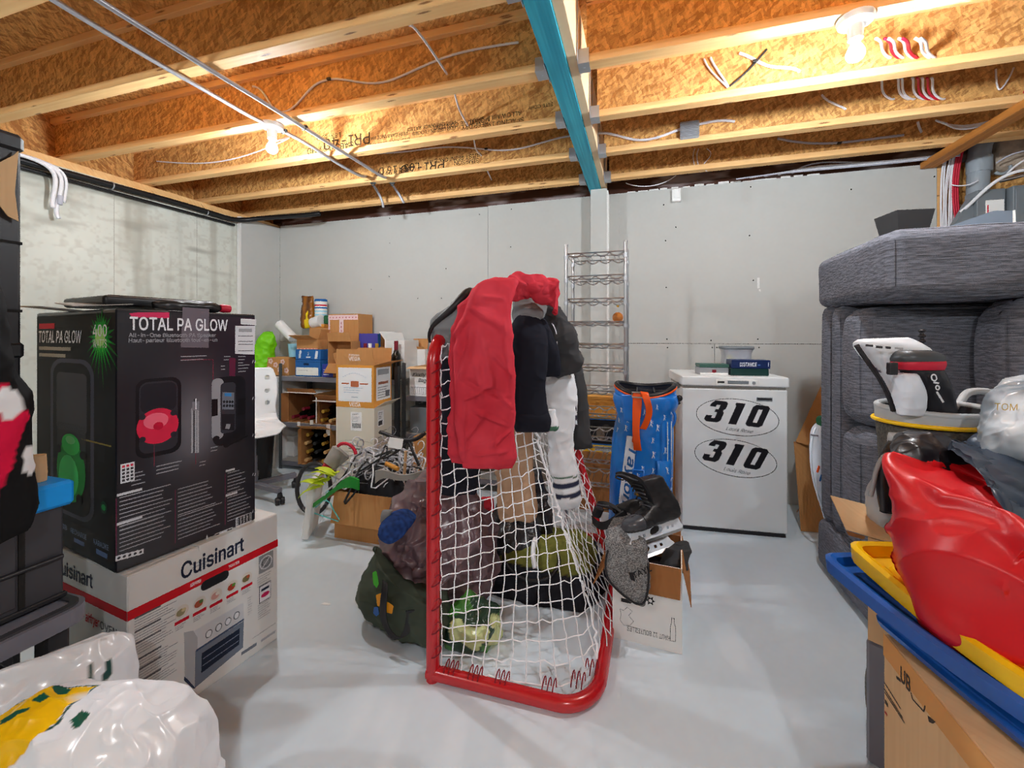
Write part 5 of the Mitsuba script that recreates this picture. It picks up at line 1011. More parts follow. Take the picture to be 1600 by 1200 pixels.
jk_ = thing('white_jersey', 'white jersey with two navy stripes hanging at the right side of the goal', 'jersey')
put('sleeve', js, 'm_cloth_vc', jk_, smooth=True, color=vcol(js, jsc))
cf = strip([(850, 870, 672, 1.73, 0.012), (848, 872, 668, 1.73, 0.03), (850, 870, 656, 1.74, 0.03), (853, 868, 640, 1.76, 0.02)], 0.03, n=24, amp=0.006)
put('turned_cuff', cf, 'm_cloth_vc', jk_, smooth=True, color=vcol(cf, lambda p: np.where((p[:, 2] < float(at(860, 664, t=1.73)[2]))[:, None], np.array([70, 110, 92.0]), np.array([224, 226, 230.0]))))
ck = strip([(897, 903, 664, 1.87, 0.01), (894, 902, 655, 1.87, 0.02), (891, 898, 600, 1.88, 0.02), (890, 896, 585, 1.89, 0.01)], 0.02, n=40, amp=0.003)
put('chequered_edge', ck, 'm_cloth_vc', jk_, smooth=True, color=vcol(ck, lambda p: np.where((np.floor(p[:, 2] / 0.022) % 2 < 1)[:, None], np.array([60, 62, 76.0]), np.array([228, 228, 232.0]))))
put('dark_sleeve', strip([(898, 924, 703, 1.95, 0.012, 700), (897, 924, 698, 1.95, 0.03, 695), (894, 921, 660, 1.95, 0.04), (891, 915, 610, 1.95, 0.045), (888, 908, 575, 1.96, 0.035)], 0.04, amp=0.008, seed=73), 'm_fleece_dark', None, 'charcoal sleeve hanging behind the white jersey', 'sleeve', smooth=True)
put('hanger_tip', tube([at(775, 441, t=1.66), at(779, 434, t=1.66), at(782, 440, t=1.66)], 0.003, 6, n=8), 'm_net_white', gj)

# ------------------------------------------------------------------ bags at and in the goal
mat('bin_bag', mikit.proc(lambda p, n, uv: mix(lin((88, 66, 74)).tolist(), lin((122, 98, 104)).tolist(), fbm(p.x * 9, p.z * 9, p.y * 9, 3))), 0.28, spec=0.6)
mat('bag_black', (26, 26, 32), 0.35, spec=0.5)
def lump(c, r, amp, freq, seed, tilt=0.0, n=90, m=100, flat=0.55, p=2.2):
    """slumped bag resting on the floor: centre c (x, y), radii r = (rx, ry, height)"""
    zs = np.array([0.0, 0.02, 0.12, 0.3, 0.5, 0.7, 0.86, 0.96, 1.0]); w = np.array([0.72, 0.85, 0.97, 1.0, 0.95, 0.8, 0.58, 0.30, 0.06])
    return blob([ell((c[0] + tilt * z * r[2], c[1], z * r[2]), r[0] * a, r[1] * a, 12, rz=17, p=p) for z, a in zip(zs, w)], n, m, amp, freq, seed)
mb = lump((-0.92, 1.81), (0.255, 0.185, 0.60), 0.05, 4.6, 6, n=150, m=170)
tm_ = lambda x, y: at(x, y, t=1.80)
mb = folds(mb, [(tm_(655, 790), tm_(620, 900), .022, .016), (tm_(628, 820), tm_(612, 905), .016, .012), (tm_(660, 860), tm_(640, 945), .020, .014), (tm_(622, 880), tm_(672, 905), .018, .012), (tm_(700, 780), tm_(712, 900), .02, .014), (tm_(725, 800), tm_(750, 880), .018, .012), (tm_(640, 800), tm_(676, 830), .016, .012), (tm_(690, 860), tm_(740, 920), .016, .012), (tm_(640, 930), tm_(676, 960), .014, .010)])
mb.vertices[:, 2] = np.maximum(mb.vertices[:, 2], 0.004)
put('garbage_bag', mb, 'm_bin_bag', None, 'mauve plastic garbage bag bulging at the left post of the goal', 'bag', smooth=True)
gs = thing('shopping_bag', 'dark green printed shopping bag gaping beside the garbage bag', 'bag')
sgrid = []
c0 = at(640, 960, t=1.86)
gsb = blob([np.array([at(x, y, t=t) for x, y, t in q]) for q in (
    [(560, 946, 1.80), (600, 985, 1.72), (650, 1006, 1.66), (690, 1004, 1.68), (690, 985, 2.0), (620, 960, 2.05), (580, 945, 1.95)],
    [(556, 941, 1.80), (598, 975, 1.71), (650, 990, 1.645), (694, 985, 1.66), (692, 960, 2.02), (620, 930, 2.10), (578, 925, 1.96)],
    [(570, 900, 1.84), (600, 930, 1.72), (650, 955, 1.655), (694, 958, 1.66), (692, 920, 2.02), (630, 905, 2.12), (588, 888, 1.98)],
    [(584, 855, 1.88), (604, 900, 1.74), (650, 935, 1.67), (690, 945, 1.67), (690, 900, 2.0), (640, 890, 2.12), (604, 868, 2.0)])], 60, 120, 0.012, 9, 4, caps=True)
gsb.vertices[:, 2] = np.maximum(gsb.vertices[:, 2], 0.003)
def gsc(p):
    c = np.tile(np.array([50, 58, 50.0]), (len(p), 1))
    d = p - CAM; tt = d @ FW; px, py = 800 + FOC * (d @ RT) / tt, HOR - FOC * d[:, 2] / tt
    def patch(cx, cy, rx, ry, col): c[((px - cx) / rx) ** 2 + ((py - cy) / ry) ** 2 < 1] = col
    return c
put('bag_body', gsb, 'm_ink', gs, smooth=True, color=vcol(gsb, lambda p: np.stack([50 + 14 * meshkit.fbm(p * 14, 3, 1), 58 + 16 * meshkit.fbm(p * 14, 3, 1), 50 + 10 * meshkit.fbm(p * 14, 3, 1)], -1)))
def petal(o, u, v, pts, col, nm):
    f = frame(o, u, v); put(nm, xf(extr(Polygon(pts).buffer(0.004), 0.0015), f), col, gs)
mat('print_orange', (226, 150, 24), 0.4); mat('print_green', (70, 180, 50), 0.4); mat('print_blue', (44, 92, 160), 0.4)
def onbag(x, y, t): return at(x, y, t=t)
for nm, col, cx, cy, t, w, h, rot in (('printed_flower', 'm_print_orange', 596, 938, 1.695, .045, .05, 20), ('printed_flower', 'm_print_orange', 608, 950, 1.68, .035, .035, -30), ('printed_leaf', 'm_print_green', 587, 905, 1.75, .02, .06, 10), ('printed_leaf', 'm_print_green', 578, 930, 1.77, .018, .04, 30), ('printed_leaf', 'm_print_blue', 588, 955, 1.715, .02, .03, 0), ('printed_leaf', 'm_print_blue', 576, 922, 1.79, .014, .03, -10)):
    o = onbag(cx, cy, t); uu = RT * math.cos(math.radians(rot)) + np.array([0, 0, math.sin(math.radians(rot))]) - FW * .35; petal(o, uu, (0, 0, 1), [(-w / 2, -h * .3), (0, -h / 2), (w / 2, -h * .25), (w * .3, h / 2), (-w * .35, h * .4)], col, nm)
put('strap', surf(gridof([[at(598, 905, t=1.70), at(606, 912, t=1.695)], [at(594, 945, t=1.685), at(604, 950, t=1.675)], [at(600, 980, t=1.68), at(612, 985, t=1.67)], [at(618, 1000, t=1.66), at(628, 996, t=1.655)], [at(630, 985, t=1.655), at(643, 983, t=1.65)], [at(634, 955, t=1.655), at(648, 953, t=1.65)]], 30, 5), 0.003), 'm_nylon_black', gs, smooth=True)
sk = thing('rolled_sock', 'bright blue rolled knit sock lying on top of the garbage bag', 'sock')
put('roll', strip([(596, 612, 838, 1.72, 0.02, 846), (594, 622, 826, 1.72, 0.045, 842), (604, 634, 810, 1.73, 0.05, 832), (620, 646, 800, 1.75, 0.045, 818), (636, 650, 799, 1.77, 0.02, 808)], 0.05, n=40, amp=0.006), mat('knit_blue', mikit.proc(lambda p, n, uv: mix(lin((12, 34, 86)).tolist(), lin((34, 72, 140)).tolist(), noise(p.x * 90, p.z * 90, p.y * 90))), 0.9), sk, smooth=True)
put('inner_fold', strip([(595, 606, 816, 1.74, 0.01), (596, 610, 804, 1.74, 0.02), (598, 613, 798, 1.74, 0.01)], 0.02, n=14, amp=0.002), 'm_fleece_grey', sk, smooth=True)
put('garbage_bag', lump((-0.62, 2.28), (0.16, 0.14, 0.52), 0.03, 6, 9), 'm_bag_black', None, 'black garbage bag deep inside the goal', 'bag', smooth=True)
gg = lump((-0.66, 1.62), (0.115, 0.10, 0.17), 0.02, 9, 19)
put('grocery_bag', gg, 'm_ink_gloss', None, 'green and white grocery bag lying in the goal behind the netting', 'bag', smooth=True, color=vcol(gg, lambda p: np.where((meshkit.fbm(p * 13, 2, 4) > 0.60)[:, None], np.array([206, 214, 150.0]), np.where((meshkit.fbm(p * 11, 2, 8) > 0.5)[:, None], np.array([60, 118, 46.0]), np.array([40, 66, 50.0])))))
ob = thing('duffel_bag', 'olive green and black duffel bag lying in the back of the goal', 'bag')
ol = blob([np.array([at(x, y, t=t) for x, y, t in q]) for q in (
    [(766, 985, 2.10), (850, 990, 1.98), (925, 980, 2.0), (930, 965, 2.4), (850, 960, 2.5), (775, 965, 2.4)],
    [(764, 960, 2.08), (850, 968, 1.95), (930, 955, 1.98), (938, 940, 2.4), (850, 930, 2.52), (770, 940, 2.42)],
    [(766, 890, 2.12), (850, 905, 2.0), (925, 890, 2.02), (930, 870, 2.4), (850, 860, 2.5), (775, 870, 2.4)],
    [(775, 850, 2.2), (850, 858, 2.1), (905, 845, 2.12), (908, 835, 2.35), (850, 830, 2.42), (785, 838, 2.36)],
    [(810, 838, 2.26), (850, 838, 2.22), (880, 834, 2.22), (882, 830, 2.3), (850, 828, 2.32), (812, 832, 2.3)])], 60, 90, 0.018, 8, 5)
ol.vertices[:, 2] = np.maximum(ol.vertices[:, 2], 0.003)
def olc(p):
    c = np.tile(np.array([104, 106, 48.0]), (len(p), 1)); c[p[:, 2] < 0.13] = (30, 31, 38); f = meshkit.fbm(p * 7, 2, 3); c[(p[:, 2] > 0.25) & (f > 0.52)] = (38, 40, 50); c[(p[:, 0] > -0.2) & (f < 0.45)] = (36, 38, 48); return c
put('bag_body', ol, 'm_cloth_vc', ob, smooth=True, color=vcol(ol, olc))
put('handle', tube([at(800, 850, t=2.15), at(790, 880, t=2.03), at(820, 905, t=1.97), at(860, 900, t=1.96), at(872, 866, t=2.06)], 0.009, 6, n=30), 'm_bag_black', ob, smooth=True)
put('side_strap', tube([at(836, 842, t=2.14), at(833, 862, t=2.05), at(836, 888, t=1.99)], 0.012, 6, n=20), 'm_net_white', ob, smooth=True)
put('black_pouch', strip([(772, 850, 880, 2.16, 0.03), (770, 852, 860, 2.18, 0.06), (778, 846, 830, 2.22, 0.07), (796, 836, 816, 2.24, 0.04)], 0.06, n=50, amp=0.012, seed=4), 'm_bag_black', None, 'black padded pouch on top of the olive duffel bag', 'pouch', smooth=True)
put('red_cloth', strip([(752, 768, 802, 2.16, 0.02), (750, 772, 795, 2.16, 0.03), (752, 770, 778, 2.17, 0.02)], 0.02, n=20, amp=0.006), 'm_trouser_red', None, 'small red cloth glowing behind the netting', 'cloth', smooth=True)
# ------------------------------------------------------------------ open carton with skates
SB = at(957, 995, z=0); SE = at(1066, 1023, z=0); sw = float(np.linalg.norm(SE - SB))
sc_ = Carton('bottle_carton', 'white wine carton with folded brown flaps holding hockey skates', SB, SE - SB, sw, 0.30, 0.335, 'm_card_white', open=True, flaps=(('f', 0.115, 172), ('r', 0.15, 168), ('b', 0.10, 15), ('l', 0.16, 150)), lining='m_card_dark')
P = sc_.face('f'); BK = (44, 44, 46)
P.text('HAUT 12 BOUTEILLES', 0.225, 0.062, 0.020, BK, 1, w=0.165, rot=180)
P.poly(Polygon([(.225, .045), (.245, .045), (.245, .10), (.240, .115), (.240, .135), (.230, .135), (.230, .115), (.225, .10)]).exterior.buffer(.0008), BK)
P.rect(.035, .155, .075, .17, BK); P.poly(Polygon([(.03, .08), (.045, .06), (.07, .065), (.085, .085), (.065, .105), (.08, .125), (.06, .138), (.045, .12), (.03, .125), (.035, .10)]).exterior.buffer(.0007), (90, 90, 92))
P.poly([(.150 + rr_ * math.cos(k * math.pi / 6), .185 + rr_ * math.sin(k * math.pi / 6)) for k in range(12) for rr_ in ((.02, .010)[k % 2],)], BK, 2); P.ell(.150, .185, .007, .007, (226, 225, 222), 3); P.put(sc_.k)
mat('mesh_grey', mikit.proc(lambda p, n, uv: mix(lin((84, 84, 86)).tolist(), lin((146, 146, 146)).tolist(), smoothstep(0.3, 0.7, noise(p.x * 420, p.z * 420, p.y * 200)))), 0.8)
mbg = thing('mesh_bag', 'grey mesh laundry bag with black trim hanging over the skate carton', 'bag')
put('mesh_body', strip([(1000, 1006, 945, 1.66, 0.004), (972, 1010, 928, 1.67, 0.02), (952, 1013, 900, 1.675, 0.028), (949, 1012, 870, 1.68, 0.035), (949, 1008, 840, 1.70, 0.045), (958, 990, 815, 1.76, 0.05), (966, 985, 805, 1.80, 0.03)], 0.03, amp=0.012, seed=4), 'm_mesh_grey', mbg, smooth=True)
put('trim', tube(spline([at(950, 860, t=1.665), at(951, 905, t=1.648), at(974, 930, t=1.645), at(1003, 944, t=1.648), at(1012, 925, t=1.64), at(1013, 880, t=1.645)], 40), 0.004, 6), 'm_nylon_black', mbg, smooth=True)
Pm = Print(at(986, 906, t=1.627), RT + (0, 0, 0.45), (-0.3, 0, 1)); Pm.text('TAYL', .012, .0, .022, (30, 30, 34), bold=True); Pm.poly([(0, 0), (.012, -.012), (.02, .02), (.004, .03)], (30, 30, 34)); Pm.put(mbg, 'lettering')

mat('skate_black', mikit.proc(lambda p, n, uv: mix(lin((15, 15, 18)).tolist(), lin((36, 36, 40)).tolist(), fbm(p.x * 40, p.y * 40, p.z * 40, 2))), 0.45, spec=0.5)
mat('skate_toe', (66, 68, 74), 0.3)
mat('holder_white', (226, 232, 240), 0.3)
def skate(R, label):
    """local: x from heel to toe, z up, y across"""
    t = thing('hockey_skate', label, 'skate')
    rings = []
    for x, z0, z1, hw_ in ((-0.015, 0.062, 0.105, 0.015), (0.0, 0.055, 0.14, 0.032), (0.05, 0.053, 0.17, 0.036), (0.10, 0.053, 0.155, 0.037), (0.15, 0.053, 0.13, 0.042), (0.20, 0.053, 0.113, 0.046), (0.245, 0.055, 0.105, 0.040), (0.268, 0.06, 0.095, 0.025), (0.276, 0.066, 0.084, 0.008)):
        zc, hh = (z0 + z1) / 2, (z1 - z0) / 2; a = np.arange(10) * 2 * np.pi / 10; rings.append(np.stack([np.full(10, x), hw_ * np.sign(np.cos(a)) * np.abs(np.cos(a)) ** .8, zc + hh * np.sign(np.sin(a)) * np.abs(np.sin(a)) ** .8], 1))
    put('boot', xf(blob(rings, 50, 48, 0.002, 40, 2), R), 'm_skate_black', t, smooth=True)
    put('toe_cap', xf(blob([r_ * [1, 1.06, 1] + [0.001, 0, 0.002] for r_ in rings[5:]], 20, 40), R), 'm_skate_toe', t, smooth=True)
    sh_ = [ell((0.062, 0, 0.10), 0.078, 0.037, 10, p=2.4), ell((0.072, 0, 0.15), 0.074, 0.039, 10, p=2.4), ell((0.092, 0, 0.20), 0.068, 0.042, 10, p=2.4), ell((0.112, 0, 0.238), 0.064, 0.045, 10, p=2.4), ell((0.114, 0, 0.243), 0.052, 0.034, 10, p=2.4), ell((0.095, 0, 0.19), 0.045, 0.028, 10, p=2.4)]
    put('shaft', xf(blob(sh_, 46, 44, 0.003, 30, 5, caps=False), R), 'm_skate_black', t, smooth=True)
    tg = surf(gridof([[(0.125, -0.03, 0.13), (0.135, 0, 0.135), (0.125, 0.03, 0.13)], [(0.150, -0.036, 0.19), (0.160, 0, 0.195), (0.150, 0.036, 0.19)], [(0.190, -0.042, 0.245), (0.198, 0, 0.252), (0.190, 0.042, 0.245)], [(0.235, -0.034, 0.268), (0.240, 0, 0.276), (0.235, 0.034, 0.268)]], 24, 12), 0.014)
    put('tongue', xf(tg, R), 'm_nylon_black', t, smooth=40)
    put('tongue_edge', xf(tube([(0.195, -0.043, 0.246), (0.237, -0.036, 0.269), (0.243, 0, 0.278), (0.237, 0.036, 0.269), (0.195, 0.043, 0.246)], 0.0035, 6, n=24), R), 'm_skate_toe', t, smooth=True)
    for i in range(6): put('lace', xf(tube([(0.15 + 0.004 * i, -0.034, 0.128 + 0.017 * i), (0.162 + 0.004 * i, 0, 0.143 + 0.017 * i), (0.15 + 0.004 * i, 0.034, 0.132 + 0.017 * i)], 0.0035, 6, n=8), R), 'm_wire_black' if i % 3 else 'm_skate_toe', t, smooth=True)
    hp = Polygon([(0.0, 0.056), (0.262, 0.056), (0.262, 0.035), (0.275, 0.022), (0.268, 0.014), (-0.01, 0.014), (-0.016, 0.022), (-0.006, 0.036)]).difference(affinity.scale(Point(0.13, 0.036).buffer(1, 12), 0.035, 0.017))
    for x_ in (0.035, 0.062, 0.19, 0.215): hp = hp.difference(sbox(x_, 0.026, x_ + 0.012, 0.038))
    put('blade_holder', xf(extr(hp, 0.022), R @ M4((0, 0.011, 0), rx=90)), 'm_holder_white', t)
    bp = Polygon([(-0.02, 0.02), (-0.022, 0.006), (-0.01, 0.0), (0.26, 0.0), (0.28, 0.009), (0.284, 0.02), (0.27, 0.016), (-0.01, 0.016)])
    put('blade', xf(extr(bp, 0.004), R @ M4((0, 0.002, 0), rx=90)), 'm_chrome', t)
    return t
def aim(o, toe, up):
    x = np.array(toe, float); x /= np.linalg.norm(x); z = np.array(up, float); z = z - x * (z @ x); z /= np.linalg.norm(z); R = np.eye(4); R[:3, 0], R[:3, 1], R[:3, 2], R[:3, 3] = x, np.cross(z, x), z, o; return R
toe, heel = at(984, 858, t=1.66), at(1062, 830, t=1.78)
skate(aim(heel, toe - heel, (-0.42, -0.05, 0.85)), 'black hockey skate with white blade holder lying on top of the wine carton')
skate(aim(at(1052, 858, t=1.86), at(985, 882, t=1.86) - at(1052, 858, t=1.86), (-0.5, 0.35, 0.6)), 'second black hockey skate sunk in the wine carton behind the mesh bag')
put('folded_towel', blob([ell((*(sc_.R @ np.array([sw * .5, .15, 0, 1]))[:2], z), rx, ry, 10, p=3.5, rz=-10) for z, rx, ry in ((0.008, 0.08, 0.09), (0.02, 0.092, 0.105), (0.22, 0.092, 0.105), (0.255, 0.07, 0.08))], 30, 40, 0.004, 8, 3), 'm_bag_black', None, 'black bundle filling the bottom of the skate carton', 'bundle', smooth=True)
put('glove', strip([(1036, 1070, 892, 1.80, 0.02), (1034, 1076, 882, 1.80, 0.035), (1040, 1078, 864, 1.82, 0.03), (1054, 1076, 848, 1.84, 0.015)], 0.03, n=50, amp=0.014), 'm_fleece_dark', None, 'dark padded glove tucked in the back of the skate carton', 'glove', smooth=True)
st2 = thing('shoulder_strap', 'black webbing strap trailing from the mesh bag towards the goal', 'strap')
put('webbing', surf(gridof([[at(924, 806, t=1.9), at(926, 818, t=1.9)], [at(940, 816, t=1.84), at(942, 828, t=1.84)], [at(958, 808, t=1.8), at(962, 820, t=1.8)], [at(976, 796, t=1.8), at(982, 806, t=1.8)]], 24, 5), 0.005), 'm_nylon_black', st2, smooth=True)
put('buckle', bx(-0.02, 0.02, -0.012, 0.012, -0.025, 0.025, 0.006).apply_transform(M4(at(934, 800, t=1.88), 20, 10, 20)), 'm_bag_black', st2)

# ------------------------------------------------------------------ blue staff bag
mat('bag_blue', mikit.proc(lambda p, n, uv: mix(lin((14, 84, 176)).tolist(), lin((34, 128, 214)).tolist(), fbm(p.x * 8, p.z * 5, p.y * 8, 2))), 0.22, spec=0.6)
mat('bag_white', (226, 232, 240), 0.3)
mat('orange', (232, 84, 14), 0.35)
BC = at(1003, 700, t=2.36)[:2]; gbk = thing('golf_bag', 'bright blue staff golf bag with orange strap beside the white freezer', 'golf bag')
BR = M4((BC[0], BC[1], 0), 0)          # local -y faces the camera
def ringz(z, rx, ry, cx=0, cy=0, p=2.3): return ell((cx, cy, z), rx, ry, 14, p=p)
bag = blob([ringz(0.0, .155, .13, -.01), ringz(.02, .165, .14, -.01), ringz(.2, .168, .145, -.012), ringz(.45, .168, .15, -.008), ringz(.62, .165, .15, 0), ringz(.76, .155, .145, .01), ringz(.82, .15, .14, .014), ringz(.845, .158, .142, .016), ringz(.93, .163, .146, .016)], 90, 90, 0.004, 7, 3, caps=True)
put('bag_body', xf(bag, BR), 'm_bag_blue', gbk, smooth=True)
a = np.linspace(0, 2 * np.pi, 60)[:-1]
rimz = lambda a: 0.945 + 0.035 * np.abs(np.cos(a)) ** 2 * 1.0 + 0.012 * np.sin(a)
rim = np.stack([.016 + .163 * np.cos(a), .146 * np.sin(a), rimz(a)], 1); low = np.stack([.016 + .164 * np.cos(a), .147 * np.sin(a), np.full(59, .915)], 1); inn = np.stack([.016 + .142 * np.cos(a), .126 * np.sin(a), rimz(a) - .006], 1); dn = np.stack([.016 + .138 * np.cos(a), .122 * np.sin(a), np.full(59, .80)], 1)
put('collar', xf(surf(np.stack([low, rim * [1, 1, 1] - [0, 0, .012]]), 0.004, wrap=True), BR), 'm_bag_blue', gbk, smooth=40)
put('collar_piping', xf(tube(rim - [0, 0, .008], 0.006, 8, closed=True), BR), 'm_orange', gbk, smooth=True)
put('collar_padding', xf(tube((rim + inn) / 2 + [0, 0, .004], 0.013, 10, closed=True), BR), 'm_nylon_black', gbk, smooth=True)
put('mouth', xf(surf(np.stack([inn, dn]), 0.003, wrap=True), BR), 'm_bag_black', gbk, smooth=40)
put('divider', [xf(bx(-.11, .14, -.004, .004, .93, .952, .002), BR), xf(bx(-.03, -.022, -.11, .11, .93, .955, .002), BR), xf(bx(.06, .068, -.11, .11, .93, .955, .002), BR)], 'm_nylon_black', gbk)
def yf(x, z, dy=0.0):                   # front surface of the body
    w_ = np.interp(z, [0, .2, .45, .62, .76, .82, .93], [.13, .145, .15, .15, .145, .14, .146]); u = np.clip(abs(x - .005) / .168, 0, .97); return -w_ * (1 - u ** 2.3) ** (1 / 2.3) - dy - .004
def pocket(x0, x1, z0, z1, dp, m, name, rr_=0.03):
    xs, zs = np.linspace(x0, x1, 18), np.linspace(z0, z1, 22); e = lambda s: np.clip(np.minimum(s, 1 - s) / 0.14, 0, 1) ** 0.5
    G = np.array([[(x, yf(x, z, 0.004 + dp * e((x - x0) / (x1 - x0)) * e((z - z0) / (z1 - z0))), z) for x in xs] for z in zs])
    return put(name, xf(surf(G, 0.006), BR), m, gbk, smooth=True)
pocket(-.075, .055, .08, .36, .035, 'm_bag_blue', 'lower_pocket'); pk = pocket(-.065, .045, .37, .48, .03, 'm_bag_blue', 'valuables_pocket'); pocket(.07, .155, .10, .60, .02, 'm_bag_blue', 'side_pocket')
put('pocket_flap', xf(tube([(-.066, yf(-.06, .39, .03), .39), (-.06, yf(-.06, .36, .04), .372), (-.01, yf(-.01, .36, .045), .352), (.04, yf(.04, .36, .04), .372), (.046, yf(.045, .39, .03), .39)], .005, 6, n=30), BR), 'm_bag_blue', gbk, smooth=True)
put('snap', xf(mv(lathe([(0, 0), (.016, 0), (.016, .004), (.010, .007), (0, .007)], 20), (-.02, yf(-.02, .44, .042), .44), rx=90), BR), 'm_cap_gold', gbk, smooth=40)
put('d_ring', xf(tube([(-.045, yf(-.04, .53, .02), .55), (-.045, yf(-.04, .51, .03), .515), (-.02, yf(-.02, .5, .034), .495), (.008, yf(0, .51, .03), .515), (.008, yf(0, .53, .02), .55)], .0065, 8, closed=True), BR), 'm_bag_blue', gbk, smooth=True)
# white lettered panel at the left, standing proud
zs = np.linspace(.06, .72, 40)
Gp = np.array([[(x0_ + (z - .06) * .12 + s, yf(x0_ + (z - .06) * .12 + s, z, 0.006), z) for s in np.linspace(0, .055, 8)] for z in zs for x0_ in (-.157,)]); put('white_panel', xf(surf(Gp, .004), BR), 'm_bag_white', gbk, smooth=True)
put('panel_tip', xf(surf(np.array([[(-.157 + (z - .06) * .12 + s, yf(-.157 + (z - .06) * .12 + s, z, 0.0075), z) for s in np.linspace(.030, .055, 5)] for z in np.linspace(.69, .745, 8)]), .004), BR), 'm_orange', gbk, smooth=True)
tv, tf = txt2('TaylorMade', 0.040, True, 0.25); tv = tv - tv.min(0); tv = tv * [0.56 / tv[:, 0].max(), 1]
tm = trimesh.Trimesh(np.c_[tv, tv[:, 0] * 0], tf, process=False).subdivide_to_size(0.03); L_ = tm.vertices
zz = .665 - L_[:, 0]; xx = -.157 + (zz - .06) * .12 + .008 + L_[:, 1]
put('lettering', xf(trimesh.Trimesh(np.stack([xx, [yf(x, z, 0.0072) for x, z in zip(xx, zz)], zz], 1), tm.faces, process=False), BR), 'm_card_blue', gbk)
# straps
put('front_strap', xf(surf(gridof([[(-.045, yf(-.03, .93, .012), .955), (-.005, yf(0, .93, .012), .955)], [(-.048, yf(-.04, .86, .03), .86), (-.004, yf(0, .86, .03), .86)], [(-.048, yf(-.04, .78, .035), .78), (-.012, yf(-.01, .78, .035), .78)], [(-.045, yf(-.04, .70, .03), .70), (-.008, yf(0, .70, .03), .70)], [(-.042, yf(-.04, .655, .02), .655), (-.002, yf(0, .655, .02), .655)]], 30, 6), .005), BR), 'm_orange', gbk, smooth=True)
put('loop_strap', xf(surf(gridof([[(-.01, yf(0, .93, .02), .96), (.03, yf(.03, .93, .02), .955)], [(.012, yf(.02, .9, .04), .90), (.046, yf(.04, .9, .04), .90)], [(.018, yf(.02, .86, .04), .86), (.05, yf(.05, .86, .035), .86)], [(.004, yf(.0, .80, .035), .805), (.035, yf(.03, .8, .03), .80)], [(-.012, yf(0, .77, .03), .77), (.02, yf(.02, .77, .025), .765)]], 30, 6), .005), BR), 'm_orange', gbk, smooth=True)
put('buckle', xf(tube([(-.05, yf(-.05, .93, .018), .955), (-.05, yf(-.05, .93, .022), .93), (.008, yf(0, .93, .03), .93), (.008, yf(0, .93, .022), .955)], .0045, 8, closed=True), BR), 'm_chrome', gbk, smooth=True)
put('blue_strap', xf(surf(gridof([[(-.11, yf(-.11, .93, .006), .935), (-.05, yf(-.05, .93, .012), .94)], [(-.095, yf(-.1, .87, .02), .87), (-.035, yf(-.04, .87, .026), .87)], [(-.09, yf(-.09, .80, .018), .80), (-.038, yf(-.04, .8, .026), .80)]], 20, 6), .004), BR), 'm_bag_blue', gbk, smooth=True)
put('side_handle', xf(tube([(.145, -.05, .86), (.165, -.06, .84), (.168, -.06, .80), (.150, -.06, .76)], .007, 8, n=20), BR), 'm_bag_blue', gbk, smooth=True)
for x0_ in (.10, .128, .148): put('seam', xf(tube([(x0_, yf(x0_, z, .004), z) for z in np.linspace(.05, .80, 20)], .0028, 6), BR), 'm_bag_white' if x0_ > .12 else 'm_bag_blue', gbk, smooth=True)
gz = np.random.default_rng(21); figs = []; seen = []
for k in range(230):
    x_, z_ = gz.uniform(-.03, .145), gz.uniform(.10, .90); s_ = 0
    if k % 4 == 0: z_ = gz.uniform(.85, .91)
    if z_ > .84: x_ = gz.uniform(-.11, .15)
    elif k % 5 == 1: x_, z_ = gz.uniform(-.13, -.07), gz.uniform(.74, .83)
    elif abs(x_ + .02) < .05 and z_ > .56: continue
    if any((x_ - a_) ** 2 + ((z_ - b_) * .8) ** 2 < .036 ** 2 for a_, b_ in seen): continue
    seen.append((x_, z_)); s_ = .013 + .006 * gz.random(); pr = Print((x_, yf(x_, z_, (.006 if z_ > .5 else .044 if abs(x_) < .055 and z_ < .49 else .010) if not (x_ > .065 and z_ < .61) else .026), z_), (1, (yf(x_ + .01, z_) - yf(x_ - .01, z_)) / .02, 0), (gz.uniform(-.6, .6), 0, 1)); cw = (226, 236, 246)
    pr.ell(0, s_ * .9, s_ * .22, s_ * .22, cw, 1, 8); pr.line((0, s_ * .7), (0, -s_ * .1), s_ * .22, cw); pr.line((0, 0), (-s_ * .4, -s_ * .9), s_ * .16, cw); pr.line((0, 0), (s_ * .4, -s_ * .9), s_ * .16, cw); pr.line((0, s_ * .5), (s_ * .7, s_ * .8), s_ * .14, cw); pr.line((0, s_ * .5), (s_ * .6, s_ * .1), s_ * .12, cw)
    m_, c_ = pr.mesh(); figs.append(xf(m_, BR))
put('printed_figures', figs, 'm_bag_white', gbk, kind='stuff', label='small white printed golfer figures')
put('ball_retriever', xf(rod((.19, -.02, .88), (.16, -.02, .93), .012, 10), BR), 'm_nylon_black', gbk, smooth=40)
put('side_knob', xf(trimesh.creation.icosphere(2, .017), BR @ M4((.192, -.03, .915))), 'm_nylon_black', gbk, smooth=True)

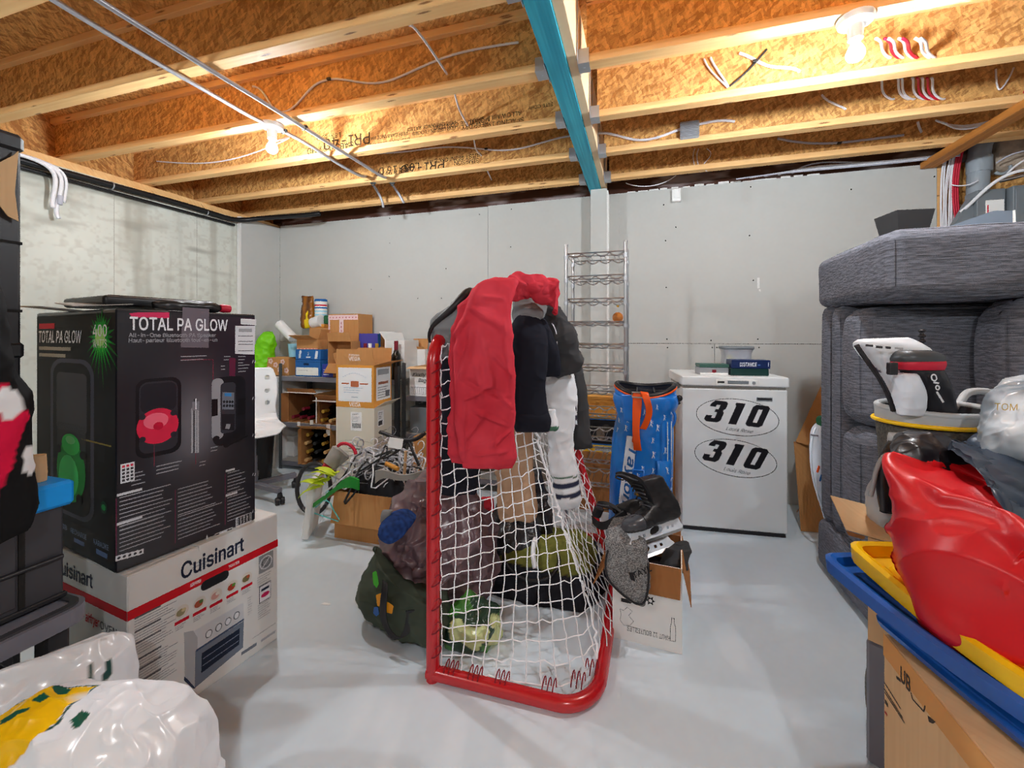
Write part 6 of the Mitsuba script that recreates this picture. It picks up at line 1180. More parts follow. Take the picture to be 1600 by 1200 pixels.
# ------------------------------------------------------------------ chrome wine rack
rk = thing('wine_rack', 'tall chrome wire wine rack standing in front of the boxed post', 'rack')
RX0, RX1, RY0, RY1 = -0.455, -0.085, 2.70, 2.99
for x, y in ((RX0, RY0), (RX1, RY0), (RX0, RY1), (RX1, RY1)):
    put('post', tube([(x, y, 0.005), (x, y, 1.83)], 0.0115, 12), 'm_chrome', rk, smooth=40); put('post_cap', lathe([(0, 1.83), (0.0125, 1.83), (0.0125, 1.838), (0, 1.841)], 12, (x, y, 0)), 'm_chrome', rk, smooth=40)
    put('collar', [lathe([(0.0118, z - .012), (0.0145, z - .012), (0.0145, z + .012), (0.0118, z + .012)], 12, (x, y, 0)) for z in np.arange(.30, 1.80, .145)], 'm_galv', rk, kind='stuff')
for z in np.arange(0.32, 1.80, 0.145):
    z = float(z); s_ = numbered(rk + '__shelf'); tag(s_)
    labels[s_] = {'label': 'wavy wire shelf'}
    wv = lambda y, dz: np.array([(RX0 + .012 + (RX1 - RX0 - .024) * k / 48, y, z + dz - 0.022 * abs(math.sin(k * math.pi / 12))) for k in range(49)])
    put('wave_wire', tube(wv(RY0 + .01, .004), .0045, 6), 'm_chrome', s_, smooth=True); put('wave_wire', tube(wv(RY1 - .01, .004), .0045, 6), 'm_chrome', s_, smooth=True)
    put('edge_wire', rod((RX0, RY0, z + .006), (RX1, RY0, z + .006), .0045, 6), 'm_chrome', s_); put('edge_wire', rod((RX0, RY1, z + .006), (RX1, RY1, z + .006), .0045, 6), 'm_chrome', s_)
    put('edge_wire', rod((RX0, RY0, z - .012), (RX1, RY0, z - .018), .003, 6), 'm_chrome', s_); put('side_wire', rod((RX0, RY0, z), (RX0, RY1, z), .0035, 6), 'm_chrome', s_); put('side_wire', rod((RX1, RY0, z), (RX1, RY1, z), .0035, 6), 'm_chrome', s_)
    for i in range(4):
        for d in (-.16, .16):
            xm = RX0 + .012 + (RX1 - RX0 - .024) * (i + .5 + d) / 4; put('cradle_wire', rod((xm, RY0 + .01, z - .018), (xm, RY1 - .01, z - .018), .0028, 6), 'm_chrome', s_)
    if z > 1.0: pass
scene_amber = mat('amber', (176, 104, 44), 0.1, spec=0.7)
q = at(964, 486, y=2.80)
ga = thing('copper_bauble', 'shiny copper ball resting on the wine rack', 'ornament')
put('ball', trimesh.creation.icosphere(3, 0.034).apply_translation((RX1 - .052, 2.80, 1.335 + .0185 + .034 - .018)), 'm_amber', ga, smooth=True)
put('ornament_cap', lathe([(0, 0), (.008, 0), (.008, .012), (0, .012)], 12, (RX1 - .052, 2.80, 1.335 + .0185 + .1)) .apply_translation((0, 0, -.018)), 'm_cap_gold', ga, smooth=40)

# ------------------------------------------------------------------ boxes behind the golf bag
w1 = Carton('carton', 'grey brown carton at the bottom behind the golf bag', (-0.42, 3.06, 0), (1, 0), 0.46, 0.28, 0.42, 'm_card_dark')
w2 = Carton('product_box', 'blue and black product box with yellow base band behind the golf bag', (-0.43, 3.07, 0.421), (1, 0), 0.44, 0.25, 0.235, 'm_card_blue')
P = w2.face('f'); P.rect(0.05, .06, .26, .23, (26, 26, 30)); P.ell(.16, .13, .03, .05, (110, 96, 84), 2); P.ell(.20, .17, .03, .03, (70, 66, 60), 2); P.rect(0, 0, .44, .05, (238, 186, 50)); P.rect(.12, .008, .26, .042, (224, 224, 220), 2)
for k in range(22): P.rect(.125 + k * .006, .012, .127 + k * .006 + .002 * (k % 3 == 0), .04, (50, 50, 56), 3)
P.rect(.34, .05, .38, .12, (232, 200, 80), 2); P.put(w2.k)
w3 = Carton('carton', 'ribbed light brown corrugated carton topmost behind the golf bag', (-0.40, 3.075, 0.657), (1, 0), 0.36, 0.22, 0.155, 'm_card_ochre')
for k in range(23): w3.part('corrugation', bx(.02 + k * .0125, .028 + k * .0125, -.003, -.0003, .008, .13), 'm_card_ochre')
w3.part('top_lip', bx(-.005, .34, -.012, .02, .145, .158), 'm_card_ochre'); w3.part('white_end', bx(.30, .335, -.004, -.0003, -.0, .13), 'm_card_white')
w4 = Carton('carton', 'plain brown carton standing between the golf bag and the freezer', (0.15, 3.20, 0), (1, 0), 0.10, 0.3, 0.80, 'm_card')

# ------------------------------------------------------------------ freezer
mat('enamel', mikit.proc(lambda p, n, uv: mix(lin((222, 223, 222)).tolist(), lin((230, 231, 230)).tolist(), noise(p.x * 3, p.z * 3))), 0.3, spec=0.5)
fz = thing('chest_freezer', 'white chest freezer with two oval 310 stickers against the back wall', 'freezer')
FO, FE = at(1066, 828, z=0), at(1231, 843, z=0); fw_ = float(np.linalg.norm(FE - FO)); FR = frame(FO, FE - FO, (-(FE - FO)[1], (FE - FO)[0], 0)); FD = 0.52
pf = lambda n_, m_, mt, k=fz, **kw: put(n_, xf(m_, FR), mt, k, **kw)
pf('plinth', bx(.012, fw_ - .004, .02, FD - .01, 0, .030), 'm_plastic_black'); pf('cabinet', rbox(0, fw_, 0, FD, .030, .915, .008), 'm_enamel', smooth=40)
pf('seal', bx(.008, fw_ - .008, .008, FD - .008, .915, .932), 'm_card_grey'); ld = pf('lid', rbox(-.008, fw_ + .008, -.012, FD + .005, .932, .995, .012), 'm_enamel', smooth=40)
pf('latch_panel', bx(.195, .445, -.0185, -.012, .938, .978, .003), 'm_card_white', ld); pf('handle_slot', bx(.265, .385, -.0205, -.0187, .950, .970, .0005), 'm_panel_grey', ld); pf('dark_slot', bx(.206, .246, -.0205, -.0187, .955, .966), 'm_plastic_black', ld)
pf('lock', mv(lathe([(0, 0), (.011, 0), (.009, .004), (.003, .004), (0, .001)], 18), (.415, -.0187, .958), rx=90), 'm_galv', ld, smooth=40)
pf('name_plate', bx(.435, .525, -.003, -.0002, .845, .868, .001), 'm_panel_grey'); pf('name_strip', bx(.44, .52, -.0042, -.0031, .853, .864), 'm_plastic_black')
for z in (.80, .90): pf('hinge', bx(-.018, -.0005, .10, .14, z, z + .04, .003), 'm_panel_grey')
def three(): return Polygon([(.00, .145), (.02, .175), (.095, .175), (.112, .160), (.112, .118), (.098, .098), (.112, .080), (.112, .018), (.094, 0), (.02, 0), (0, .016), (0, .052), (.042, .052), (.042, .032), (.066, .032), (.066, .082), (.046, .082), (.046, .106), (.066, .106), (.066, .142), (.042, .142), (.042, .124), (.0, .124)])
def one(): return Polygon([(0, 0), (.054, 0), (.054, .175), (-.008, .175), (-.008, .160), (0, .150)])
def zero(): return Polygon([(0, .018), (.018, 0), (.094, 0), (.112, .018), (.112, .157), (.094, .175), (.018, .175), (0, .157)]).difference(sbox(.042, .034, .070, .141))
def sticker(cx, cz, rot, label):
    P = Print((FR @ np.array([cx, -.0006, cz, 1]))[:3], FR[:3, 0], (0, 0, 1)); k_ = .86
    R2 = lambda g: affinity.rotate(affinity.scale(g, k_, k_ * .92, origin=(0, 0)), rot, origin=(0, 0))
    e = affinity.scale(Point(0, 0).buffer(1, 24), .240, .115); P.poly(affinity.rotate(e, rot, origin=(0, 0)), (226, 227, 227), 0); P.poly(affinity.rotate(e.difference(affinity.scale(Point(0, 0).buffer(1, 24), .2365, .1115)), rot, origin=(0, 0)), (24, 24, 28), 1)
    for g, dx in ((three(), -.225), (one(), -.055), (zero(), .055)): P.poly(R2(affinity.translate(affinity.skew(g, xs=16, origin=(0, 0)), dx, -.06)), (22, 22, 28), 2)
    v, f = txt2('Louis Rose', .022, False, .45); v = v - [v[:, 0].max() / 2 - .02, .088]; r_ = math.radians(rot); P.add(v @ np.array([[math.cos(r_), math.sin(r_)], [-math.sin(r_), math.cos(r_)]]), f, (40, 40, 46), 2)
    P.put(fz, 'oval_sticker', label=label)
u0, v0 = [float(x) for x in (Print(FO, FE - FO, (0, 0, 1)).px(1154, 652))]; u1, v1 = [float(x) for x in (Print(FO, FE - FO, (0, 0, 1)).px(1151, 716))]
sticker(u0 * .97, v0, -5, 'upper oval sticker reading 310'); sticker(u1 * .97, v1, -8, 'lower oval sticker reading 310')
TOP = .9955
def onfz(x0_, x1_, y0_, y1_, z0_, z1_, c_=.003): return xf(bx(x0_, x1_, y0_, y1_, TOP + z0_, TOP + z1_, c_), FR)
gt = thing('card_tin', 'small silver tin with green lid lying on the freezer lid', 'tin')
put('tin_body', onfz(.12, .30, .09, .22, 0, .048), 'm_galv', gt); put('green_lid', onfz(.123, .303, .087, .223, .0485, .07), 'm_green_tin' if mat('green_tin', (54, 92, 84), 0.4) is None else 'm_green_tin', gt); put('red_emblem', onfz(.20, .225, .0885, .0898, .012, .034, .0), 'm_cap_red', gt); put('white_base', onfz(.125, .295, .080, .0895, 0, .014), 'm_paper', gt)
put('golf_ball_box', onfz(.308, .530, .07, .20, 0, .045), 'm_green_box' if mat('green_box', (22, 54, 52), 0.3) is None else 'm_green_box', None, 'dark green golf ball box under the navy one on the freezer', 'box')
nb = thing('golf_ball_box', 'navy golf ball box reading DISTANCE on top of the dark green box', 'box')
put('box_body', onfz(.312, .54, .072, .198, .0455, .10), 'm_navy_box' if mat('navy_box', (22, 40, 84), 0.3) is None else 'm_navy_box', nb)
P = Print((FR @ np.array([.36, .0715, TOP + .06, 1]))[:3], FR[:3, 0], (0, 0, 1)); P.text('DISTANCE', 0, 0, .024, (232, 236, 242), bold=True, w=.10, shear=.1); P.rect(.105, .006, .12, .012, (80, 120, 190)); P.rect(.165, .0, .169, .026, (210, 214, 222)); P.put(nb)
jr = thing('ball_tub', 'clear plastic tub with dark lid holding golf balls on the freezer', 'tub')
def rsq(z, s_, cx=.40, cy=.29): return ell((cx, cy, z), s_, s_ * .8, 16, p=5)
scene['m_clear'] = {'type': 'twosided', 'b': {'type': 'principled', 'base_color': rgb((226, 230, 240)), 'roughness': 0.3}}
scene['m_frost'] = {'type': 'blendbsdf', 'weight': 0.68, 'a': {'type': 'twosided', 'b': {'type': 'principled', 'base_color': rgb((222, 224, 236)), 'roughness': 0.25, 'specular': 0.5}}, 'b': {'type': 'thindielectric'}}
tubm = blob([rsq(TOP + .002, .078), rsq(TOP + .01, .084), rsq(TOP + .16, .096), rsq(TOP + .165, .098), rsq(TOP + .16, .093), rsq(TOP + .012, .080), rsq(TOP + .006, .05)], 50, 64)
put('tub_body', xf(tubm, FR), 'm_frost', jr, smooth=40)
put('tub_lid', xf(blob([rsq(TOP + .1655, .096), rsq(TOP + .166, .101), rsq(TOP + .180, .101), rsq(TOP + .182, .09)], 16, 64), FR), 'm_panel_grey', jr, smooth=40)
mat('ball_yellow', (230, 226, 40), 0.35); mat('ball_white', (236, 236, 236), 0.35)
BALLS = [(dx, dy, .0225) for dx in (-.046, 0, .046) for dy in (-.03, .022)] + [(dx, dy, .059) for dx in (-.024, .024) for dy in (-.03, .02)] + [(-.05, -.034, .097), (-.004, -.03, .097), (.044, -.03, .097), (-.02, .018, .097)]
for i, (dx, dy, dz) in enumerate(BALLS):
    top_ = {10: 'yellow golf ball at the top left in the clear tub', 11: 'white golf ball beside the yellow one in the clear tub', 12: 'white golf ball at the top right in the clear tub'}.get(i)
    put('golf_ball', xf(trimesh.creation.icosphere(3, .0213), FR @ M4((.40 + dx, .29 + dy, TOP + .008 + dz))), 'm_ball_yellow' if i == 10 else 'm_ball_white', None, top_ or 'white golf ball lying low in the clear tub on the freezer', 'ball', None if top_ else 'golf balls low in the tub', smooth=True)

# ------------------------------------------------------------------ cardboard sheets and pad beside the sofa
def slab(pts, label, th=0.006, key='cardboard_sheet', m='m_card', back=(0, 0.02, 0)):
    k = thing(key, label, 'cardboard'); G = np.array(pts, float); put('sheet', surf(np.stack([spline([G[0], G[1]], 12), spline([G[3], G[2]], 12)]), th), m, k); return k
slab([at(1243, 690, y=3.35), at(1284, 702, y=3.25), at(1330, 640, y=3.42), at(1282, 604, y=3.58)], 'upper folded cardboard sheet leaning on the wall between freezer and sofa')
lo = slab([(0.985, 3.12, 0.004), at(1300, 834, z=0.004), at(1312, 700, y=3.28), at(1240, 690, y=3.36)], 'large flattened cardboard leaning between the freezer and the sofa')
for a_, b_ in (((1245, 800), (1284, 745)), ((1256, 822), (1296, 768))): put('score_line', tube([at(*a_, t=2.86), at(*b_, t=2.88)], 0.003, 5), 'm_card_dark', lo)
pad = thing('goalie_pad', 'white and green goalie leg pad leaning on the grey sofa', 'pad')
put('pad_body', strip([(1302, 1312, 868, 2.43, 0.02), (1292, 1306, 815, 2.44, 0.035), (1278, 1300, 770, 2.46, 0.04), (1269, 1298, 720, 2.48, 0.05), (1269, 1298, 690, 2.49, 0.05), (1273, 1298, 668, 2.50, 0.045), (1280, 1296, 660, 2.50, 0.02)], 0.05, amp=0.003), 'm_bag_white', pad, smooth=True)
put('pad_top', strip([(1277, 1297, 676, 2.49, 0.03), (1278, 1298, 660, 2.49, 0.035), (1279, 1298, 652, 2.49, 0.03), (1283, 1296, 650, 2.49, 0.012)], 0.03, n=30, amp=0.002), 'm_green_dark', pad, smooth=True)
put('pad_edge', tube([at(1292, 802, t=2.40), at(1276, 768, t=2.41), at(1267, 718, t=2.42), at(1268, 690, t=2.43), at(1275, 668, t=2.45)], 0.006, 8, n=30), 'm_bag_white', pad, smooth=True)
put('badge', [rod(at(1277, 738, t=2.41), at(1280, 728, t=2.41), 0.006, 8)], 'm_orange', pad); put('badge', [rod(at(1281, 752, t=2.41), at(1284, 742, t=2.41), 0.005, 8)], 'm_card_blue', pad)
put('buckle', rod(at(1266, 679, t=2.43), at(1278, 681, t=2.43), 0.005, 8), 'm_emt', pad)
# ------------------------------------------------------------------ sofa standing on its end
def f_sofa(p, n, uv):
    g = noise(p.x * 26 + p.y * 26, p.y * 26 - p.x * 9, p.z * 420) * 0.7 + noise(p.x * 70, p.y * 70, p.z * 150) * 0.3
    return mix(L3((74, 76, 83)), L3((118, 120, 130)), smoothstep(0.2, 0.85, g))
bumped('sofa', mikit.proc(f_sofa), lambda p, n, uv: noise(p.x * 26 + p.y * 26, p.y * 26 - p.x * 9, p.z * 420), 0.0012, rough=0.9, eps=6e-4, spec=0.15)
so = thing('sofa', 'dark grey fabric sofa standing on its end at the right', 'sofa')
def soft(x0, x1, y0, y1, z0, z1, r, amp=0.006, seed=0, n=5):
    m = rbox(x0, x1, y0, y1, z0, z1, r, n); m = m.subdivide_to_size(0.035)
    m = trimesh.Trimesh(m.vertices, m.faces); V = m.vertices.copy(); c = np.array([(x0 + x1) / 2, (y0 + y1) / 2, (z0 + z1) / 2]); h = np.array([x1 - x0, y1 - y0, z1 - z0]) / 2
    q = (V - c) / h; nrm = m.vertex_normals; puff = np.prod(np.clip(1 - np.abs(np.where(np.abs(q) > 0.96, 0, q)) ** 4, 0, 1), axis=1)
    V = V + nrm * (puff * amp + (meshkit.fbm(V * 6, 2, seed) - 0.5) * amp * 1.4)[:, None]; return trimesh.Trimesh(V, m.faces, process=False)
SX0 = 0.935
put('upper_arm', soft(SX0 - 0.005, 1.86, 1.985, 2.72, 1.40, 1.665, 0.05, 0.010, 1), 'm_sofa', so, smooth=50)
put('lower_arm', soft(SX0 - 0.005, 1.86, 2.0, 2.72, 0.004, 0.27, 0.05, 0.008, 2), 'm_sofa', so, smooth=50)
put('front_rail', soft(SX0 + 0.012, 1.6, 2.59, 2.72, 0.26, 1.41, 0.05, 0.006, 3), 'm_sofa', so, smooth=50); put('front_rail', soft(SX0 + 0.006, 1.6, 2.46, 2.575, 0.26, 1.40, 0.052, 0.006, 4), 'm_sofa', so, smooth=50)
put('seat_cushion', soft(SX0, 1.58, 2.235, 2.435, 0.845, 1.375, 0.065, 0.014, 5), 'm_sofa', so, smooth=50); put('seat_cushion', soft(SX0, 1.58, 2.235, 2.435, 0.275, 0.822, 0.065, 0.014, 6), 'm_sofa', so, smooth=50)
put('backrest', soft(1.58, 1.87, 1.98, 2.72, 0.265, 1.405, 0.04, 0.006, 7), 'm_sofa', so, smooth=50)
put('back_cushion', soft(1.31, 1.575, 2.0, 2.235, 0.835, 1.385, 0.07, 0.014, 8), 'm_sofa', so, smooth=50); put('back_cushion', soft(1.31, 1.575, 2.0, 2.235, 0.28, 0.828, 0.07, 0.014, 9), 'm_sofa', so, smooth=50)
put('wooden_foot', [lathe([(0, 0), (.02, 0), (.03, .06), (0, .06)], 14, (0, 0, 0)).apply_transform(M4((1.0, 2.722, .14), rx=-90)), lathe([(0, 0), (.02, 0), (.03, .06), (0, .06)], 14, (0, 0, 0)).apply_transform(M4((1.0, 2.722, 1.5), rx=-90))][0], 'm_card_pale', so, smooth=40)
AT = 1.676
mat('planter', (40, 40, 42), 0.55)
def frustum(x, y, z, a, b, h, t=0.006):
    def sq(s, zz): return np.array([(x - s, y - s, zz), (x + s, y - s, zz), (x + s, y + s, zz), (x - s, y + s, zz)])
    ring = [sq(a, z), sq(b, z + h), sq(b - t, z + h), sq(a - t, z + t)]; V = np.vstack(ring); F = []
    for k in range(3):
        for j in range(4): j2 = (j + 1) % 4; F += [(k * 4 + j, k * 4 + j2, k * 4 + 4 + j2), (k * 4 + j, k * 4 + 4 + j2, k * 4 + 4 + j)]
    F += [(0, 2, 1), (0, 3, 2), (12, 13, 14), (12, 14, 15)]; return trimesh.Trimesh(V, F, process=False)
put('planter', xf(frustum(0, 0, AT + .007, .054, .071, .108), M4((1.105, 2.27, -.006), 8)), 'm_planter', None, 'black square tapered planter on top of the upended sofa', 'planter')
mat('blue_grey', (110, 122, 136), 0.45)
wg = thing('plastic_tray', 'blue grey wedge shaped plastic tray on top of the upended sofa', 'tray')
put('tray_body', xf(extr(Polygon([(0, 0), (.30, 0), (.30, .085), (.24, .09), (.06, .025)]), .20), M4((1.16, 2.45, AT + .002), rx=90)), 'm_blue_grey', wg)
put('white_edge', xf(extr(Polygon([(.301, 0), (.312, 0), (.309, .088), (.301, .086)]), .20), M4((1.16, 2.45, AT + .002), rx=90)), 'm_paper', wg)
pp = thing('flat_parts', 'thin grey plate lying beside the planter on the upended sofa', 'plate')
put('plate', xf(bx(0, .17, 0, .08, 0, .012, .003), M4((1.16, 2.13, AT + .001), 6)), 'm_panel_grey', pp)

# ------------------------------------------------------------------ golf bag, boxes, lids, bags in the right foreground
mat('lid_blue', (20, 84, 168), 0.3, spec=0.5); mat('lid_yellow', (248, 196, 8), 0.32, spec=0.5)
fb_ = Carton('carton', 'tan carton with black print under the blue plastic lids in the right foreground', (0.53, 1.165, 0), (0, -1), 0.70, 0.44, 0.575, 'm_card_pale')
P = fb_.face('f'); BKK = (60, 48, 40)
P.write('UB', (1408, 1063), (1423, 1080), .030, BKK, bold=True); P.seg((1401, 1058), (1408, 1064), .006, BKK)
for a_, b_ in (((1382, 1066), (1408, 1108)), ((1382, 1076), (1411, 1122)), ((1383, 1082), (1414, 1130)), ((1424, 1082), (1426, 1092)), ((1426, 1092), (1444, 1112)), ((1444, 1112), (1446, 1103))): P.seg(a_, b_, .003, BKK)
P.quad([(1383, 1092), (1388, 1100), (1388, 1106), (1383, 1098)], BKK); P.quad([(1383, 1110), (1387, 1116), (1387, 1120), (1383, 1114)], (170, 60, 50)); P.quad([(1450, 1118), (1463, 1128), (1458, 1131), (1452, 1128)], BKK)
P.rect(0, .525, .70, .575, (214, 152, 88), 0); P.put(fb_.k)

def lid(z, o, d, L, W, m, label, sag=0.03, roll=0.0, rimh=0.030, group=None):
    """shallow tote lid seen from above, rim standing up; d runs along its length"""
    d = np.array([d[0], d[1], 0.0]); d /= np.linalg.norm(d); R = frame((o[0], o[1], z), d, (-d[1], d[0], 0)) @ M4((0, 0, 0), rx=roll)
    def rr(i, rad): return np.array(sbox(i + rad, i + rad, L - i - rad, W - i - rad).buffer(rad, 8).exterior.coords)[:-1]
    def ring(i, rad, zz):
        c_ = rr(i, rad); ls = np.r_[0, np.cumsum(np.linalg.norm(np.diff(np.vstack([c_, c_[:1]]), axis=0), axis=1))]; s_ = np.linspace(0, ls[-1], 121)[:-1]; cc_ = np.vstack([c_, c_[:1]])
        return np.stack([np.interp(s_, ls, cc_[:, 0]), np.interp(s_, ls, cc_[:, 1]), np.full(120, zz)], 1)
    t = thing('tote_cover', label, 'lid', group)
    def bend(q): q = q.copy(); l = np.clip(q[..., 0] / L, 0, 1); q[..., 2] -= sag * np.sin(np.pi * l); return q
    G = np.stack([ring(0.0, .03, 0.0), ring(-.003, .033, rimh), ring(.004, .028, rimh + .003), ring(.013, .02, rimh), ring(.016, .018, .008), ring(.05, .018, .006), ring(.055, .018, .014), ring(.12, .01, .014), ring(.19, .004, .014)])
    put('lid_body', xf(surf(bend(G), 0.003, wrap=True), R), m, t, smooth=35)
    pl = trimesh.creation.box((L - .1, W - .1, .004)).subdivide_to_size(.06); V = pl.vertices + [L / 2, W / 2, .009]; put('lid_panel', xf(trimesh.Trimesh(bend(V), pl.faces, process=False), R), m, t)
    for l0 in (.03, L - .11): put('latch_tab', xf(trimesh.Trimesh(bend(bx(l0, l0 + .08, .018, .03, .006, .022, .002).vertices), bx(l0, l0 + .08, .018, .03, .006, .022, .002).faces, process=False), R), m, t)
    return t
DL = (0.335, -0.942)
lid(0.590, (0.520, 1.19), (0.25, -0.968), .62, .40, 'm_lid_blue', 'blue plastic tote lid, lowest of the stack on the tan carton', sag=.006, rimh=.010)
lid(0.603, (0.522, 1.195), (0.27, -0.963), .62, .40, 'm_lid_blue', 'blue plastic tote lid, second lowest of the stack on the tan carton', sag=.008, rimh=.010)
lid(0.616, (0.524, 1.20), (0.29, -0.957), .62, .40, 'm_lid_blue', 'blue plastic tote lid in the middle of the stack on the tan carton', sag=.010, rimh=.010)
lid(0.648, (0.456, 1.295), DL, .68, .42, 'm_lid_blue', 'blue plastic tote lid with a cornered rim directly under the yellow lid', sag=.028)
lid(0.690, (0.506, 1.28), (0.25, -0.968), .66, .40, 'm_lid_yellow', 'yellow plastic tote lid on top of the blue lids', sag=.034, rimh=.034)

Ck = at(1407, 852, t=1.18); Cl = at(1356, 837, t=1.237)
bt_ = thing('storage_tote', 'grey plastic tote hidden under the narrow carton beside the sofa', 'tote'); put('tub', xf(bx(-.005, .10, 0, .26, 0, .36, .008), frame(Cl * [1, 1, 0], (Ck - Cl) * [1, 1, 0], (-(Ck - Cl)[1], (Ck - Cl)[0], 0))), 'm_plastic_grey', bt_)
bf = Carton('open_carton', 'narrow open carton with a pale raised flap beside the yellow lid', Cl * [1, 1, 0] + [0, 0, .361], (Ck - Cl), float(np.linalg.norm((Ck - Cl)[:2])) + .01, 0.24, 0.299, 'm_card_pale', open=True, lining='m_card')
P = bf.face('f'); P.rect(.03, .24, .036, .29, (120, 90, 70)); P.rect(.055, .22, .07, .28, (170, 90, 80)); P.put(bf.k)
put('flap', surf(gridof([[at(1297, 775, t=1.34), at(1353, 790, t=1.34)], [at(1322, 828, t=1.27), at(1406, 853, t=1.175)]], 8, 8), 0.004), 'm_card_pale', bf.k)
put('flap_tongue', surf(gridof([[at(1322, 829, t=1.27), at(1352, 838, t=1.24)], [at(1326, 836, t=1.265), at(1350, 843, t=1.24)]], 4, 4), 0.003), 'm_card_dark', bf.k)

# golf bag
mat('bag_grey', (176, 180, 182), 0.5); mat('bag_char', mikit.proc(lambda p, n, uv: mix(lin((52, 50, 46)).tolist(), lin((96, 92, 84)).tolist(), noise(p.x * 200, p.z * 200, p.y * 200))), 0.7); mat('piping_yellow', (250, 196, 10), 0.35)
g2 = thing('golf_bag', 'grey and charcoal golf bag with a yellow piped collar in front of the sofa', 'golf bag')
TC = at(1463, 638, t=1.30); BCn = np.array([0.815, 1.60, 0.0]); axis = TC - BCn
def tr_ring(s, rx, ry, dz=0.0, p=2.2, n=16):
    c = BCn + axis * s; a = np.arange(n) * 2 * np.pi / n; ca, sa = np.cos(a), np.sin(a); u = np.sign(ca) * np.abs(ca) ** (2 / p) * rx; v = np.sign(sa) * np.abs(sa) ** (2 / p) * ry
    return c + u[:, None] * RT + v[:, None] * FW + np.array([0, 0, 1.0]) * (dz * v)[:, None]
def tr_loop(s, rx, ry, dz=0.0, n=60): return tr_ring(s, rx, ry, dz, n=n)
put('bag_body', blob([tr_ring(0.002, .10, .09), tr_ring(.03, .115, .10), tr_ring(.3, .12, .105), tr_ring(.6, .122, .11), tr_ring(.82, .128, .112), tr_ring(.90, .14, .115), tr_ring(.955, .148, .118)], 60, 60, 0.004, 8, 4, caps=True), 'm_bag_char', g2, smooth=True)
lo_, hi_ = tr_loop(.955, .150, .120), tr_loop(1.0, .154, .124, .05); ii, dd = tr_loop(1.0, .138, .108, .05), tr_loop(.90, .130, .10)
put('collar', surf(np.stack([hi_, lo_])[::-1], .004, wrap=True), 'm_bag_grey', g2, smooth=40)
put('collar_rim', tube((hi_ + ii) / 2, .010, 8, closed=True), 'm_bag_grey', g2, smooth=True)
put('piping', tube(tr_loop(.962, .155, .125), .0065, 8, closed=True), 'm_piping_yellow', g2, smooth=True)
put('mouth', surf(np.stack([ii, dd]), .003, wrap=True), 'm_bag_black', g2, smooth=40); put('divider', surf(gridof([[TC - RT * .12 + (0, 0, -.03), TC + RT * .12 + (0, 0, -.03)], [TC - RT * .12 + (0, 0, -.09), TC + RT * .12 + (0, 0, -.09)]], 4, 20), .006), 'm_bag_black', g2)
put('side_panel', strip([(1392, 1422, 715, 1.225, .008), (1390, 1416, 700, 1.225, .012), (1388, 1412, 684, 1.225, .012), (1389, 1410, 676, 1.23, .008)], .02, n=24, amp=.002), 'm_bag_grey', g2, smooth=True)
put('side_pocket', strip([(1378, 1404, 872, 1.28, .02), (1368, 1402, 840, 1.27, .035), (1362, 1398, 800, 1.26, .04), (1360, 1394, 770, 1.25, .035), (1366, 1390, 745, 1.25, .015)], .03, n=50, amp=.006), 'm_bag_grey', g2, smooth=True)
put('pad', strip([(1376, 1400, 800, 1.215, .012), (1372, 1402, 770, 1.21, .018), (1374, 1404, 725, 1.20, .018), (1384, 1406, 700, 1.20, .014), (1390, 1404, 690, 1.21, .01)], .015, n=40, amp=.002), 'm_bag_black', g2, smooth=True)
put('strap', tube(spline([at(1404, 700, t=1.185), at(1382, 712, t=1.195), at(1368, 740, t=1.20), at(1360, 775, t=1.21)], 30), .006, 6), 'm_bag_grey', g2, smooth=True)
put('handle', tube(spline([TC + RT * .09 + FW * .10 + (0, 0, .0), at(1496, 634, t=1.36), at(1508, 617, t=1.37), at(1530, 611, t=1.38), at(1552, 616, t=1.39), at(1564, 634, t=1.40)], 40), .0115, 8), 'm_bag_grey', g2, smooth=True)
def clubfill(a, b, r_, m, key, label): put(key, tube([a, b], r_, 10), m, None, label, 'golf club', smooth=True)
DZ = np.array([0, 0, -.0])
h1 = thing('head_cover', 'large white club head cover pointing left out of the grey golf bag', 'head cover')
hw1 = strip([(1400, 1446, 652, 1.30, .03), (1396, 1450, 628, 1.30, .035), (1384, 1454, 602, 1.30, .04), (1366, 1454, 575, 1.30, .05), (1346, 1446, 550, 1.30, .052), (1338, 1432, 538, 1.30, .045), (1352, 1416, 531, 1.30, .025)], .04, n=60, amp=.006, seed=3)
put('cover_body', hw1, 'm_ink_gloss', h1, smooth=True, color=vcol(hw1, lambda p: np.where((meshkit.fbm(p * np.array([10, 10, 26.0]), 2, 5) > .64)[:, None], np.array([60, 66, 84.0]), np.array([226, 230, 234.0]))))
put('dark_trim', tube(spline([at(1338, 539, t=1.268), at(1350, 557, t=1.262), at(1370, 585, t=1.262), at(1386, 613, t=1.268), at(1396, 642, t=1.275)], 30), .007, 6), 'm_bag_black', h1, smooth=True)
Pt = Print(at(1352, 541, t=1.225), RT + (0, 0, -.10), (-.15, 0, 1)); Pt.rect(.0, .0, .022, .006, (60, 60, 64)); Pt.rect(.03, -.002, .05, .005, (60, 60, 64)); Pt.rect(.058, -.001, .074, .006, (60, 60, 64)); Pt.rect(.085, 0, .11, .006, (170, 170, 172)); Pt.put(h1)
put('tag', rbox(-.012, .012, -.008, .008, -.018, .018, .004).apply_transform(M4(at(1394, 576, t=1.22), 10)), 'm_bag_black', h1, smooth=40)
h2 = thing('head_cover', 'black and red club head cover standing upright in the grey golf bag', 'head cover')
put('neck', strip([(1440, 1492, 648, 1.25, .03), (1434, 1486, 625, 1.25, .035), (1424, 1476, 600, 1.25, .038), (1408, 1468, 580, 1.25, .04), (1402, 1466, 572, 1.25, .035)], .04, n=40, amp=.003, seed=7), 'm_bag_black', h2, smooth=True)
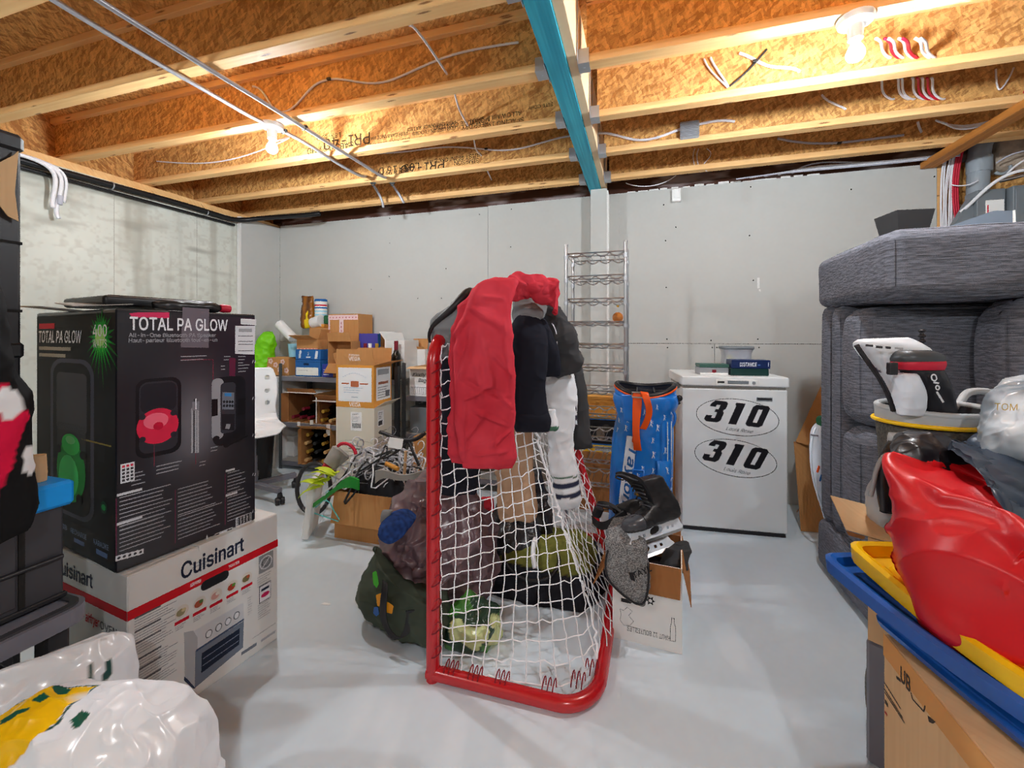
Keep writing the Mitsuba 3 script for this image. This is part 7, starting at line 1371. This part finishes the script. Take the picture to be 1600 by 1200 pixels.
put('red_band', strip([(1398, 1466, 577, 1.248, .044), (1395, 1467, 571, 1.248, .05), (1396, 1467, 564, 1.248, .05), (1398, 1462, 561, 1.248, .044)], .04, n=16, amp=.0), 'm_wire_red', h2, smooth=True)
put('metal_cap', strip([(1396, 1466, 566, 1.248, .046), (1394, 1466, 559, 1.248, .052), (1398, 1458, 551, 1.248, .046), (1412, 1440, 547, 1.248, .025)], .04, n=16, amp=.0), 'm_steel_dark', h2, smooth=True)
Pt = Print(at(1459, 590, t=1.198), RT * .35 + (0, 0, -1), RT + (0, 0, .35)); Pt.ring(.0, .0, .011, .009, .004, (226, 226, 230)); Pt.line((.012, -.006), (.02, .008), .005, (226, 226, 230)); Pt.ring(.03, .0, .008, .007, .004, (226, 226, 230)); Pt.line((.04, -.006), (.075, .002), .006, (226, 226, 230)); Pt.put(h2)
h3 = thing('head_cover', 'silver white club head cover between the white and the black one', 'head cover')
put('cover_body', strip([(1404, 1436, 648, 1.235, .02), (1404, 1438, 630, 1.235, .028), (1402, 1434, 605, 1.235, .03), (1400, 1426, 585, 1.235, .025)], .03, n=40, amp=.006, seed=9), 'm_bag_white', h3, smooth=True)
sk_ = thing('alignment_stick', 'thin black rod standing up behind the head covers', 'rod')
put('rod', rod(at(1440, 660, t=1.37), at(1440.5, 520, t=1.37), .0055, 8), 'm_bag_black', sk_, smooth=40)
for py in (517, 525, 533): put('bead', trimesh.creation.icosphere(2, .010).apply_transform(np.diag([1, 1, .6, 1])).apply_translation(at(1440.5, py, t=1.37)), 'm_bag_black', sk_, smooth=True)
for i, (a_, b_, l_) in enumerate((((1422, 655), (1500, 668), 'black club grip lying across the mouth of the grey golf bag'), ((1470, 650), (1524, 672), 'second black club grip in the mouth of the grey golf bag'), ((1450, 664), (1482, 676), 'short black club grip at the front of the grey golf bag mouth'))):
    clubfill(at(*a_, t=1.30), at(*b_, t=1.26), .016, 'm_bag_black', 'golf_club', l_)

# red bag, dark jacket, clear bag
mat('bag_red', (200, 18, 28), 0.38, spec=0.5)
rbg = blob([np.array([at(x, y, t=t) for x, y, t in q]) for q in (
    [(1516, 1018, .83), (1600, 1052, .735), (1680, 1050, .69), (1740, 1000, .72), (1660, 960, .88), (1540, 970, .92)],
    [(1478, 990, .85), (1556, 1034, .745), (1660, 1046, .67), (1760, 980, .70), (1680, 930, .90), (1520, 940, .98)],
    [(1442, 930, .89), (1510, 955, .79), (1640, 950, .70), (1750, 930, .72), (1670, 880, .95), (1500, 880, 1.03)],
    [(1419, 860, .94), (1480, 870, .83), (1600, 866, .75), (1700, 880, .76), (1640, 830, .98), (1470, 820, 1.05)],
    [(1402, 790, .98), (1470, 800, .88), (1570, 800, .82), (1650, 830, .82), (1600, 780, 1.0), (1460, 760, 1.08)],
    [(1390, 745, 1.0), (1450, 757, .93), (1530, 762, .91), (1590, 775, .90), (1540, 745, 1.00), (1450, 738, 1.05)],
    [(1386, 722, 1.02), (1440, 742, .96), (1500, 745, .95), (1550, 760, .95), (1500, 735, 1.0), (1440, 728, 1.03)],
    [(1392, 714, 1.03), (1440, 735, 1.0), (1490, 740, 1.0), (1530, 752, 1.0), (1490, 735, 1.02), (1440, 728, 1.03)])], 150, 180, .036, 2.3, 4)
tb_ = lambda x, y, t=.86: at(x, y, t=t)
rbg = folds(rbg, [(tb_(1470, 800), tb_(1585, 890), .030, .030), (tb_(1460, 860), tb_(1560, 930), .020, .022), (tb_(1500, 770), tb_(1480, 840), .02, .018), (tb_(1540, 900), tb_(1570, 1000), -.02, .022), (tb_(1480, 900), tb_(1510, 990), .016, .016)])
put('tote_bag', rbg, 'm_bag_red', None, 'large bright red fabric bag slumped on the yellow lid', 'bag', smooth=True)
dk = thing('dark_jacket', 'black and navy jacket draped over the top of the red bag', 'jacket')
mat('nylon_navy', mikit.proc(lambda p, n, uv: mix(lin((20, 30, 46)).tolist(), lin((40, 58, 78)).tolist(), fbm(p.x * 12, p.y * 12, p.z * 12, 3))), 0.4, spec=0.5)
put('collar', strip([(1416, 1540, 738, 1.05, .03, 756), (1398, 1546, 722, 1.055, .05, 742), (1392, 1540, 704, 1.065, .05, 718), (1398, 1506, 687, 1.08, .045, 699), (1410, 1466, 674, 1.09, .02, 682)], .04, n=80, amp=.014, seed=5), 'm_bag_black', dk, smooth=True)
put('body', blob([np.array([at(x, y, t=t) for x, y, t in q]) for q in (
    [(1478, 694, 1.02), (1500, 690, 1.08), (1520, 694, 1.10), (1505, 704, 1.03)],
    [(1500, 706, .95), (1560, 704, 1.04), (1600, 710, 1.08), (1545, 730, .96)],
    [(1540, 734, .88), (1620, 722, .98), (1680, 730, 1.02), (1585, 780, .87)],
    [(1575, 778, .82), (1660, 752, .92), (1720, 770, .96), (1630, 830, .80)],
    [(1640, 830, .78), (1700, 800, .84), (1740, 820, .88), (1680, 870, .78)])], 80, 80, .016, 7, 6), 'm_nylon_navy', dk, smooth=True)
Carton('carton', 'brown carton standing behind the yellow lid under the clear plastic bag', (0.87, 1.305, 0), (1, 0), 0.34, 0.16, 0.90, 'm_card')
cl_ = thing('clear_bag', 'crumpled clear plastic bag with faint gold lettering at the right edge', 'bag')
mat('cling', mikit.proc(lambda p, n, uv: mix(lin((120, 130, 138)).tolist(), lin((206, 212, 216)).tolist(), smoothstep(.35, .75, fbm(p.x * 16, p.y * 16, p.z * 16, 3)))), .15, spec=.7)
cb_ = blob([np.array([at(x, y, t=t) for x, y, t in q]) for q in (
    [(1530, 715, 1.12), (1580, 722, 1.0), (1660, 720, 1.0), (1640, 712, 1.2), (1570, 710, 1.24)],
    [(1530, 690, 1.12), (1580, 690, .99), (1680, 690, .98), (1660, 690, 1.22), (1570, 690, 1.26)],
    [(1542, 655, 1.12), (1590, 655, 1.0), (1680, 655, .98), (1660, 650, 1.22), (1580, 650, 1.26)],
    [(1556, 620, 1.14), (1600, 620, 1.04), (1680, 610, 1.0), (1660, 605, 1.22), (1596, 610, 1.25)],
    [(1580, 598, 1.16), (1610, 594, 1.10), (1670, 580, 1.06), (1650, 576, 1.2), (1610, 588, 1.22)]) ], 80, 90, .016, 9, 8)
put('bag_film', cb_, 'm_cling', cl_, smooth=True)
Pg = Print(at(1553, 640, t=1.02), RT * 1.0 + (0, 0, -.05), (0, 0, 1)); Pg.text('TOM', 0, 0, .016, (190, 158, 84), w=.055); Pg.text('F', .075, -.004, .014, (170, 140, 80)); Pg.put(cl_, 'lettering')
put('navy_pouch', strip([(1532, 1640, 726, 1.06, .03), (1528, 1650, 708, 1.06, .06), (1536, 1640, 690, 1.08, .06), (1556, 1610, 680, 1.10, .03)], .05, n=50, amp=.008, seed=2), 'm_nylon_navy', None, 'dark navy pouch under the clear plastic bag', 'pouch', smooth=True)
# ------------------------------------------------------------------ cables, conduits, pipes and fittings
def cable(pts, r_, m, label, n=40, key='cable', group=None, clips=()):
    P_ = [at(p[0], p[1], y=p[2]) if len(p) == 3 else np.array(p[:3]) for p in pts]
    t = thing(key, label, 'cable' if key == 'cable' else key.split('_')[-1], group)
    put('sheath', tube(spline(P_, n), r_, 8), m, t, smooth=True)
    for c in clips: q = at(c[0], c[1], y=c[2]); put('clip', bx(-.012, .012, -.012, .004, -.006, .006, .002).apply_translation(q), 'm_wire_black', t)
    return t
Y = lambda i: JY[i] - 0.012
cable([(395, 135, Y(3)), (418, 155, Y(3)), (438, 175, Y(3)), (450, 173, Y(3)), (470, 156, Y(3)), (492, 133, Y(3)), (515, 124, Y(3)), (560, 128, Y(3)), (600, 128, Y(3)), (640, 113, Y(3)), (700, 88, Y(3)), (760, 74, Y(3)), (810, 66, Y(3))], .0055, 'm_wire_white', 'white cable looping up along the joist above the two steel conduits', 90, clips=((515, 124, Y(3)), (438, 176, Y(3))))
cable([(640, 40, JY[4] + .1), (668, 70, JY[3] - .2), (698, 115, Y(3)), (700, 118, JY[3] + .02), (712, 152, JY[2] - .24), (722, 180, JY[2] - .08), (731, 196, JY[2] - .006), (733, 200, JY[2] + .03), (741, 221, JY[1] - .22), (747, 238, JY[1] - .06), (752, 243, JY[1] - .006), (754, 247, JY[1] + .03), (762, 268, JY[0] - .2), (768, 281, JY[0] - .006), (769, 283, JY[0] + .02)], .0055, 'm_wire_white', 'white cable threaded through the joists in the middle of the ceiling', 90)
cable([(470, 245, Y(1)), (560, 240, Y(1)), (640, 236, Y(1)), (690, 230, Y(1)), (745, 232, Y(1)), (800, 234, Y(1)), (850, 222, Y(1)), (893, 212, Y(1))], .0065, 'm_wire_white', 'thick white cable along the joist left of the teal beam', 60, clips=((760, 233, Y(1)),))
cable([(927, 209, Y(1)), (965, 212, Y(1)), (1000, 219, Y(1)), (1030, 214, Y(1)), (1060, 203, Y(1)), (1085, 196, Y(1)), (1112, 190, Y(1)), (1148, 190, Y(1))], .0085, 'm_wire_white', 'thick white cable along the joist right of the teal beam', 60)
cable([(1100, 92, Y(2)), (1112, 112, Y(2)), (1130, 130, Y(2)), (1137, 137, Y(2))], .005, 'm_wire_white', 'thin white cable of a pair meeting at a clip right of the beam', 24)
cable([(1110, 90, Y(2)), (1120, 108, Y(2)), (1131, 124, Y(2)), (1138, 136, Y(2))], .006, 'm_wire_white', 'thicker white cable of a pair meeting at a clip right of the beam', 24)
cable([(1139, 135, Y(2)), (1158, 120, Y(2)), (1178, 100, Y(2)), (1198, 77, Y(2))], .0045, 'm_wire_black', 'dark cable running up from the clip right of the beam', 24)
cable([(1155, 83, Y(2)), (1180, 94, Y(2)), (1205, 104, Y(2)), (1230, 106, Y(2)), (1250, 112, Y(2))], .0075, 'm_wire_white', 'white cable crossing the joist web left of the right bulb', 30, clips=((1180, 96, Y(2)),))
cable([(1284, 148, Y(1)), (1295, 158, Y(1)), (1310, 165, Y(1)), (1322, 171, Y(1))], .006, 'm_wire_white', 'short white cable below the right bulb', 20)
cable([(1215, 216, Y(0)), (1240, 221, Y(0)), (1290, 224, Y(0)), (1340, 220, Y(0)), (1380, 215, Y(0)), (1412, 211, Y(0))], .0085, 'm_wire_grey', 'grey cable along the joist nearest the right part of the back wall', 40, clips=((1311, 224, Y(0)),))
cable([(245, 252, Y(2)), (290, 255, Y(2)), (330, 254, Y(2)), (370, 247, Y(2)), (405, 236, Y(2)), (428, 222, JY[3] + .05)], .005, 'm_wire_white', 'white lamp cable running left from the left bulb', 40)
cable([(978, 286, 3.52), (1000, 291, 3.50), (1020, 290, 3.50), (1040, 284, 3.50), (1056, 274, 3.5)], .004, 'm_wire_white', 'thin white wire drooping in front of the wall top right of the beam', 30)
for x0_, l_ in ((1086, 'left'), (1092, 'middle'), (1104, 'right')): cable([(x0_, 232, Y(0)), (x0_ - 3 + (x0_ > 1100) * 8, 245, Y(0)), (x0_ - 1 - (x0_ > 1100) * 4, 258, Y(0)), (x0_ + 1, 268, Y(0) + .02)], .003, 'm_wire_white', f'{l_} one of three thin white wires dangling before the last joist', 20)
for i, (x0_, m_) in enumerate(((1376, 'w'), (1402, 'w'), (1408, 'w'), (1425, 'w'), (1433, 'r'), (1440, 'w'), (1448, 'r'), (1455, 'w'))):
    cable([(x0_, 122, JY[1] - .2), (x0_ + 2, 136, JY[1] - .1), (x0_ + 8, 150, JY[1] - .04), (x0_ + 18, 155, JY[1] - .012), (x0_ + 22, 150, JY[1] + .02)], .0055, 'm_wire_white' if m_ == 'w' else 'm_wire_red', ('white' if m_ == 'w' else 'red') + ' cable in the bundle dipping through the joist below the right bulb', 30, group='bundle of ' + ('white' if m_ == 'w' else 'red') + ' cables below the bulb')
for i, (x0_, m_) in enumerate(((1378, 'w'), (1392, 'r'), (1398, 'w'), (1414, 'w'), (1420, 'r'), (1440, 'w'), (1448, 'w'))):
    cable([(x0_ - 10, 60, JY[2] - .2), (x0_, 74, JY[2] - .1), (x0_ + 6, 86, JY[2] - .03), (x0_ + 12, 90, JY[2] - .008), (x0_ + 14, 88, JY[2] + .02)], .006, 'm_wire_white' if m_ == 'w' else 'm_wire_red', ('white' if m_ == 'w' else 'red') + ' cable in the upper bundle right of the right bulb', 24, group='upper bundle of ' + ('white' if m_ == 'w' else 'red') + ' cables beside the bulb')
for i in range(5): cable([(1462 + i * 4, 188 + i, JY[0] - .15), (1480 + i * 2, 194 + i * 1.2, JY[0] - .12), (1510, 196 + i * 1.4, JY[0] - .10), (1535, 192 + i, JY[0] - .10), (1560, 184 + i, JY[0] - .05)], .005, 'm_wire_white', 'white cable in the curved bundle above the brown plank', 24, group='curved bundle of white cables')
for i in range(5): cable([(1150 + i * 22, 280 - i * 2.3, 3.52 + .006 * i), (1250, 268 - i * 1.3, 3.52 + .006 * i), (1340, 260 - i * 1.6, 3.52 + .006 * i), (1440, 250 - i * 1.3, 3.52 + .006 * i), (1500, 243 - i, 3.5 + .006 * i)], .0055, 'm_wire_white' if i % 2 else 'm_wire_grey', 'cable of the flat bundle along the top of the back wall at the right', 40, group='cables along the wall top')
cable([(1540, 150, 2.9), (1560, 158, 2.9), (1580, 160, 2.9), (1596, 150, 2.85), (1602, 130, 2.8)], .004, 'm_wire_red', 'red cable curling at the upper right edge', 30)
cable([(1556, 108, JY[1] - .02), (1562, 140, JY[1] - .02), (1584, 106, JY[1] - .02)], .004, 'm_wire_white', 'white wire forming a V at the upper right edge', 24)
cable([(1376, 195, Y(0)), (1434, 190, JY[0] - .05), (1438, 205, Y(0))], .006, 'm_wire_white', 'short white cable stub hanging below the second joist', 16) if False else cable([(1434, 190, JY[0] - .05), (1436, 198, JY[0] - .03), (1440, 207, Y(0))], .007, 'm_wire_white', 'short white cable stub hanging before the last joist', 16)
ZC = JZ - 0.013
for pts, l_ in (([(195, 68), (270, 112), (340, 152), (400, 186), (443, 205.5), (502, 238.5), (526, 254), (560, 273)], 'left one of two parallel steel conduits under the joists'), ([(262, 68), (320, 104), (400, 153), (475, 199.5), (535, 237), (575, 262), (596, 275)], 'right one of two parallel steel conduits under the joists')):
    q = [at(a, b, z=ZC) for a, b in pts]; d_ = (q[1] - q[0]) / np.linalg.norm(q[1] - q[0]); q = [q[0] - d_ * 2.2] + q
    e_ = [at(583, 288.5, y=3.06), at(592, 303, y=3.14), at(599, 324, y=3.17)] if 'left' in l_ else [at(613, 288, y=3.06), at(623, 303, y=3.14), at(631, 317, y=3.16)]
    t = thing('steel_conduit', l_, 'conduit'); put('pipe', tube(spline(q + e_, 110), .0105, 12), 'm_emt', t, smooth=True)
    for px_, py_ in (((443, 206), (583, 288)) if 'left' in l_ else ((475, 200), (613, 288))): q_ = at(px_, py_, z=ZC); put('strap', [bx(-.02, .02, -.008, .008, .004, .0125).apply_transform(M4(q_, 15)), tube([q_ + (-.013, 0, .006), q_ + (-.011, 0, -.009), q_ + (0, 0, -.013), q_ + (.011, 0, -.009), q_ + (.013, 0, .006)], .003, 5)], 'm_wire_black', t)
# vent fitting on the joist, box on the wall
vf = thing('finned_vent', 'small ribbed metal vent fitting on the joist web right of the beam', 'vent')
q0, q1 = at(1063, 218, y=JY[1] - .04), at(1092, 186, y=JY[1] - .04)
put('vent_body', bx(q0[0], q1[0], JY[1] - .035, JY[1] - .006, q0[2], q1[2], .002), 'm_galv', vf)
for k in range(9): z_ = q0[2] + .006 + k * (q1[2] - q0[2] - .01) / 9; put('fin', bx(q0[0] - .002, q1[0] + .002, JY[1] - .045, JY[1] - .0352, z_, z_ + .006), 'm_galv', vf)
jb = thing('wall_box', 'small white box with switch high on the back wall', 'box'); q0, q1 = at(1050, 315, y=3.56), at(1064, 294, y=3.56)
put('box_body', bx(q0[0], q1[0], 3.555, 3.5995, q0[2], q1[2], .005), 'm_porcelain', jb); put('cover', bx(q0[0] + .012, q1[0] - .01, 3.550, 3.5548, q0[2] + .02, q1[2] - .012, .002), 'm_porcelain', jb)

# black pipes along the top of the concrete wall
bp = thing('black_pipe', 'thick black pipe clipped along the top of the concrete wall', 'pipe')
zc_ = 2.345
put('pipe_run', tube(spline([(-3.68, -1.5, zc_), (-3.68, 0.8, zc_), (-3.68, 2.0, zc_), (-3.68, 2.9, zc_ + .005), (-3.655, 3.10, zc_ + .01), (-3.57, 3.2, 2.385), (-3.3, 3.27, 2.405), (-2.9, 3.30, 2.41)], 80), .022, 12), 'm_pipe_black', bp, smooth=True)
for y_ in (0.3, 1.25, 2.1, 2.8): put('pipe_clip', tube([(-3.715, y_, zc_ + .02), (-3.70, y_, zc_ + .026), (-3.675, y_, zc_ + .024), (-3.657, y_, zc_), (-3.675, y_, zc_ - .024), (-3.715, y_, zc_ - .022)], .005, 6, n=20), 'm_galv', bp, smooth=True)
bp2 = thing('black_pipe', 'thinner black pipe running just below the thick one on the concrete wall', 'pipe')
put('pipe_run', tube([(-3.695, -1.5, zc_ - .045), (-3.695, 1.5, zc_ - .045), (-3.695, 3.08, zc_ - .04)], .012, 10), 'm_pipe_black', bp2, smooth=True)
hw = thing('hanging_cables', 'white cable ends wrapped with black tape hanging on the concrete wall', 'cable')
q = at(78, 250, x=-3.66)
for k, (dy, L_) in enumerate(((0, .20), (.03, .26), (.055, .15))):
    put('cable_end', tube(spline([(-3.64, q[1] - .5, zc_ + .02), (-3.638, q[1] - .08 + dy, zc_ + .012), (-3.635, q[1] + dy, zc_ - .03), (-3.65, q[1] + .02 + dy, zc_ - .12), (-3.66, q[1] + .015 + dy, zc_ - .06 - L_)], 40), .012 if k != 2 else .009, 8), 'm_wire_white', hw, smooth=True)
put('tape_wrap', tube([(-3.652, q[1] + .047, zc_ - .17), (-3.656, q[1] + .046, zc_ - .23)], .0145, 8), 'm_wire_grey', hw, smooth=True)

# utility corner at the right
pv = thing('drain_pipe', 'grey plastic drain pipe in the utility corner', 'pipe'); pxx = 2.15
put('pipe_run', tube(spline([(pxx, 3.575, 0.0), (pxx, 3.575, 1.2), (pxx, 3.575, 2.44), (pxx + .02, 3.575, 2.54), (pxx + .12, 3.575, 2.60), (pxx + .3, 3.575, 2.61)], 70), .055, 18), 'm_pvc', pv, smooth=40)
put('coupling', tube([(pxx, 3.575, 2.33), (pxx, 3.575, 2.43)], .063, 20), 'm_pvc', pv, smooth=40); put('pipe_hook', tube([(pxx + .05, 3.52, 2.31), (pxx + .10, 3.52, 2.30), (pxx + .125, 3.52, 2.325), (pxx + .12, 3.52, 2.345)], .010, 8, n=16), 'm_pvc', pv, smooth=True)
ep = thing('breaker_panel', 'grey breaker panel with pale label in the utility corner', 'panel')
put('cabinet', bx(2.035, 2.175, 3.40, 3.51, 1.35, 2.17, .004), 'm_panel_grey', ep); put('label_plate', bx(2.075, 2.165, 3.396, 3.3998, 1.75, 2.10, .001), 'm_paper', ep); put('red_print', bx(2.082, 2.088, 3.3945, 3.3958, 1.78, 2.07), 'm_wire_red', ep); put('bracket', xf(extr(Polygon([(0, 0), (.16, 0), (.16, .22), (.10, .20)]), .05), M4((1.92, 3.48, 1.93), rx=90)), 'm_panel_grey', ep)
ep2 = thing('breaker_panel', 'plain dark grey panel box beside the labelled one', 'panel')
put('cabinet', bx(2.185, 2.33, 3.36, 3.51, 1.35, 2.17, .004), 'm_panel_grey', ep2); put('door', bx(2.192, 2.322, 3.353, 3.3598, 1.40, 2.15, .002), 'm_panel_grey', ep2)
put('insulation_batt', rough(rbox(2.235, 2.42, 3.56, 3.665, 2.33, 2.70, .03).subdivide_to_size(.03), .012, 14, 3), 'm_batt', None, 'beige insulation batt beside the drain pipe in the utility corner', 'insulation', smooth=True)
wrng = np.random.default_rng(5)
for i in range(9):
    x_ = 1.955 + .009 * i; w_ = wrng.normal(0, .006, 6)
    cable([(x_ + .03 + w_[0], 3.50, 2.60), (x_ + w_[1] + .015, 3.57 + .004 * (i % 3), 2.44), (x_ + w_[2], 3.585, 2.2), (x_ + w_[3], 3.59, 1.9), (x_ + w_[4], 3.59, 1.5), (x_ + w_[5], 3.59, 1.1)] and [(x_ + .03 + w_[0], 3.50, 2.60, 0), (x_ + w_[1] + .015, 3.57 + .004 * (i % 3), 2.44, 0), (x_ + w_[2], 3.585, 2.2, 0), (x_ + w_[3], 3.59, 1.9, 0), (x_ + w_[4], 3.59, 1.5, 0), (x_ + w_[5], 3.59, 1.1, 0)], .0055, 'm_wire_white', 'white cable in the vertical bundle at the end of the drywall', 40, group='vertical bundle of white cables')
for i in range(3): cable([(2.03 + i * .012, 3.5, 2.58, 0), (2.02 + i * .012, 3.56, 2.42, 0), (2.01 + i * .012, 3.57, 2.25, 0), (2.03 + i * .01, 3.57, 2.0, 0)], .006, 'm_wire_red', 'red cable beside the vertical white bundle', 30, group='red cables beside the white bundle')
for i in range(4): cable([(2.34 + i * .014, 3.30, 2.72, 0), (2.33 + i * .014, 3.34, 2.5, 0), (2.335 + i * .012, 3.345, 2.2, 0), (2.34 + i * .014, 3.35, 1.8, 0), (2.34 + i * .014, 3.35, 1.3, 0)], .0075, 'm_wire_red' if i < 2 else 'm_wire_white', ('red' if i < 2 else 'white') + ' cable falling beside the dark grey panel box', 30, group=('red' if i < 2 else 'white') + ' cables beside the panel box')
cable([(1.98, 3.45, 2.05, 0), (2.05, 3.38, 2.15, 0), (2.12, 3.33, 2.22, 0), (2.2, 3.30, 2.24, 0), (2.29, 3.30, 2.2, 0), (2.33, 3.32, 2.12, 0)], .010, 'm_wire_white', 'thick white cable arching over the panel boxes', 50)
cable([(1.99, 3.55, 2.26, 0), (2.05, 3.52, 2.24, 0), (2.10, 3.50, 2.26, 0)], .004, 'm_wire_white', 'thin white wire crossing the bundle towards the pipe', 16)
cable([(2.2, 3.45, 2.25, 0), (2.26, 3.40, 2.33, 0), (2.34, 3.38, 2.36, 0), (2.45, 3.36, 2.35, 0)], .006, 'm_wire_white', 'white cable curving right above the dark panel box', 24)
cable([(2.19, 3.50, 2.36, 0), (2.26, 3.46, 2.40, 0), (2.38, 3.42, 2.41, 0)], .005, 'm_wire_grey', 'grey cable crossing the insulation batt', 24)
put('card_tag', xf(bx(-.045, .045, -.002, .002, -.035, .035, .001), M4((2.06, 3.65, 2.13), 0, 0, 30)), 'm_paper', None, 'white card tag fixed askew to the chipboard beside the bundle', 'tag')
put('shutoff_valve', [rod((2.19, 3.47, 2.235), (2.30, 3.44, 2.255), .012, 10)], 'm_chrome', None, 'shiny metal fitting above the dark panel box', 'fitting', smooth=40)

# scraps on the floor
for px, py, l_ in ((509, 944, 'white paper scrap on the floor right of the white oven carton'), (1371, 1122, 'tiny white paper scrap on the floor beside the tan carton')):
    q = at(px, py, z=0); put('paper_scrap', xf(extr(Polygon([(-.022, -.006), (.018, -.009), (.024, .004), (-.012, .009)]), .0012), M4((q[0], q[1], .0004), 10)), 'm_paper', None, l_, 'scrap')
